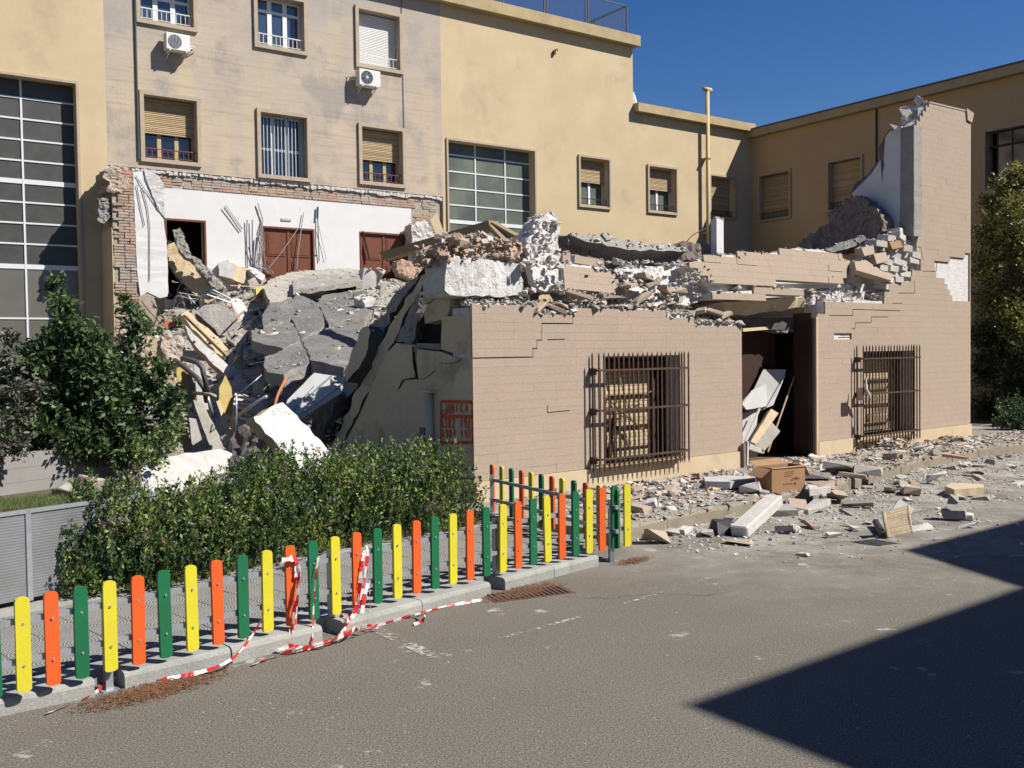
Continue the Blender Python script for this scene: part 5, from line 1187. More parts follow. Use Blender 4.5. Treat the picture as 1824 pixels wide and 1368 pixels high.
for k in range(26):
    a = mhit(305+random.uniform(0, 55), 512+random.uniform(0, 45)); b = a+Vector((random.uniform(-.5, .6), random.uniform(-.4, .4), random.uniform(.05, .5))); c = b+Vector((random.uniform(-.4, .5), random.uniform(-.3, .3), random.uniform(-.5, .1)))
    mb = MB(); mb.tube([q-CT_.location for q in (a, (a+b)/2+Vector((0, 0, .15)), b, c)], random.choice((.008, .012, .02)), 4); mb.build('cable', random.choice(('cable', 'cable', 'galv', 'pvc')), CT_)
tp = hitp(303, 573, FA.w(0, -1.6, 0), FA.v); slab('terracotta_pipe', 'broken orange terracotta pipe piece beside the ivy', 'pipe', [(292, 560), (300, 572), (306, 575), (315, 560), (317, 575), (310, 590), (312, 600), (300, 594), (293, 580)], tp, -FA.v, .05, 'terracotta', rough=.02)
# foreground pale slab at the bottom left
lfrag('concrete_slab', 'large pale slab lying at the left behind the hedge', [(236, 858), (262, 826), (330, 806), (392, 799), (416, 808), (404, 840), (330, 872), (262, 900), (240, 892)], -2.2, 140, 62, .2, 'dustw', cat='slab', rough=.012, jit=.02)
lfrag('brick_lump', 'crumbling brick stub at the foot of the brick pier', [(214, 592), (235, 583), (262, 600), (272, 632), (262, 650), (240, 640), (236, 612)], -.6, 150, 20, .5, 'brick', cat='rubble', rough=.06, jit=.04)
lfrag('brick_lump', 'brick stub with pale edge beside the ivy', [(288, 596), (318, 592), (330, 612), (324, 640), (300, 645), (288, 620)], -.6, 150, 20, .5, 'brick', cat='rubble', rough=.06, jit=.04)
lfrag('wall_fragment', 'tan rendered wall piece between the two brick stubs', [(262, 600), (290, 605), (302, 645), (318, 700), (300, 730), (262, 690), (255, 645)], -.45, 160, 5, .4, 'cream', cat='wall fragment', rough=.02)

# ================================================================== BROKEN BAND ALONG THE TOP OF THE FRONT WALL
def ffrag(name, label, pts, v, th, m, tilt=6, tb=0, cat='wall fragment', **k):
    c = (sum(p[0] for p in pts)/len(pts), sum(p[1] for p in pts)/len(pts)); q = cpx(c[0], c[1], v); P = FC.w(q[0], v, q[1])
    N = (-FC.v*cos(radians(tilt))+Vector((0, 0, 1))*sin(radians(tilt))+FC.u*sin(radians(tb))).normalized()
    return slab(name, label, cat, pts, P, N, th, m, **k)
def tile_slab(o, pts, v, tilt, tb, prefix='facing_stone', off=.012, rot=0, th_=TH):
    """facing stones laid on a fallen wall piece, in its own tilted plane"""
    c = (sum(p[0] for p in pts)/len(pts), sum(p[1] for p in pts)/len(pts)); q = cpx(c[0], c[1], v); P = FC.w(q[0], v, q[1])
    N = (-FC.v*cos(radians(tilt))+Vector((0, 0, 1))*sin(radians(tilt))+FC.u*sin(radians(tb))).normalized()
    X = (FC.u-N*FC.u.dot(N)).normalized(); X = Matrix.Rotation(radians(rot), 3, N) @ X; Y = N.cross(X)
    if Y.z < 0: Y = -Y
    poly = [((w_-P).dot(X), (w_-P).dot(Y)) for w_ in outline3(pts, P, N)]
    Rm = Matrix((X, Y, X.cross(Y))).transposed(); E = Rm.to_euler(); z = min(p[1] for p in poly); top = max(p[1] for p in poly)
    un = None
    while z < top:
        for a, b in row_spans(poly, z+th_/2):
            u = a
            while u < b-.05:
                L = min(random.choice((.3, .4, .5)), b-u)
                w_ = P+X*(u+L/2)+Y*(z+th_/2)+N*(off+random.uniform(-.001, .001)+(random.random() < .08)*.008)-o.location
                if un is None: mb = MB(); mb.box((-.5, -.5, -.5), (.5, .5, .5)); t_ = mb.build(prefix, 'tile', o); un = t_.data
                else: t_ = inst(prefix, un, o)
                t_.location = w_; t_.rotation_euler = E; t_.scale = (L-.0016, th_-.0016, .03); u += L
        z += th_
ffrag('rough_wall_block', 'big rough grey white wall block at the left end of the broken top', [(797, 456), (830, 458), (880, 463), (926, 469), (931, 500), (932, 528), (900, 529), (845, 526), (802, 526), (792, 516)], .20, .45, 'mortar', 3, rough=.02, sub=3)
ffrag('brick_crest', 'jagged crest of pink broken brick on the rough block', [(780, 440), (800, 428), (812, 420), (832, 424), (855, 430), (885, 432), (913, 434), (924, 449), (911, 464), (880, 463), (855, 461), (806, 458), (795, 457)], .34, .35, 'dustp', 8, rough=.06, jit=.05, sub=3, edge=.08)
pts = []
for _ in range(420):
    x = random.uniform(778, 925); y = random.uniform(418 if x < 860 else 430, 462); v = random.uniform(.18, .6); q = cpx(x, y, v); pts.append((q[0], v, q[1]))
for _ in range(160):
    x = random.uniform(745, 800); y = random.uniform(440, 475); v = random.uniform(.3, 1.0); q = cpx(x, y, v); pts.append((q[0], v, q[1]))
crest = fempty('brick_rubble', 'loose pink and cream brick bits along the jagged crest', 'rubble', FC); chunkfield('brick_bits', pts, ['dustp', 'dustp', 'dustw', 'brick'], crest, sizes=(.04, .15), flat=.7)
ffrag('dark_stone', 'dark stone wedged in the gap right of the rough block', [(927, 470), (940, 477), (956, 520), (958, 532), (940, 533), (931, 500)], .32, .3, 'darkrubble', 5, rough=.04)
ffrag('mortar_spire', 'pointed white mortar spire rising above the broken top', [(937, 440), (942, 425), (948, 414), (957, 392), (975, 381), (984, 383), (990, 394), (996, 407), (993, 428), (998, 440), (1001, 453), (996, 470), (970, 466), (944, 463)], .30, .35, 'mortarw', 4, rough=.05, jit=.035, sub=3, edge=.09)
ffrag('mortar_block', 'white cracked wall block under the spire', [(942, 472), (957, 465), (995, 470), (1003, 495), (1010, 517), (980, 519), (962, 516), (952, 500)], .22, .35, 'mortarw', 8, rough=.02, sub=3)
T1 = [(1000, 468), (1050, 474), (1100, 480), (1105, 500), (1111, 522), (1060, 519), (1004, 514)]
o = ffrag('tiled_wall_piece', 'tilted beige stone faced piece in the middle of the broken top', T1, .18, .25, 'mortarw', 12, rough=.0, jit=0); tile_slab(o, T1, .18, 12, 0, rot=-3)
T2 = [(1022, 456), (1045, 459), (1075, 465), (1073, 474), (1045, 471), (1020, 468)]
o = ffrag('tiled_wall_piece', 'narrow stone faced strip above the tilted beige piece', T2, .36, .2, 'mortarw', 0, rough=.0, jit=0); tile_slab(o, T2, .36, 0, 0, rot=-5)
o = ffrag('facing_block', 'single upright facing stone right of the spire', [(1003, 450), (1016, 449), (1016, 467), (1002, 465)], .30, .12, 'tile', 0, rough=0, jit=0, cat='stone')
ffrag('mortar_block', 'long white mortar surface behind the loose facing stones', [(1100, 479), (1187, 473), (1222, 471), (1240, 487), (1266, 506), (1262, 530), (1250, 538), (1222, 544), (1150, 548), (1062, 546), (1020, 540), (1004, 516), (1060, 520), (1113, 522)], .30, .3, 'mortarw', 14, rough=.03, sub=3)
o = ffrag('facing_strip', 'long flat facing strip low on the broken top', [(1145, 540), (1190, 534), (1217, 527), (1217, 538), (1180, 543), (1147, 547)], .10, .1, 'tile', 10, rough=0, jit=.004, cat='stone')
T3 = [(1224, 472), (1240, 465), (1262, 456), (1300, 454), (1368, 452), (1418, 442), (1465, 446), (1490, 455), (1522, 470), (1512, 486), (1496, 505), (1430, 505), (1350, 505), (1268, 505), (1250, 492), (1240, 484)]
o = ffrag('tiled_wall_band', 'long stone faced wall band above the doorway', T3, .12, .35, 'mortarw', 10, rough=0, jit=0); tile_slab(o, T3, .12, 10, 0, off=.016)
T4 = [(1266, 521), (1350, 517), (1428, 514), (1431, 527), (1350, 531), (1267, 533)]
o = ffrag('tiled_wall_band', 'thin stone faced band below the long one', T4, .04, .3, 'mortarw', 4, rough=0, jit=0); tile_slab(o, T4, .04, 4, 0)
ffrag('mortar_strip', 'white mortar strip between the two stone faced bands', [(1262, 507), (1350, 506), (1496, 506), (1500, 512), (1430, 515), (1350, 518), (1266, 521)], .14, .25, 'mortarw', 4, rough=.015, jit=.01)
ffrag('lintel', 'sagging concrete lintel over the doorway', [(1250, 546), (1290, 538), (1368, 533), (1432, 529), (1436, 546), (1370, 556), (1322, 562), (1255, 562)], .25, .5, 'sidebeige', -18, rough=.01, cat='lintel')
ffrag('lintel', 'dark inner beam end at the right of the doorway', [(1384, 575), (1440, 572), (1440, 592), (1384, 592)], .45, .3, 'concrete', 0, rough=.01, cat='lintel')
beam('conduit', 'pale conduit crossing the upper left of the doorway', cw(1321, 588, .2), cw(1372, 584, .5), .05, .05, 'cream', 'pipe')
ffrag('roof_edge_slab', 'thick brown broken edge of the flat roof slab', [(1008, 418), (1030, 422), (1060, 432), (1130, 444), (1197, 446), (1222, 446), (1217, 466), (1180, 471), (1125, 466), (1060, 457), (1010, 437)], 1.0, .5, 'brickdark', -6, rough=.04, sub=3, cat='roof slab')
ffrag('roof_top_slab', 'thin light grey top of the flat roof slab with a tilted tile', [(1012, 416), (1045, 418), (1120, 428), (1195, 437), (1224, 443), (1222, 447), (1170, 447), (1130, 445), (1060, 433), (1030, 424)], .9, .6, 'concrete', 35, rough=.01, cat='roof slab')
ffrag('loose_tile', 'small grey tile lying tilted on the flat roof slab', [(1072, 416), (1080, 413), (1091, 425), (1081, 428)], .9, .05, 'concrete', 20, rough=0, cat='tile')
ffrag('dark_block', 'dark brown masonry block right of the flat roof slab', [(1212, 437), (1235, 433), (1262, 434), (1266, 447), (1264, 459), (1235, 462), (1216, 463)], 1.1, .5, 'brickdark', 0, rough=.06, cat='block')
mb = MB(); mb.box((-.09, 0, 0), (.09, .12, .6)); q = cpx(1283, 454, .9); o = mb.build('white_post', 'white'); o.location = FC.w(q[0], .9, q[1]); o.rotation_euler = (0, 0, FC.rz); tag(o, 'short white post standing behind the broken top', 'post')
tubeobj('bent_wire', 'thin rusty wire curling up beside the vent pipe', [cw(1222, 432, 1.1), cw(1232, 420, 1.1), cw(1246, 412, 1.2), cw(1262, 405, 1.3)], .008, 'iron', 'wire', n=4)
# small slabs, shards, chunks lying on top of the standing wall
band = fempty('wall_top_debris', 'white and grey shards lying along the top of the front wall', 'rubble', FC); pts = []
def top_z(u):
    z = 0
    for poly in (OL, OR):
        for i in range(len(poly)):
            a, b = poly[i], poly[(i+1) % len(poly)]
            if min(a[0], b[0]) <= u <= max(a[0], b[0]) and abs(a[0]-b[0]) > 1e-4: z = max(z, a[1]+(u-a[0])/(b[0]-a[0])*(b[1]-a[1]))
    return z
for _ in range(1500):
    u = random.uniform(.1, uD0-.02); v = random.uniform(.0, .45); pts.append((u, v, top_z(u)+.01+v*random.uniform(.1, .5)))
for _ in range(450):
    x = random.uniform(1440, 1580); v = random.uniform(.05, .6); y = random.uniform(500, 545); q = cpx(x, y, v)
    pts.append((q[0], v, min(q[1], OR[3][1]+.05+v*.7)))
chunkfield('shards', pts, ['dustw', 'dustw', 'dust', 'concrete', 'tile'], band, sizes=(.03, .15), flat=.4)
ffrag('mortar_block', 'crumbly white lump right of the long stone faced band', [(1496, 506), (1512, 488), (1520, 474), (1530, 490), (1540, 510), (1535, 535), (1500, 540), (1440, 538), (1450, 525), (1480, 515)], .2, .3, 'mortarw', 8, rough=.06, jit=.04, sub=3)
sh = [((955, 546), 'tan shard on the wall top below the dark wedged stone', .5), ((985, 548), 'long shard on the wall top under the white cracked block', .45), ((1000, 543), 'steeper shard beside the notch in the wall top', .4), ((1040, 543), 'shard left of the centre under the tilted beige piece', .4), ((1125, 505), 'long slanted shard right of the tilted beige piece', .55), ((1150, 498), 'uppermost tan shard in the middle of the white mortar', .5), ((1163, 505), 'leaning shard crossing the uppermost tan one', .45), ((1185, 520), 'small shard above the flat facing strip', .4), ((1205, 515), 'pale shard right of the small one above the strip', .4), ((1140, 530), 'short shard touching the left end of the facing strip', .4), ((1090, 530), 'broad shard on the white mortar above the left window', .5), ((1030, 527), 'shard hanging below the tilted beige piece', .45), ((1312, 512), 'grey shard on the long band above the doorway', .3), ((1250, 552), 'shard at the left end of the sagging lintel', .4), ((1290, 560), 'pale shard on the stepped wall top by the doorway', .35), ((1270, 556), 'orange tinted shard left of the doorway corner', .35)]
for i, ((x, y), lab, s) in enumerate(sh):
    v = .12 if y > 540 else .08; q = cpx(x, y, v); o = inst('facing_shard', random.choice(CH['tile_flat']), None, FC.w(q[0], v, q[1]), (random.uniform(-.3, .3), random.uniform(-.5, .5), FC.rz+random.uniform(-.6, .6)), (s, s*.45, .07)); tag(o, lab, 'stone', 'loose facing shards on the wall top')
bits = []
for _ in range(1300):
    x = random.uniform(928, 1270); y = random.uniform(466, 548); v = random.uniform(.02, .2); q = cpx(x, y, v)
    if noise.noise(Vector((x*.02, y*.04, 3))) < .02 or (1002 < x < 1108 and 470 < y < 520): continue
    bits.append((q[0], v, q[1]))
for _ in range(70):
    x, y = random.uniform(938, 1000), random.uniform(392, 468)
    if y < 440 and (x < 950+ (440-y)*.1 or x > 994): continue
    q = cpx(x, y, .27); bits.append((q[0], .27+random.uniform(-.02, .03), q[1]))
chunkfield('mortar_bits', bits, ['dustw', 'dustw_flat', 'dustw', 'dust'], band, sizes=(.03, .12), flat=.6)
# leaning stack of blocks beside the tower
ST = fempty('leaning_block_stack', 'leaning stack of loosened white blocks against the tower', 'masonry', FC); bme3 = None
rowsS = [((1600, 428), 2), ((1590, 440), 3), ((1575, 452), 4), ((1560, 466), 5), ((1552, 480), 6), ((1556, 494), 5), ((1580, 508), 3), ((1592, 520), 3)]
for j in range(11):
    y = 412+j*11.0
    xl = [1592, 1580, 1560, 1548, 1540, 1530, 1524, 1540, 1560, 1575, 1585][j]; x = xl+random.uniform(-3, 3)
    while x < (1624 if j < 7 else 1618):
        L = random.choice((14, 18, 22)); v = random.uniform(-.02, .14); q = cpx(x+L/2, y+(x-xl)*(-.02)+random.uniform(-1, 1), v)
        if bme3 is None: m_ = MB(); m_.box((-.5, -.5, -.5), (.5, .5, .5)); o = m_.build('block', 'dustw', ST); bme3 = o.data
        else: o = inst('block', bme3, ST)
        o.location = (q[0], v+.1, q[1]); o.scale = (L*.0165, .24, .105); o.rotation_euler = (random.uniform(-.1, .1), random.uniform(.0, .22), random.uniform(-.25, .25)); x += L+2
for i, (p4, lab) in enumerate([([(1584, 431), (1603, 428), (1609, 440), (1590, 444)], 'reddish pair of facing stones high in the leaning stack'), ([(1534, 441), (1556, 437), (1558, 452), (1540, 456)], 'dark beige facing stone at the left of the leaning stack'), ([(1556, 452), (1578, 449), (1582, 465), (1562, 470)], 'beige facing stone in the middle of the leaning stack'), ([(1522, 466), (1542, 463), (1565, 478), (1563, 492), (1525, 481)], 'long beige facing stone at the foot of the leaning stack'), ([(1565, 478), (1590, 488), (1588, 500), (1563, 492)], 'last beige facing stone sloping towards the tower')]):
    ffrag('facing_stone', lab, p4, -.04, .14, 'tile' if i else 'card', 18, cat='stone', rough=.0, jit=.0)
ffrag('tile_ramp', 'dark sloping row of roof tiles behind the leaning stack', [(1470, 444), (1500, 430), (1540, 420), (1545, 428), (1520, 440), (1480, 450)], .5, .1, 'graydark', 20, cat='tiles', rough=.01)

# small fragments that came to rest on whatever lies below them
bpy.context.view_layer.update(); _dg = bpy.context.evaluated_depsgraph_get(); lie = []; lie2 = []
for _ in range(9000):
    u, v = random.uniform(-1.0, 8), random.uniform(2.0, 14.8)
    if noise.noise(Vector((u*.7, v*.7, 31))) < random.uniform(-.5, .35): continue
    w_ = FC.w(u, v, 9.0); h_ = SC.ray_cast(_dg, w_, Vector((0, 0, -1)))
    if h_[0] and h_[2].z > .55 and h_[1].z < 5.0 and (random.random() < .16 or not h_[4].name.startswith('roof_slab')): lie.append((u, v, h_[1].z+.01))
for _ in range(2600):
    u, v = random.uniform(.1, 9.9), random.uniform(-.02, 1.0)
    w_ = FC.w(u, v, 9.0); h_ = SC.ray_cast(_dg, w_, Vector((0, 0, -1)))
    if h_[0] and h_[2].z > .4 and 2.2 < h_[1].z < 5.0: lie2.append((u, v, h_[1].z+.01))
chunkfield('resting_fragments', lie, ['dust', 'dust', 'dustw', 'dust_flat', 'dustw_flat', 'tile_flat', 'concrete'], mound, sizes=(.03, .17), flat=.45)
chunkfield('resting_shards', lie2, ['dustw', 'dustw_flat', 'dust', 'tile_flat'], band, sizes=(.025, .12), flat=.45)
print('resting', len(lie), len(lie2))
# splintered laths sticking out of the heap
LB = [(430, 520, 40), (450, 545, 70), (425, 575, 20), (445, 600, 120), (425, 630, 80), (460, 660, 30), (480, 680, 60), (500, 690, 100), (420, 655, 150), (405, 560, 75), (620, 500, 10), (660, 560, 130), (560, 475, 160), (530, 495, 95), (600, 470, 20), (478, 512, 140)]
for i, (x, y, a_) in enumerate(LB):
    p = mhit(x, y)+Vector((0, 0, .15)); d = nvec(a_, random.uniform(-5, 35))*random.uniform(.3, .75); mb = MB(); mb.bar(-d*.5, d*.5, random.choice((.03, .05, .08)), random.choice((.02, .03))); o = mb.build('splintered_lath', random.choice(('timber', 'plank', 'galv', 'cream'))); o.location = p
    tag(o, ['short', 'slender', 'broken', 'stubby'][i % 4]+' lath jutting '+['up', 'sideways', 'left', 'out'][(i//4) % 4]+' from the heap '+['under the yellow insulation board', 'beside the column piece', 'left of the dark roof slabs', 'below the grooved lintel', 'near the doorway slab', 'in the dark gully', 'above the ribbed sheet', 'over the ribbed sheet edge', 'beside the yellow curved sheet', 'near the thick column', 'on the dusty roof slab', 'among the pale stones', 'at the foot of the middle door', 'beside the insulation board', 'on the upper dusty slab', 'under the squared block'][i], 'lath', 'splintered laths in the heap')
# ================================================================== BOARD FENCE
SLX = [(38, 1234), (91, 1221), (147, 1206), (199, 1195), (247, 1182), (297, 1169), (342, 1158), (389, 1146), (436, 1135), (479, 1124), (519, 1115), (557, 1106), (596, 1094), (632, 1084), (669, 1076), (705, 1067), (739, 1058), (772, 1049), (805, 1041), (836, 1033), (867, 1025), (896, 1017), (923, 1011), (949, 1005), (975, 1001), (999, 996), (1023, 990), (1048, 986), (1071, 981), (1094, 977), (1116, 973)]
SP0 = [gnd(x, y, .13) for x, y in SLX]
xs_ = np.array([p.x for p in SP0]); ys_ = np.array([p.y for p in SP0]); ii = np.arange(31)
cfx = np.polyfit(ii, xs_, 3); cfy = np.polyfit(ii, ys_, 3)
def slat_pos(i): return Vector((float(np.polyval(cfx, i)), float(np.polyval(cfy, i)), 0))
FEN = empty('board_fence', 'low fence of yellow orange and green boards on grey steel rails along the road', 'fence')
def slat_mesh(h, w_=.078, t=.022):
    mb = MB(); out = [];  n = 7
    for k in range(n): a = pi*k/(n-1); out.append((w_/2*cos(a), h-.042+.042*sin(a)**.8))
    for k in range(n): a = pi+pi*k/(n-1); out.append((w_/2*cos(a), .030-.030*abs(sin(a))**.8))
    mb.prism(out, -t, 0); return mb
smeta = {}
cols = ['slat_y', 'slat_o', 'slat_g']; names = ['yellow board', 'orange board', 'green board']
tops = [(35, 1065), (89, 1056), (145, 1043), (195, 1033), (244, 1024), (293, 1014), (341, 1006), (387, 996), (433, 988), (476, 980), (516, 971), (555, 963), (594, 955), (630, 948), (667, 941), (702, 935), (736, 927), (771, 920), (803, 913), (834, 907), (865, 902), (895, 895), (921, 891), (947, 887), (973, 884), (997, 879), (1021, 876), (1046, 873), (1070, 868), (1092, 866), (1115, 863)]
hs = []
for i in range(31):
    p = slat_pos(i); d = ray(*tops[i]); t = hypot(p.x, p.y)/hypot(d.x, d.y); hs.append((CAM+d*t).z-.13)
hfit = np.polyfit(ii, hs, 1); print('slat h', np.polyval(hfit, [0, 30]))
bolts = None
for i in range(-1, 31):
    p = slat_pos(i); t = (slat_pos(i+.5)-slat_pos(i-.5)).normalized(); rz = atan2(t.y, t.x); c = i % 3
    if c not in smeta:
        o = slat_mesh(1.0).build('slat', cols[c], FEN, label=names[c]); smeta[c] = o.data
    else: o = inst('slat', smeta[c], FEN, label=names[c])
    h = float(np.polyval(hfit, i)); o.location = (p.x, p.y, .13); o.scale = (1, 1, h); o.rotation_euler = (random.uniform(-.01, .01), random.uniform(-.012, .012), rz)
    if bolts is None:
        mb = MB(); mb.tube([(0, 0, 0), (0, -.006, 0)], .008, 6); b = mb.build('screw', 'galv', FEN); bolts = b.data
        b.location = p+Vector((0, 0, .13+h*.28))+Vector((t.y, -t.x, 0))*.022
        b.rotation_euler = (0, 0, rz)
    else:
        b = inst('screw', bolts, FEN, p+Vector((0, 0, .13+h*.28))+Vector((t.y, -t.x, 0))*.022, (0, 0, rz))
    inst('screw', bolts, FEN, p+Vector((0, 0, .13+h*.72))+Vector((t.y, -t.x, 0))*.022, (0, 0, rz))
hm = float(np.polyval(hfit, 15))
for f in (.30, .70):
    pts = [slat_pos(i*.5)+Vector((0, 0, .13+hm*f)) for i in range(-3, 62)]
    mb = MB(); n = len(pts); A1 = []
    for i, p in enumerate(pts):
        t = (pts[min(i+1, n-1)]-pts[max(i-1, 0)]).normalized(); nn = Vector((-t.y, t.x, 0))
        A1 += [p+nn*.002+Vector((0, 0, -.016)), p+nn*.002+Vector((0, 0, .016)), p+nn*.032+Vector((0, 0, .016)), p+nn*.032+Vector((0, 0, -.016))]
    mb.add(A1, [(4*i+k, 4*i+4+k, 4*i+4+(k+1) % 4, 4*i+(k+1) % 4) for i in range(n-1) for k in range(4)]+[(0, 1, 2, 3), (4*n-1, 4*n-2, 4*n-3, 4*n-4)])
    mb.build('rail', 'galv', FEN)
for i, p in enumerate([(12.1, 'x')]): pass
for ip in (3.05, 12.05, 20.9, 29.1):
    p = slat_pos(ip); t = (slat_pos(ip+.5)-slat_pos(ip-.5)).normalized(); nn = Vector((-t.y, t.x, 0)); c = p+nn*.055
    mb = MB(); mb.box((-.022, -.022, 0), (.022, .022, .13+hm*.80)); mb.box((-.05, -.05, 0), (.05, .05, .008)); o = mb.build('post', 'galv', FEN); o.location = c; o.rotation_euler = (0, 0, atan2(t.y, t.x))
# return of the fence towards the ruin, seen from behind
RFN = empty('board_fence', 'short return of the board fence seen from its dark back beside the ruin corner', 'fence')
bx = [(1120, 858, 2), (1096, 854, 2), (1066, 849, 0), (1042, 847, 1), (1021, 846, 2), (1000, 842, 0), (982, 839, 1), (963, 835, 2), (945, 831, 0), (928, 828, 1), (910, 825, 2), (893, 822, 0), (876, 820, 1)]
ra, rb = slat_pos(30)+bd(-10)*.35, FC.w(-.10, -.95, 0)
q0 = gnd(1120, 958, .0); ra = Vector((1.07, 8.95, 0)); rb = Vector((-.25, 11.25, 0))
for i, (x, y, c) in enumerate(bx):
    if i == 0: continue
    d = ray(x, 900); N = Vector(((rb-ra).y, -(rb-ra).x, 0)).normalized(); p = CAM+d*((ra-CAM).dot(N)/d.dot(N)); p.z = .13
    o = inst('slat', smeta[c], RFN, (p.x, p.y, .13), (0, 0, atan2((rb-ra).y, (rb-ra).x)), (1, 1, hm), names[c])
tt = (rb-ra).normalized(); nn = Vector((tt.y, -tt.x, 0))
if nn.y > 0: nn = -nn
for f in (.3, .7): mb = MB(); mb.bar(ra.lerp(rb, .06)+nn*.02+Vector((0, 0, .13+hm*f)), rb+nn*.02+Vector((0, 0, .13+hm*f)), .03, .035); mb.build('rail', 'galv', RFN)
for f in (.09, .98): p = ra.lerp(rb, f)+nn*.03; mb = MB(); mb.box((-.022, -.022, 0), (.022, .022, .13+hm*.8)); o = mb.build('post', 'galv', RFN); o.location = p

# ================================================================== BARRIER TAPE
def tape(label, pts, w_=.045, twist=1.0, per=.16, seed=0, up=(0, 0, 1), group=None):
    rnd = random.Random(seed); P = [Vector(p) for p in pts]; Q = []
    for i in range(len(P)-1):
        p0 = P[max(i-1, 0)]; p1_ = P[i]; p2_ = P[i+1]; p3_ = P[min(i+2, len(P)-1)]
        for k in range(8):
            t = k/8; Q.append(.5*((2*p1_)+(p2_-p0)*t+(2*p0-5*p1_+4*p2_-p3_)*t*t+(3*p1_-p0-3*p2_+p3_)*t**3))
    Q.append(P[-1]); c = Q[0]; V = []; U = []; s = 0; a = rnd.random()*3
    for i, q in enumerate(Q):
        if i: s += (q-Q[i-1]).length
        d = (Q[min(i+1, len(Q)-1)]-Q[max(i-1, 0)]).normalized(); x = d.cross(Vector(up));
        if x.length < .1: x = d.cross(Vector((1, 0, 0)))
        x.normalize(); y = x.cross(d); a += rnd.uniform(-.25, .35)*twist; ww = w_*.72*(.35+.65*abs(sin(a*1.7+1)))
        o_ = (x*cos(a*.6)+y*sin(a*.6))*ww/2; m_ = Vector((rnd.uniform(-1, 1), rnd.uniform(-1, 1), rnd.uniform(0, 1)))*.003
        V += [q-o_-c, q+m_-c, q+o_-c]; U += [s/per]*3
    F = []
    for i in range(len(Q)-1):
        for k in (0, 1): F.append((3*i+k, 3*i+k+1, 3*i+4+k, 3*i+3+k))
    me = bpy.data.meshes.new('barrier_tape'); me.from_pydata([tuple(v) for v in V], [], F); me.materials.append(MT['tape'])
    uv = me.uv_layers.new(name='UVMap')
    for l in me.loops: uv.data[l.index].uv = (U[l.vertex_index], 0)
    me.update(); o = bpy.data.objects.new('barrier_tape', me); COL.objects.link(o); o.location = c; return tag(o, label, 'tape', group)
G = lambda x, y, z=.012: gnd(x, y, z)
def FP(x, y, back=-.02):    # point at the fence face
    s_ = slat_pos(15); t = (slat_pos(22)-slat_pos(8)).normalized(); nn = Vector((-t.y, t.x, 0)); best = None
    P = slat_pos(max(0, min(30, float(np.interp(x, [q[0] for q in SLX], range(31))))))+nn*back
    p = hitp(x, y, P, nn); return p
tape('tape strand trailing along the gutter under the left boards', [G(80, 1272), G(115, 1258), G(150, 1245), G(172, 1232), G(188, 1215, .05)], .04, 1, seed=1)
tape('long tape strand sagging from the left fence post over pine needles', [G(205, 1208, .03), G(240, 1208), (G(300, 1208)), G(345, 1200, .02), G(385, 1188, .04), G(420, 1168, .08), FP(450, 1130), FP(470, 1095)], .045, 1, seed=2)
tape('crumpled tape bundle lying along the kerb in the middle', [G(448, 1185), G(480, 1172), G(520, 1160, .03), G(560, 1150, .03), G(600, 1138, .04), G(630, 1120, .08), FP(640, 1100), FP(652, 1060)], .05, 1.5, seed=3)
tape('second crumpled strand twisted into the middle bundle', [G(490, 1160), G(530, 1155, .04), G(575, 1143), G(620, 1130, .05), G(660, 1120, .03)], .05, 2, seed=4)
tape('third crumpled strand along the kerb beside the post', [G(495, 1158, .05), G(520, 1150, .06), G(545, 1155, .02), G(590, 1140, .06), G(615, 1125, .06)], .05, 2, seed=5)
tape('tape strand hanging down from the orange board to the kerb', [FP(502, 998, -.04), FP(516, 996, -.05), FP(528, 997, -.05), FP(530, 1030, -.05), FP(526, 1070, -.06), FP(522, 1110, -.07), G(512, 1148, .03)], .075, .8, seed=6)
tape('wide pale tape strand beside the orange board', [FP(531, 998, -.05), FP(533, 1030, -.06), FP(528, 1080, -.05), FP(520, 1120, -.06), G(515, 1152, .02)], .06, 1.2, seed=16)
tape('narrow tape strand running down over the green board', [FP(567, 992, -.04), FP(563, 1020, -.05), FP(560, 1060, -.05), FP(558, 1100, -.06), G(557, 1143, .02)], .03, .8, seed=7)
tape('bunch of tape strands falling from the upper rail near the middle', [FP(653, 972, 0), FP(655, 985, -.03), FP(652, 1010, -.04), FP(648, 1040, -.05), FP(640, 1075, -.05), FP(630, 1105, -.06), G(622, 1122, .03)], .05, 1.2, seed=8)
tape('second strand of the bunch falling near the middle', [FP(650, 980, -.03), FP(644, 1010, -.04), FP(640, 1050, -.05), FP(632, 1090, -.06), G(600, 1140, .02)], .05, 1.6, seed=9)
tape('third strand of the bunch ending at the kerb', [FP(656, 1040, -.03), FP(650, 1060, -.04), FP(645, 1090, -.05), FP(640, 1110, -.05), G(636, 1120, .03)], .05, 2, seed=10)
tape('short strand dangling left of the green board', [FP(658, 1038, -.03), FP(659, 1065, -.04), FP(660, 1090, -.05), FP(660, 1112, -.05)], .03, 1, seed=11)
tape('long straight strand lying on the road towards the drain', [G(640, 1122), G(680, 1112), G(720, 1100), G(748, 1092, .03), G(780, 1083), G(820, 1075), G(858, 1068)], .035, .7, seed=12)
tape('curled end of tape bending back on the road', [G(725, 1098, .02), G(748, 1090, .05), G(757, 1097, .05), G(752, 1106), G(738, 1112)], .04, 1, seed=13)
tape('flat folded strand on the road right of the bundle', [G(628, 1128), G(650, 1122, .04), G(672, 1120, .02), G(660, 1114, .05), G(632, 1113, .03)], .06, 1, seed=14)
tape('small loop of tape tied round the fence post foot', [G(606, 1100, .08), G(616, 1108, .10), G(624, 1100, .12), G(612, 1095, .12), G(606, 1102, .06)], .05, 1, seed=15)

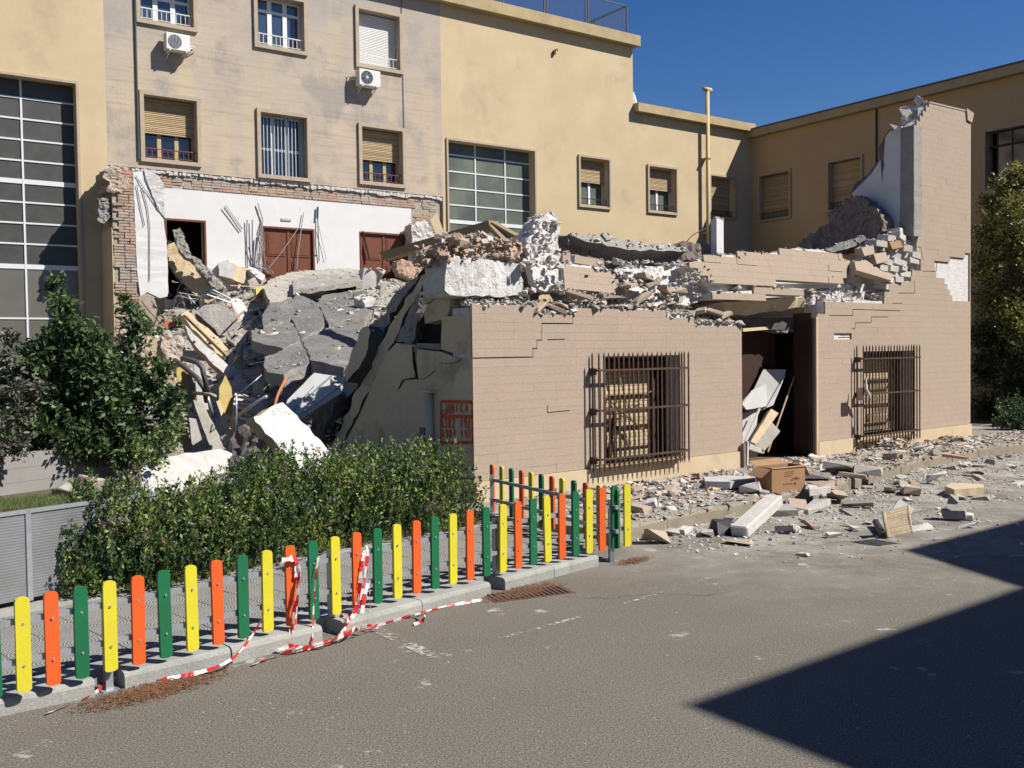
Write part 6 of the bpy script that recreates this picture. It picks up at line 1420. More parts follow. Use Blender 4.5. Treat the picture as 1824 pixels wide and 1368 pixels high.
# ================================================================== ROAD MARKINGS, DRAIN, LITTER
def strip(name, pts, w_, z, m, label):
    P = [gnd(x, y, z) for x, y in pts]; mb = MB()
    for a, b in zip(P, P[1:]):
        t = (b-a).normalized(); n = Vector((-t.y, t.x, 0))*w_/2; mb.add([a-n, b-n, b+n, a+n], [(0, 1, 2, 3)])
    o = mb.build(name, m, road); o['label'] = label; return o
def wornpaint():
    m = mat('worn white line', (.46, .43, .36), rough=.95); t = m.node_tree; N = t.nodes; L = t.links; b = N['Principled BSDF']
    g = N.new('ShaderNodeNewGeometry'); n = N.new('ShaderNodeTexNoise'); n.inputs['Scale'].default_value = 26; n.inputs['Detail'].default_value = 6; L.new(g.outputs['Position'], n.inputs[0])
    n2 = N.new('ShaderNodeTexNoise'); n2.inputs['Scale'].default_value = 3; L.new(g.outputs['Position'], n2.inputs[0])
    ad = N.new('ShaderNodeMath'); ad.operation = 'ADD'; L.new(n.outputs['Fac'], ad.inputs[0]); L.new(n2.outputs['Fac'], ad.inputs[1])
    r = N.new('ShaderNodeMapRange'); r.inputs[1].default_value = 1.0; r.inputs[2].default_value = 1.22; L.new(ad.outputs[0], r.inputs[0]); L.new(r.outputs[0], b.inputs['Alpha']); return m
MT['worn'] = wornpaint()
strip('painted_line', [(655, 1113), (775, 1170)], .10, .004, 'worn', 'short worn white parking line')
strip('painted_line', [(772, 1168), (1010, 1105)], .045, .004, 'worn', 'long faint line parallel to the kerb'); strip('painted_line', [(1010, 1105), (1290, 1022)], .045, .0045, 'worn', 'far end of the faint line')
dv_ = (gnd(1010, 1045)-gnd(870, 1062)); a = gnd(884, 1075); t = Vector((dv_.x, dv_.y, 0)).normalized(); n_ = Vector((-t.y, t.x, 0))
for lab, pts_ in (('fine crack from the drain towards the right', [(1010, 1062), (1080, 1066), (1150, 1058), (1260, 1060), (1330, 1050)]),):
    P = []
    for a_, b_ in zip(pts_, pts_[1:]):
        for k in range(5): P.append(gnd(a_[0]+(b_[0]-a_[0])*k/5+random.uniform(-3, 3), a_[1]+(b_[1]-a_[1])*k/5+random.uniform(-1.5, 1.5), .003))
    mb = MB()
    for a_, b_ in zip(P, P[1:]):
        t_ = (b_-a_).normalized(); n2 = Vector((-t_.y, t_.x, 0))*random.uniform(.001, .003); mb.add([a_-n2, b_-n2, b_+n2, a_+n2], [(0, 1, 2, 3)])
    o = mb.build('crack', 'black', road); o['label'] = lab
DRN = empty('storm_drain', 'rusty iron drain grate beside the fence kerb half covered with pine needles', 'drain', a, atan2(t.y, t.x))
mb = MB(); mb.box((0, .02, -.01), (.72, .30, .004)); mb.build('frame', 'drain', DRN)
for k in range(15): mb = MB(); mb.box((.03+k*.045, .04, .004), (.055+k*.045, .28, .012)); mb.build('grate_rib', 'drain', DRN)
def litter(label, c, rad, n, along, name='pine_needle_litter'):
    P = []; M_ = []
    for _ in range(n):
        r = rad*sqrt(random.random())*random.uniform(.3, 1); th = random.random()*6.28; p = c+along*(r*cos(th))+Vector((-along.y, along.x, 0))*(r*sin(th)*.36)
        a = random.random()*pi; L = random.uniform(.012, .04); d = Vector((cos(a), sin(a), random.uniform(-.1, .25)))*L; s = Vector((-sin(a), cos(a), 0))*.0022
        z = Vector((0, 0, .004+random.random()*.007)); P.append([p-s+z, p+s+z, p+s+d+z, p-s+d+z]); M_.append(0 if random.random() < .6 else 1)
    o = quads(name, np.array([[tuple(q) for q in f] for f in P]), M_, [MT['needle'], MT['rustdirt']], kind='stuff'); tag(o, label, 'litter')
litter('brown pine needles drifted against the kerb at the left post', gnd(275, 1232), .55, 2500, TD)
litter('brown pine needles lying around the drain', gnd(935, 1055), .5, 1700, TD)
litter('thin scatter of dry needles at the right end of the fence', gnd(1130, 1000), .35, 700, TD)

# ================================================================== DEBRIS IN FRONT OF THE RUIN
deb = empty('debris_field', 'pale chips and grit strewn over the pavement and road edge before the ruin', 'debris'); pts = []
def kerb_v(u): # v of kerb line in FC
    L = [FC.loc(p) for p in kerb_line]; return float(np.interp(u, [q[0] for q in L], [q[1] for q in L]))
n_ = 0
while len(pts) < 17000:
    u = random.uniform(.1, 20); v = -random.uniform(.02, 1)**.8*(abs(kerb_v(u)))
    if u > 12.6 and random.random() < .5: continue
    if noise.noise(Vector((u*1.1, v*1.5, 4))) < random.uniform(-.6, .1): continue
    p = FC.w(u, v, .15); pts.append((p.x, p.y, .15+random.random()*.03*max(0, 1+v)))
chunkfield('chips', pts, ['dust', 'dustw', 'dust_flat', 'dustw_flat', 'tile_flat', 'dustp'], deb, sizes=(.012, .12), flat=.28)
pts = []
while len(pts) < 7000:
    u = random.uniform(.2, 14); kv = kerb_v(u); d = random.expovariate(1.15)*(1.0 if u > 1.5 else .6)
    if d > 4.5: continue
    p = FC.w(u, kv-.02-d, 0); pts.append((p.x, p.y, .004))
chunkfield('grit', pts, ['dust', 'dustw', 'dust_flat'], deb, sizes=(.008, .055), flat=.5)
pts = []
for _ in range(2200):
    p = gnd(random.uniform(0, 1824), 880+488*random.random()**1.5); pts.append((p.x, p.y, .001))
chunkfield('pebbles', pts, ['dustw', 'dust'], deb, sizes=(.003, .012), flat=.5, rot=False)
# piles against the wall
pts = []
for cu, cv, r_, h_, n_ in ((9.2, -.3, .9, .28, 700), (6.0, -.35, 1.0, .12, 600), (2.6, -.8, 1.3, .10, 900), (11.2, -.35, 1.0, .14, 500), (4.2, -1.2, .8, .1, 350)):
    for _ in range(n_):
        a, r = random.random()*6.28, r_*sqrt(random.random()); u, v = cu+r*cos(a), min(-.03, cv+r*sin(a)*.5); p = FC.w(u, v, 0); pts.append((p.x, p.y, .15+h_*(1-r/r_)*random.random()))
chunkfield('rubble_heap', pts, ['dust', 'dustw', 'dustp', 'concrete', 'dust_flat', 'tile'], deb, sizes=(.02, .15), flat=.5)
# individually placed pieces on the pavement and road
def piece(x, y, z, s, label, m='dust_flat', rot=None, asp=(1.3, .8, .5), name='rubble_stone', grp=None, lift=.0):
    p = gnd(x, y, z); o = inst(name, random.choice(CH[m]), None, (p.x, p.y, z+s*asp[2]*.42+lift), rot or (random.uniform(-.25, .25), random.uniform(-.25, .25), random.uniform(0, 6)), (s*asp[0]*1.1, s*asp[1], s*asp[2]*.75)); return tag(o, label, 'rubble', grp)
big = [(1172, 968, 0, .26, 'squarish brown stone block on the road below the kerb', 'tile_flat', (1.1, .85, .75)), (1155, 962, 0, .16, 'dark edged white chunk left of the brown block', 'dustw', (1, .8, .6)), (1192, 955, 0, .2, 'flat grey chunk right of the brown block', 'dust_flat', (1.2, .8, .5)),
 (1135, 912, .15, .24, 'beige stone on the pavement behind the last yellow board', 'tile_flat', (1.3, .8, .5)), (1128, 890, .15, .2, 'flat beige stone beside the back fence', 'tile_flat', (1.4, .7, .3)), (1160, 905, .15, .2, 'crumbly pale stone with holes', 'dustw', (1, .8, .7)),
 (1197, 880, .15, .26, 'brownish slab fragment near the barred window', 'tile_flat', (1.6, .8, .35)), (1232, 872, .15, .2, 'dark flat stone below the barred window', 'concrete_flat', (1.5, .8, .35)), (1240, 855, .15, .18, 'hollow brick piece under the window sill', 'dustp', (.9, .7, .8)),
 (1335, 880, .15, .28, 'pale crumbly block on the pavement before the box', 'dustw', (1.0, .8, .7)), (1460, 875, .15, .36, 'broken beige slab right of the cardboard box', 'tile_flat', (1.1, .8, .55)), (1452, 855, .15, .42, 'slanting pale slab behind the cardboard box', 'dust_flat', (1.2, .9, .4)), (1500, 842, .15, .6, 'long grey layered slab on the pavement', 'concrete_flat', (1.5, .8, .35)), (1545, 846, .15, .4, 'thick grey slab right of the layered one', 'dust_flat', (1.2, .8, .45)),
 (1520, 852, .15, .3, 'flat beige stone in front of the long layered slab', 'tile_flat', (1.4, .6, .35)), (1470, 835, .15, .3, 'white flat shard near the door threshold', 'dustw_flat', (1.5, .7, .25)), (1566, 797, .15, .45, 'tilted slab leaning on the wall under the right window cage', 'dust_flat', (1.0, .7, .6)), (1590, 820, .15, .3, 'brown brick fragment below the right window', 'brick', (1, .8, .6)), (1600, 812, .15, .25, 'pale lump beside the brown brick fragment', 'dustw', (1, .8, .6)), (1640, 805, .15, .26, 'pale double stone near the tower foot', 'dustw', (1.4, .8, .6)), (1665, 812, .15, .22, 'round pale stone near the tower foot', 'dust', (1, .8, .7)), (1700, 818, .15, .3, 'long reddish stone on the far pavement', 'dustp_flat', (1.5, .6, .3)), (1672, 795, .15, .2, 'dark upright shard near the tower foot', 'concrete', (.6, .4, .8)),
 (1398, 895, 0, .30, 'pale slab piece against the kerb', 'dust_flat', (1.4, .8, .4)), (1420, 912, 0, .34, 'layered beige stone group left piece', 'tile_flat', (1.3, .8, .5)), (1450, 915, 0, .36, 'long cream stone in the middle of the road edge pile', 'dustw_flat', (1.5, .7, .4)), (1395, 918, 0, .3, 'grey block under the white plank end', 'concrete_flat', (1.2, .9, .5)), (1380, 905, 0, .28, 'dull stone behind the white plank', 'dust_flat', (1.3, .9, .5)),
 (1492, 895, 0, .32, 'broken beige hollow stone on the road', 'tile_flat', (1.3, .8, .6)), (1482, 888, 0, .25, 'white crust on the hollow stone', 'dustw', (1.3, .8, .4)), (1528, 904, 0, .26, 'grey slab with a reddish end on the road', 'concrete_flat', (1.7, .6, .4)), (1445, 940, 0, .22, 'reddish brick fragment on the road', 'brick', (1.4, .7, .45)), (1400, 950, 0, .2, 'dark lump of rubble on the road', 'concrete', (1.2, .8, .6)), (1415, 948, 0, .16, 'white lump beside the dark one', 'dustw', (1, .8, .7)), (1488, 958, 0, .16, 'small flat white stone on the open road', 'dustw_flat', (1.4, .7, .4)), (1522, 945, 0, .14, 'small white stone left of the wooden grate', 'dustw', (1.3, .8, .5)),
 (1620, 880, 0, .34, 'beige stone with a white face below the kerb', 'tile_flat', (1.5, .8, .5)), (1590, 877, 0, .22, 'flat beige stone left of the white faced one', 'tile_flat', (1.3, .8, .4)), (1668, 862, 0, .3, 'pointed pale stone leaning on the kerb', 'dustw', (1.0, .7, .8)), (1735, 848, 0, .24, 'brown stone pair on the road by the kerb', 'brick', (1.3, .8, .5)), (1745, 855, 0, .22, 'cream stone beside the brown pair', 'tile_flat', (1.3, .7, .4)), (1764, 832, .15, .26, 'dark triangular shard standing on the kerb', 'concrete', (.7, .5, .9)), (1710, 888, 0, .22, 'flat grey stone on the open road', 'dust_flat', (1.5, .8, .3)), (1812, 864, 0, .2, 'white flat stone at the right edge of the road', 'dustw_flat', (1.6, .7, .3)),
 (1699, 926, 0, .27, 'squared grey stone block carrying a smaller one', 'concrete_flat', (1.1, .9, .65)), (1722, 925, 0, .2, 'pale crumbs heap right of the stacked blocks', 'dustw', (1.3, .9, .5)), (1640, 945, 0, .2, 'white flat chip right of the wooden grate', 'dustw_flat', (1.6, .8, .3)), (1720, 940, 0, .16, 'small white chip on the open road', 'dustw_flat', (1.5, .7, .35)), (1610, 868, 0, .2, 'grey shard cluster below the kerb', 'dust_flat', (1.5, .8, .4)), (1430, 990, 0, .10, 'tiny white chip on the road', 'dustw_flat', (1.4, .8, .4)), (1315, 970, 0, .2, 'flat tan stone near the plank foot', 'tile_flat', (1.5, .9, .35)), (1300, 925, 0, .3, 'long flat grey stone lying along the kerb', 'concrete_flat', (1.6, .6, .3)), (1305, 948, 0, .28, 'white crumbly lump at the foot of the white plank', 'dustw', (1.2, .9, .6)), (1335, 945, 0, .22, 'cream stone beside the plank foot', 'tile_flat', (1.1, .8, .6)),
 (1260, 955, 0, .18, 'grey chip group left of the black bag', 'dust', (1.3, .9, .5)), (1220, 950, 0, .18, 'white chip on the road edge', 'dustw', (1.3, .9, .5)), (1354, 868, .15, .25, 'flat dark slab by the door threshold', 'concrete_flat', (1.6, .9, .25))]
for x, y, z, s, lab, m, asp in big: piece(x, y, z, s*.95, lab, m, asp=asp)
random.seed(11)
LM = [((2.9, -.1), 'left window cage'), ((5.9, -.2), 'doorway'), ((6.0, -1.0), 'cardboard box'), ((9.6, -.2), 'right window cage'), ((12.3, -.2), 'tower foot'), ((3.6, -2.6), 'white plaster beam'), ((2.6, -2.6), 'black plastic bag'), ((.9, -1.6), 'end of the board fence'), ((7.2, -3.4), 'wooden grate'), ((9.0, -2.6), 'stacked grey blocks'), ((9.5, -1.7), 'cream squared beam'), ((4.9, -.6), 'long grey lintel'), ((8.0, -.9), 'layered grey slab'), ((6.2, -2.6), 'road edge pile')]
CN = {'dust_flat': 'grey flat', 'dustw_flat': 'white flat', 'tile_flat': 'beige flat', 'dust': 'grey lumpy', 'dustw': 'white lumpy', 'concrete_flat': 'dark grey', 'dustp': 'orange pink'}
seen = set(); cnt = 0; tries = 0
while cnt < 130 and tries < 900:
    tries += 1
    if cnt % 5 < 3: u = random.uniform(.8, 13.5); v = -random.uniform(.1, abs(kerb_v(u))-.15); z = .15
    else: u = random.uniform(2, 11); v = kerb_v(u)-.1-random.expovariate(1.4); z = 0
    s_ = random.uniform(.09, .2); m = random.choice(list(CN)); (lu, lv), ln = min(LM, key=lambda q: (q[0][0]-u)**2+(q[0][1]-v)**2)
    du, dv = u-lu, v-lv; dr = ('right of' if du > 0 else 'left of') if abs(du) > abs(dv) else ('behind' if dv > 0 else 'in front of')
    near = 'just ' if hypot(du, dv) < .7 else ''; lab = ('larger ' if s_ > .145 else 'small ')+CN[m]+' fragment '+near+dr+' the '+ln+(' on the pavement' if z else ' on the road')
    if lab in seen: continue
    seen.add(lab); cnt += 1; p = FC.w(u, v, z)
    o = inst('rubble_stone', random.choice(CH[m]), None, (p.x, p.y, z+s_*.10), (random.uniform(-.25, .25), random.uniform(-.25, .25), random.uniform(0, 6)), (s_*random.uniform(1, 1.8), s_*.8, s_*random.uniform(.25, .5))); tag(o, lab, 'rubble', 'stone fragments scattered before the ruin')
# topmost small stone of the stacked pair
p = gnd(1699, 926, 0); o = inst('rubble_stone', CH['concrete'][1], None, (p.x, p.y, .24), (.1, .2, 1), (.17, .14, .15)); tag(o, 'rough round stone on top of the squared grey block', 'rubble')
def ground_slab(name, label, pts, z, th, m, tilt=0, tb=0, cat='slab', **k):
    c = (sum(p[0] for p in pts)/len(pts), sum(p[1] for p in pts)/len(pts)); P = gnd(c[0], c[1], z); N = nvec(tb, 90-tilt); return slab(name, label, cat, pts, P, N, th, m, **dict(dict(rough=.006, jit=.006, sub=1), **k))
ground_slab('concrete_lintel', 'long grey lintel lying flat before the doorway', [(1252, 849), (1300, 847), (1345, 849), (1346, 853), (1300, 858), (1256, 857)], .27, .10, 'panelgrey', cat='lintel')
ground_slab('cream_beam', 'cream squared beam lying on the road near the kerb', [(1683, 866), (1695, 860), (1752, 862), (1753, 868), (1700, 872)], .12, .11, 'cream', cat='beam')
ground_slab('stone_slab', 'flat cream slab lying right of the box', [(1440, 862), (1475, 858), (1480, 868), (1442, 872)], .24, .08, 'dustw')
# white plank leaning from the kerb to the road
a = gnd(1316, 948, .05); b = gnd(1380, 890, .28); c = (a+b)/2; mb = MB(); mb.bar(a-c, b-c, .20, .13); o = mb.build('plaster_beam', 'dustw'); o.location = c; tag(o, 'long white plastered beam lying slanted over the kerb', 'beam')
bv = o.modifiers.new('b', 'BEVEL'); bv.width = .015
a = gnd(1382, 868, .42); mb = MB()
# black bag
bg_ = inst('plastic_bag', chunk_mesh('bag', 'blackiron', 5, 16, boxy=.2), None, gnd(1298, 950)+Vector((0, 0, .07)), (.2, .1, .4), (.42, .3, .16)); tag(bg_, 'crumpled black plastic bag at the foot of the white beam', 'bag')
bg_ = inst('plastic_bag', chunk_mesh('bag', 'blackiron', 8, 16, boxy=.2), None, gnd(1322, 952)+Vector((0, 0, .05)), (.2, .3, 1.4), (.16, .12, .16)); tag(bg_, 'small torn piece of black plastic right of the bag', 'bag')
beam('iron_rod', 'thin dark rod propped across the kerb behind the white beam', gnd(1397, 876, .12), gnd(1445, 897, .04), .02, .02, 'blackiron', 'rod')
# cardboard box
bx0 = gnd(1375, 880, .15); bx1 = gnd(1434, 873, .15); t = Vector((bx1.x-bx0.x, bx1.y-bx0.y, 0)); Wb = t.length; rz = atan2(t.y, t.x)
BOX = empty('cardboard_box', 'open brown cardboard box standing on the pavement before the doorway', 'box', bx0, rz); hb = .33; dpt = .28
mb = MB()
for (p_, q_) in (((0, 0), (Wb, .006)), ((0, dpt-.006), (Wb, dpt)), ((0, .006), (.006, dpt-.006)), ((Wb-.006, .006), (Wb, dpt-.006))): mb.box((p_[0], p_[1], 0), (q_[0], q_[1], hb))
mb.box((0, 0, 0), (Wb, dpt, .005)); mb.build('box_body', 'card', BOX)
mb = MB(); mb.add([(0, 0, hb), (Wb, 0, hb), (Wb+.02, -.015, hb-.015), (-.01, -.01, hb-.012)], [(0, 1, 2, 3)]); mb.add([(0, 0, hb-.01), (0, dpt, hb), (-.16, dpt-.02, hb-.10), (-.15, .03, hb-.12)], [(0, 1, 2, 3)]); mb.add([(Wb, 0, hb), (Wb, dpt, hb), (Wb+.1, dpt, hb-.14), (Wb+.09, 0, hb-.15)], [(0, 1, 2, 3)]); mb.add([(0, dpt, hb), (Wb, dpt, hb), (Wb*.97, dpt+.16, hb+.06), (.02, dpt+.16, hb+.05)], [(0, 1, 2, 3)]); mb.build('box_flap', 'card', BOX)
mb = MB()
def pr(x, z, w_, h): mb.box((Wb*x, -.0025, hb*z), (Wb*(x+w_), -.001, hb*(z+h)))
pr(.38, .78, .28, .02); pr(.38, .70, .28, .02); pr(.36, .62, .24, .02); pr(.62, .52, .16, .03); pr(.68, .45, .05, .10); pr(.58, .44, .06, .05); pr(.74, .47, .10, .04)
for k in range(7): pr(.34+k*.04, .30, .02, .05)
pr(.66, .26, .06, .09); mb.build('printed_mark', 'cardprint', BOX, kind='stuff')
# wooden louvre grate lying on the road
GR = empty('wooden_grate', 'broken wooden slatted chair back lying propped on the road', 'grate', gnd(1600, 955), 0)
ga, gb, gc, gd_ = [hitp(x, y, gnd(1598, 950, .12), nvec(165, 35)) for x, y in ((1574, 912), (1618, 900), (1625, 948), (1583, 958))]
O = GR.location
for (p_, q_, w_) in ((ga, gd_, .03), (gb, gc, .022)): mb = MB(); mb.tube([p_-O, (p_+q_)/2-O+Vector((-.01, 0, .02)), q_-O], w_*.6, 6); mb.build('side_rail', 'plank', GR)
gsl = None
for k in range(11):
    f = (k+.3)/11; p_, q_ = ga.lerp(gd_, f)-O, gb.lerp(gc, f)-O; mb = MB(); mb.bar(p_, q_, .012, .016); mb.build('slat', 'plank', GR)
W4 = [hitp(x, y, gnd(1605, 925, .2), nvec(150, 10)) for x, y in ((1602, 888), (1629, 906), (1622, 916), (1585, 914))]; mb = MB(); mb.prism([(0, 0), (1, 0), (1, 1), (0, 1)], 0, .02) if 0 else None
mb.add([w_-O for w_ in W4]+[w_-O+bd(0)*.02 for w_ in W4], [(0, 1, 2, 3), (7, 6, 5, 4), (0, 4, 5, 1), (1, 5, 6, 2), (2, 6, 7, 3), (3, 7, 4, 0)]); mb.build('seat_board', 'panelgrey', GR)
mb = MB(); mb.tube([gnd(1560, 930, .05)-O, gnd(1575, 955, .03)-O], .04, 6); mb.build('dark_leg', 'blackiron', GR)
# leaning white panels and boards in the doorway
def dpanel(name, label, pts, v, tilt, tb, th, m, **k): return ffrag(name, label, pts, v, th, m, tilt, tb, cat='panel', **dict(dict(rough=.004, jit=.004, sub=1), **k))
dpanel('ceiling_panel', 'grey white ceiling panel leaning in the doorway', [(1360, 658), (1400, 658), (1392, 685), (1376, 722), (1330, 742), (1327, 728), (1342, 695)], .55, 25, -25, .04, 'panelgrey')
dpanel('ceiling_panel', 'second bent panel below the leaning one', [(1341, 695), (1378, 676), (1385, 700), (1376, 722), (1330, 730), (1322, 720)], .40, 12, 20, .03, 'panelgrey')
dpanel('ceiling_panel', 'dull grey panel behind the steel angle', [(1322, 736), (1352, 728), (1345, 780), (1322, 790)], .35, 10, 0, .03, 'panelgrey')
dpanel('radiator', 'pair of cream boxed ducts leaning in the doorway', [(1372, 728), (1386, 735), (1348, 790), (1338, 785)], .14, 30, -20, .12, 'cream', cat=None) if 0 else ffrag('boxed_duct', 'upper cream boxed duct leaning in the doorway', [(1374, 728), (1387, 736), (1347, 791), (1337, 786)], .16, .1, 'plinth', 25, -15, cat='duct', rough=.004, jit=.004)
ffrag('boxed_duct', 'wide grey duct with cream edge leaning in the doorway', [(1375, 752), (1390, 768), (1362, 803), (1345, 792)], .14, .12, 'dust', 25, -15, cat='duct', rough=.004, jit=.004, mside='plinth')
ffrag('boxed_duct', 'cream bottom board under the leaning ducts', [(1336, 790), (1363, 800), (1361, 808), (1334, 800)], .12, .06, 'dustw', 5, 0, cat='duct', rough=.004, jit=.004)
beam('steel_angle', 'upright pale steel angle in the left of the doorway', cw(1330, 838, .05), cw(1331, 786, .05), .04, .03, 'white_metal', 'angle'); beam('steel_angle', 'white steel angle leaning up the doorway', cw(1327, 786, .10), cw(1353, 728, .2), .03, .02, 'white_metal', 'angle')
beam('steel_angle', 'thin bright rod in front of the ceiling panel', cw(1376, 722, .3), cw(1398, 668, .45), .012, .012, 'white_metal', 'rod'); beam('steel_angle', 'long thin pole leaning across the doorway', cw(1368, 805, .12), cw(1422, 650, .5), .018, .018, 'plank', 'rod')
beam('wood_post', 'short brown post at the left foot of the doorway', cw(1325, 840, -.05), cw(1324, 790, -.05), .05, .05, 'brickdark', 'post'); beam('wood_post', 'squared timber piece lying before the doorway', cw(1313, 843, -.08), cw(1352, 838, -.1), .06, .06, 'brick', 'beam')

# ================================================================== PLANTS
np.random.seed(3)
def np3(L): return np.array([[p[0], p[1], p[2]] for p in L])
# flowering hedge: upright leafy sprigs filling a long uneven body
HF = [gnd(x, y, .13) for x, y in [(60, 1066), (130, 1058), (250, 1050), (420, 1014), (600, 974), (760, 948), (862, 930)]]
HF[0] = HF[1]+(HF[1]-HF[2]).normalized()*.1
HEDGE = empty('flowering_hedge', 'long low green hedge dotted with small purple flowers behind the board fence', 'hedge', (0, 0, 0))
seg = np.array([[p.x, p.y] for p in HF]); dl = np.r_[0, np.cumsum(np.hypot(*np.diff(seg, axis=0).T))]
def hp(s): return np.array([np.interp(s, dl, seg[:, 0]), np.interp(s, dl, seg[:, 1])])
tx = (seg[-1]-seg[0])/np.linalg.norm(seg[-1]-seg[0]); nrm = np.array([-tx[1], tx[0]])
P = []; Dd = []; tips = []; stems = MB()
Ltot = dl[-1]
for k in range(4200):
    s = random.random()*Ltot; f = s/Ltot
    wd = (.75+.55*f)*(1+.15*sin(s*3.1)); t_ = random.random(); hmax = (.80+.12*min(1, f*1.7))*(1+.16*noise.noise(Vector((s*1.1, t_*2.0, 0))))*(1.0 if f > .06 else .7)
    prof = (max(0, 1-abs(2*t_-1)**3.0))**.5; top = hmax*prof
    if f > .97: top *= .85
    b = hp(s)+nrm*(-.14+(wd+.2)*t_)
    L = random.uniform(.16, .34); zt_ = .13+top*random.uniform(.55, 1.06) if random.random() < .6 else .13+top*random.uniform(.1, .9)
    dr_ = np.array([random.uniform(-.35, .35), random.uniform(-.35, .35), 1.0]); out = (t_-.5)*2
    dr_[:2] += nrm*out*.9*(1 if zt_ < top*.8 else .4); dr_ /= np.linalg.norm(dr_)
    tip = np.array([b[0], b[1], zt_]); n = random.randint(14, 22); q = np.random.rand(n)
    pts_ = tip-dr_*L*q[:, None]+np.random.normal(size=(n, 3))*.008; P.append(pts_); Dd.append(np.repeat(dr_[None], n, 0)*.6); tips.append((tip, dr_))
    if k % 6 == 0: stems.bar(tip-dr_*L*1.6, tip-dr_*.03, .004)
P = np.concatenate(P); Dd = np.concatenate(Dd); P[:, 2] = np.maximum(P[:, 2], .15)
V = leaf_quads(P, .043, up=.25, aspect=.46, dirs=Dd); hgt = P[:, 2]
pr_ = np.random.rand(len(P)); noi = np.array([noise.noise(Vector((p[0]*2.2, p[1]*2.2, p[2]*2))) for p in P[::1]])
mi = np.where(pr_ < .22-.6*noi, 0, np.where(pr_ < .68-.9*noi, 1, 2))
quads('foliage', V, mi, LEAF, HEDGE, kind='stuff'); stems.build('twigs', 'bark', HEDGE, kind='stuff')
fl = [t for t in tips if random.random() < .20 and t[0][2] > .3]
Pf = np.concatenate([t[0]+np.random.normal(size=(7, 3))*.011 for t in fl]); V = leaf_quads(Pf, .017, up=.2, aspect=.8); quads('flowers', V, np.zeros(len(Pf)), [FLOWER], HEDGE, kind='stuff')
# dark inner body so that the hedge is not see-through at the foot
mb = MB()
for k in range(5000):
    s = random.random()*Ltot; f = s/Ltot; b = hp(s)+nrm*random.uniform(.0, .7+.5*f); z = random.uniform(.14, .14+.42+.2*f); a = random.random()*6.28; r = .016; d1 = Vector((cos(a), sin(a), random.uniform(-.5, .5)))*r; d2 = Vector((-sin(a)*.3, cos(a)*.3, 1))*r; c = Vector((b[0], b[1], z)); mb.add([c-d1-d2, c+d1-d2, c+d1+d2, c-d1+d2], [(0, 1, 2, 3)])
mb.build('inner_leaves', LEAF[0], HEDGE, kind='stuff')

def limbs(base, tips_, r0, m='bark', wob=.08):
    mb = MB()
    for (t_, mid) in tips_:
        b = Vector(base); t_ = Vector(t_); md = Vector(mid) if mid else b.lerp(t_, .5)+Vector((random.uniform(-wob, wob), random.uniform(-wob, wob), random.uniform(0, wob)))
        mb.tube([b, b.lerp(md, .5), md, md.lerp(t_, .5), t_], [r0, r0*.8, r0*.6, r0*.35, r0*.12], 7)
    return mb
# young broad leaved tree on the left
TB = gnd(150, 855, .13); TB = Vector((-6.75, 15.0, .1)); TREE = empty('leafy_tree', 'bushy dark green broad leaved tree in front of the brick pier', 'tree', TB)
def at_d(px, py, dist):       # point at ground distance along the view direction of a surveyed direction
    d = ray(px, py); return CAM+d*(dist/hypot(d.x, d.y))
blobs = [(95, 500, .13, .20), (112, 540, .2, .28), (125, 580, .28, .4), (150, 610, .38, .45), (60, 630, .25, .35), (100, 650, .42, .5), (170, 660, .48, .55), (230, 650, .32, .45), (45, 700, .32, .45), (120, 720, .5, .6), (200, 720, .5, .6), (270, 690, .34, .45), (300, 730, .24, .4), (70, 760, .38, .5), (150, 780, .42, .55), (220, 780, .44, .5), (280, 780, .30, .4), (120, 825, .22, .3), (30, 750, .3, .4), (160, 815, .25, .3), (90, 600, .22, .3), (240, 600, .12, .2), (245, 570, .10, .2), (232, 545, .09, .15), (255, 800, .2, .25), (310, 700, .14, .2), (20, 690, .3, .4), (10, 730, .34, .4), (50, 665, .28, .35), (-10, 770, .34, .4), (40, 800, .3, .35), (310, 760, .18, .25), (290, 650, .16, .22)]
Pt = []; Dt = []; cents = []
for (x, y, r, rd) in blobs:
    c = at_d(x, y, 16.0+random.uniform(-.45, .45)); cents.append((c, r)); n = int(4600*r**2/.2)+90
    nt_ = max(5, n//26)
    for _ in range(nt_):
        d = np.random.normal(size=3); d /= np.linalg.norm(d); tip = np.array(c)+d*np.array([r, rd, r])*random.uniform(.5, 1.15); dd = d+np.array([0, 0, .35]); dd /= np.linalg.norm(dd); m_ = random.randint(9, 16); q = np.random.rand(m_)[:, None]
        Pt.append(tip-dd*q*.34+np.random.normal(size=(m_, 3))*.02); Dt.append(np.repeat(dd[None]*.5, m_, 0))
Pt = np.concatenate(Pt)-np.array(TB); Dt = np.concatenate(Dt); V = leaf_quads(Pt, .105, up=-.1, aspect=.5, dirs=Dt); pr_ = np.random.rand(len(Pt))
quads('crown', V, np.where(pr_ < .45, 0, np.where(pr_ < .88, 1, 2)), LEAFT, TREE, kind=None)
tr = MB(); tr.tube([(0, 0, -.1), (.03, 0, .35), (-.02, .02, .75), (.04, 0, 1.1)], [.10, .08, .07, .06], 9); tr.build('trunk', 'bark', TREE)
limbs((.02, 0, .75), [(c-TB, None) for c, r in cents[2:18:2]], .045).build('limbs', 'bark', TREE)
print('tree leaves', len(Pt), 'hedge', len(P))
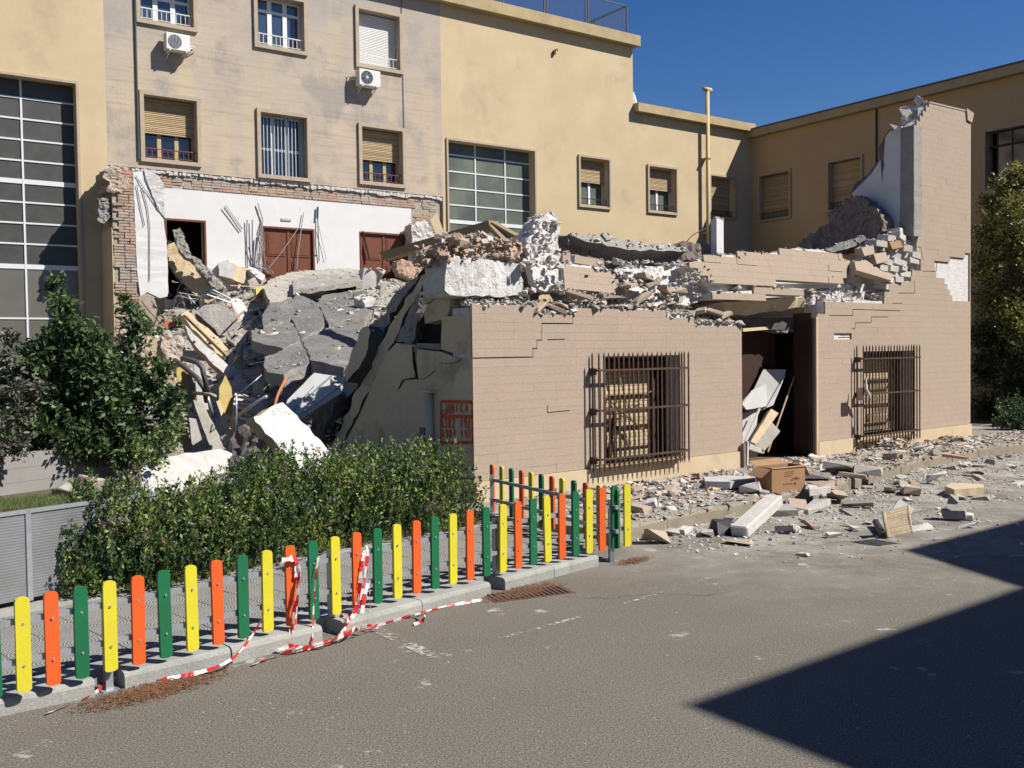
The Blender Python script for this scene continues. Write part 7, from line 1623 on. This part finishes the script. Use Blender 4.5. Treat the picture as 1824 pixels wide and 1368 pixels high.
# silvery shrub at the far left
SB = Vector((-7.9, 13.6, .1)); SHR = empty('silvery_shrub', 'grey leaved shrub cut by the left edge of the photo', 'shrub', SB); Pt = []; Dt = []
for (x, y, r) in [(10, 640, .22), (30, 690, .25), (15, 740, .28), (45, 730, .2), (5, 790, .3), (40, 790, .22), (-40, 720, .4), (-40, 640, .3), (20, 600, .1), (65, 690, .14)]:
    c = at_d(x, y, 14.6)
    for _ in range(30):
        d = np.random.normal(size=3); d /= np.linalg.norm(d); tip = np.array(c)+d*r*random.uniform(.4, 1.1); m_ = 9; Pt.append(tip-d*np.random.rand(m_)[:, None]*.2+np.random.normal(size=(m_, 3))*.02); Dt.append(np.repeat(d[None]*.5, m_, 0))
Pt = np.concatenate(Pt)-np.array(SB); V = leaf_quads(Pt, .085, up=0, aspect=.5, dirs=np.concatenate(Dt)); quads('foliage', V, (np.random.rand(len(Pt)) < .5).astype(int), LEAFP, SHR)
limbs((0, 0, 0), [((random.uniform(-.6, .5), random.uniform(-.2, .4), random.uniform(.8, 1.9)), None) for _ in range(8)], .03).build('stems', 'bark', SHR)
# ivy on the broken brick stubs
IB = hitp(250, 560, FA.w(0, -1.5, 0), FA.v); IVY = empty('ivy', 'green ivy trailing over the broken foot of the brick pier', 'ivy', IB); Pt = []
for (x, y, r) in [(222, 530, .12), (232, 545, .15), (245, 555, .15), (256, 575, .2), (250, 590, .18), (262, 585, .12), (240, 570, .14), (275, 600, .08), (318, 570, .1), (325, 590, .12), (330, 610, .1), (225, 580, .12), (285, 590, .06)]:
    c = hitp(x, y, FA.w(0, -1.7, 0), FA.v); n = int(r*900); d = np.random.normal(size=(n, 3)); d /= np.linalg.norm(d, axis=1)[:, None]; Pt.append(np.array(c)+d*r*np.random.uniform(.3, 1.1, (n, 1)))
Pt = np.concatenate(Pt)-np.array(IB); quads('foliage', leaf_quads(Pt, .09, up=-.2, aspect=.7), np.random.randint(0, 3, len(Pt)), LEAFT, IVY)
mb = MB()
for _ in range(7): a = Vector((random.uniform(-.4, .3), 0, random.uniform(-.2, .4))); mb.tube([a, a+Vector((.2, -.05, -.25)), a+Vector((random.uniform(0, .6), -.05, -.6))], .012, 5)
mb.build('stems', 'bark', IVY)
# the sapling with pale leaves and bare twigs near the pale slab
SA = hitp(262, 830, FC.w(-2.4, 0, 0), FC.u); SAP = empty('sapling', 'small sapling with pale yellow green leaves above the pale slab', 'sapling', SA); Pt = []
for (x, y, r) in [(245, 800, .16), (262, 812, .18), (278, 826, .12), (235, 820, .12), (300, 790, .12), (310, 760, .1), (285, 770, .12)]:
    c = hitp(x, y, FC.w(-2.45, 0, 0), FC.u); n = int(r*700); Pt.append(np.array(c)+np.random.normal(size=(n, 3))*r*.6)
Pt = np.concatenate(Pt)-np.array(SA); quads('foliage', leaf_quads(Pt, .08, up=.1, aspect=.55), np.random.choice([1, 2, 2], len(Pt)), LEAFT, SAP)
mb = MB()
for a, b in (((250, 870), (240, 815)), ((255, 872), (300, 770)), ((250, 872), (290, 748)), ((258, 870), (305, 740)), ((252, 872), (225, 860))): mb.tube([hitp(a[0], a[1], FC.w(-2.4, 0, 0), FC.u)-SA, hitp((a[0]+b[0])/2+3, (a[1]+b[1])/2, FC.w(-2.45, 0, 0), FC.u)-SA, hitp(b[0], b[1], FC.w(-2.4, 0, 0), FC.u)-SA], [.012, .009, .004], 5)
mb.build('stem', 'bark', SAP)
# trees and shrubs on the right beyond the tower
def bigtree(name, label, base, blobs_, leafs, size, cat='tree', dens=1.0, trunk=True, dist=None, probs=(.4, .8)):
    R = empty(name, label, cat, base); Pt = []; Dt = []
    for (x, y, r) in blobs_:
        c = np.array(at_d(x, y, dist+random.uniform(-.6, .6))); n = int(dens*60*r*r/.3)+12
        for _ in range(n):
            d = np.random.normal(size=3); d /= np.linalg.norm(d); tip = c+d*r*random.uniform(.45, 1.15); m_ = 12; dd = d+np.array([0, 0, .3]); dd /= np.linalg.norm(dd); Pt.append(tip-dd*np.random.rand(m_)[:, None]*size*4+np.random.normal(size=(m_, 3))*size*.25); Dt.append(np.repeat(dd[None]*.4, m_, 0))
    Pt = np.concatenate(Pt)-np.array(base); pr_ = np.random.rand(len(Pt)); quads('crown' if trunk else 'foliage', leaf_quads(Pt, size, up=.1, aspect=.4, dirs=np.concatenate(Dt)), np.where(pr_ < probs[0], 0, np.where(pr_ < probs[1], 1, 2)), leafs, R)
    if trunk:
        mb = MB(); mb.tube([(0, 0, -.1), (.05, 0, 1.2), (0, .1, 2.4), (.1, 0, 3.6)], [.16, .13, .11, .07], 9); mb.build('trunk', 'bark', R)
        limbs((0, 0, 1.6), [(Vector(at_d(x, y, dist))-Vector(base), None) for x, y, r in blobs_[::2]], .07).build('limbs', 'bark', R)
    return R
bt = at_d(1800, 760, 27); bt.z = .14
bigtree('yellow_green_tree', 'feathery yellow green tree rising beyond the tower at the right edge', bt, [(1810, 310, .35), (1790, 330, .45), (1830, 320, .5), (1765, 360, .4), (1800, 380, .7), (1845, 380, .8), (1760, 410, .5), (1790, 440, .7), (1840, 450, .8), (1755, 470, .5), (1800, 500, .8), (1760, 530, .5), (1850, 520, .8), (1790, 560, .7), (1755, 590, .45), (1830, 590, .8)], [LEAFY[0], LEAFY[1], LEAFY[2]], .085, dens=2.6, dist=27, probs=(.34, .68))
bt = at_d(1770, 770, 25); bt.z = .14
bigtree('dark_shrub', 'tall dark shrub directly behind the tower foot', bt, [(1750, 600, .5), (1790, 620, .6), (1840, 630, .7), (1755, 660, .5), (1800, 680, .6), (1850, 700, .7), (1760, 720, .5), (1755, 640, .4), (1840, 760, .6), (1755, 750, .4)], [LEAFT[0], LEAFY[2], LEAFT[0]], .09, 'shrub', 1.8, False, 27)  # only dark leaf colours, standing in for the deep shade here
bt = at_d(1795, 780, 23); bt.z = .14
bigtree('laurel_bush', 'glossy dark green bush at the right edge of the pavement', bt, [(1790, 740, .38), (1815, 735, .45), (1855, 740, .5), (1805, 760, .4), (1785, 765, .28), (1845, 765, .4)], LEAFT, .07, 'bush', 2.4, False, 24.5, (.5, .92))
bt = at_d(1900, 700, 30); bt.z = .14
bigtree('dark_shrub', 'dense dark evergreen just outside the right edge', bt, [(1880, 560, .9), (1900, 480, .9), (1890, 650, .9), (1930, 600, 1.0), (1930, 720, 1.0)], [LEAFT[0], LEAFY[2], LEAFT[0]], .1, 'shrub', 1.0, False, 30)

# ================================================================== GARDEN BITS ON THE LEFT
# low block wall
LW0 = gnd(-150, 905, .14); LW1 = gnd(240, 850, .14); lw = Vector((LW1.x-LW0.x, LW1.y-LW0.y, 0)); Lw = lw.length
LOW = empty('low_block_wall', 'low smooth grey block wall at the edge of the grass', 'wall', (LW0.x, LW0.y, .1), atan2(lw.y, lw.x)); u = 0; hh = .585
while u < Lw-.01:
    L = min(1.02, Lw-u)
    for r in range(3): mb = MB(); o_ = random.uniform(-.004, .004); mb.box((u+.003, o_, r*hh/3+.003), (u+L-.003, .2, (r+1)*hh/3)); mb.build('block', 'blockgrey', LOW)
    u += L
# vertical bar fence behind it
BF = empty('bar_fence', 'dark thin wire mesh fence half hidden by the leaves', 'fence', (LW0.x, LW0.y, .1)); BF.location = (LW0.x-.8, LW0.y+1.2, .1); BF.rotation_euler = LOW.rotation_euler
mb = MB()
for k in range(62): mb.box((k*.075-.003, 0, .1), (k*.075+.003, .006, 1.55))
for z in (.15, .5, .85, 1.2, 1.5): mb.box((0, -.002, z), (4.6, .008, z+.006))
mb.build('mesh', 'blackiron', BF, kind='stuff'); mb = MB(); mb.box((0, 0, 0), (.04, .04, 1.6)); mb.build('post', 'blackiron', BF)
# stones and lawn strip
mb = []; g0_, g1_ = gnd(-200, 935, .14), gnd(250, 870, .14)
Pg = []
for _ in range(9000):
    a, b = random.random(), random.random(); p = gnd(-60+310*a, 922-40*a-b*24*(1-.4*a), .14); L = random.uniform(.03, .075); d = Vector((random.uniform(-.3, .3), random.uniform(-.3, .3), 1)).normalized()*L; s = Vector((random.uniform(-1, 1), random.uniform(-1, 1), 0)).normalized()*.003; Pg.append([tuple(p-s), tuple(p+s), tuple(p+d+s*.2), tuple(p+d-s*.2)])
o = quads('grass', np.array(Pg), np.zeros(len(Pg)), [GRASS], kind='stuff'); tag(o, 'narrow strip of short lawn beside the low block wall', 'grass')
for i, (x, y, s, lab) in enumerate([(135, 880, .22, 'pink brick piece at the end of the lawn strip'), (165, 870, .34, 'pointed tan stone beside the low wall end'), (180, 878, .28, 'large tan stone above the hedge'), (195, 885, .2, 'small tan stone among leaves above the hedge'), (112, 884, .3, 'flat pale stone on the lawn strip'), (215, 880, .22, 'cream stone under the sapling')]):
    p = gnd(x, y, .14); o = inst('rubble_stone', random.choice(CH['tile' if i % 2 else 'dust']), None, p+Vector((0, 0, s*.2)), (.1, .2, i), (s*1.2, s, s*.7)); tag(o, lab, 'stone')
# cold frame of twinwall panels on aluminium posts
C0 = at_d(-75, 1000, 8.2); C1 = at_d(285, 1000, 8.95); C0.z = C1.z = .12; cw_ = C1-C0; Lc = cw_.length
zt0 = CAM.z+ray(0, 918).z/hypot(*ray(0, 918).xy)*8.3
CF = empty('cold_frame', 'garden frame of ribbed grey translucent panels on aluminium posts', 'cold frame', C0, atan2(cw_.y, cw_.x)); hC = zt0-.12
def u_at(px): N = Vector((-cw_.y, cw_.x, 0)).normalized(); p = hitp(px, 950, C0, N); return (p-C0).dot(cw_.normalized())
up_ = u_at(50); 
for (a, b) in ((-.1, up_-.02), (up_+.02, up_+.9), (up_+.94, Lc)): mb = MB(); mb.box((a, 0, .02), (b, .010, hC)); mb.build('panel', 'poly', CF)
for u in (up_, up_+.92, Lc): mb = MB(); mb.box((u-.02, -.012, 0), (u+.02, .025, hC+.01)); mb.build('post', 'galv', CF)
mb = MB(); mb.box((-.1, -.012, hC-.015), (Lc, .02, hC+.015)); mb.build('top_rail', 'galv', CF)
mb = MB(); pass

# ================================================================== BUILDING BEHIND THE CAMERA THAT SHADES THE ROAD (off frame to the right)
HB = 9.0; off = Vector((SUN.x, SUN.y, 0))*(HB/SUN.z)
Ks = [gnd(1218, 1256)+off, gnd(1815, 1046)+off, gnd(1608, 980)+off]; da = bd(51.7); db = bd(144.6)
q0, q1, q2 = [Vector((p.x, p.y, 0)) for p in Ks]; far = q2+da*40; pl_ = [q0, q1, q2, far, far+db*20, q0+db*20]
NB = empty('neighbour_building', 'plain tall building standing to the right of the road outside the view', 'building', q0); mb = MB()
tri = tessellate_polygon([[p-q0 for p in pl_]]); n = 6; vs = [tuple(p-q0) for p in pl_]+[tuple(p-q0+Vector((0, 0, HB))) for p in pl_]
mb.add(vs, [tuple(t) for t in tri]+[tuple(i+6 for i in t) for t in tri]+[(i, (i+1) % 6, (i+1) % 6+6, i+6) for i in range(6)]); mb.build('wall', 'yellow', NB)
mb = MB()
for k in range(5):
    p = (q2-q0)+da*(2+k*4); 
    for z in (1.5, 5): mb.add([tuple(p+Vector((0, 0, z))), tuple(p+da*1.4+Vector((0, 0, z))), tuple(p+da*1.4+Vector((0, 0, z+1.7))), tuple(p+Vector((0, 0, z+1.7)))], [(0, 1, 2, 3)]); mb.v[-4:] = [(Vector(v)-db*.03)[:] for v in mb.v[-4:]]
mb.build('windows', 'glassblack', NB, kind='stuff')
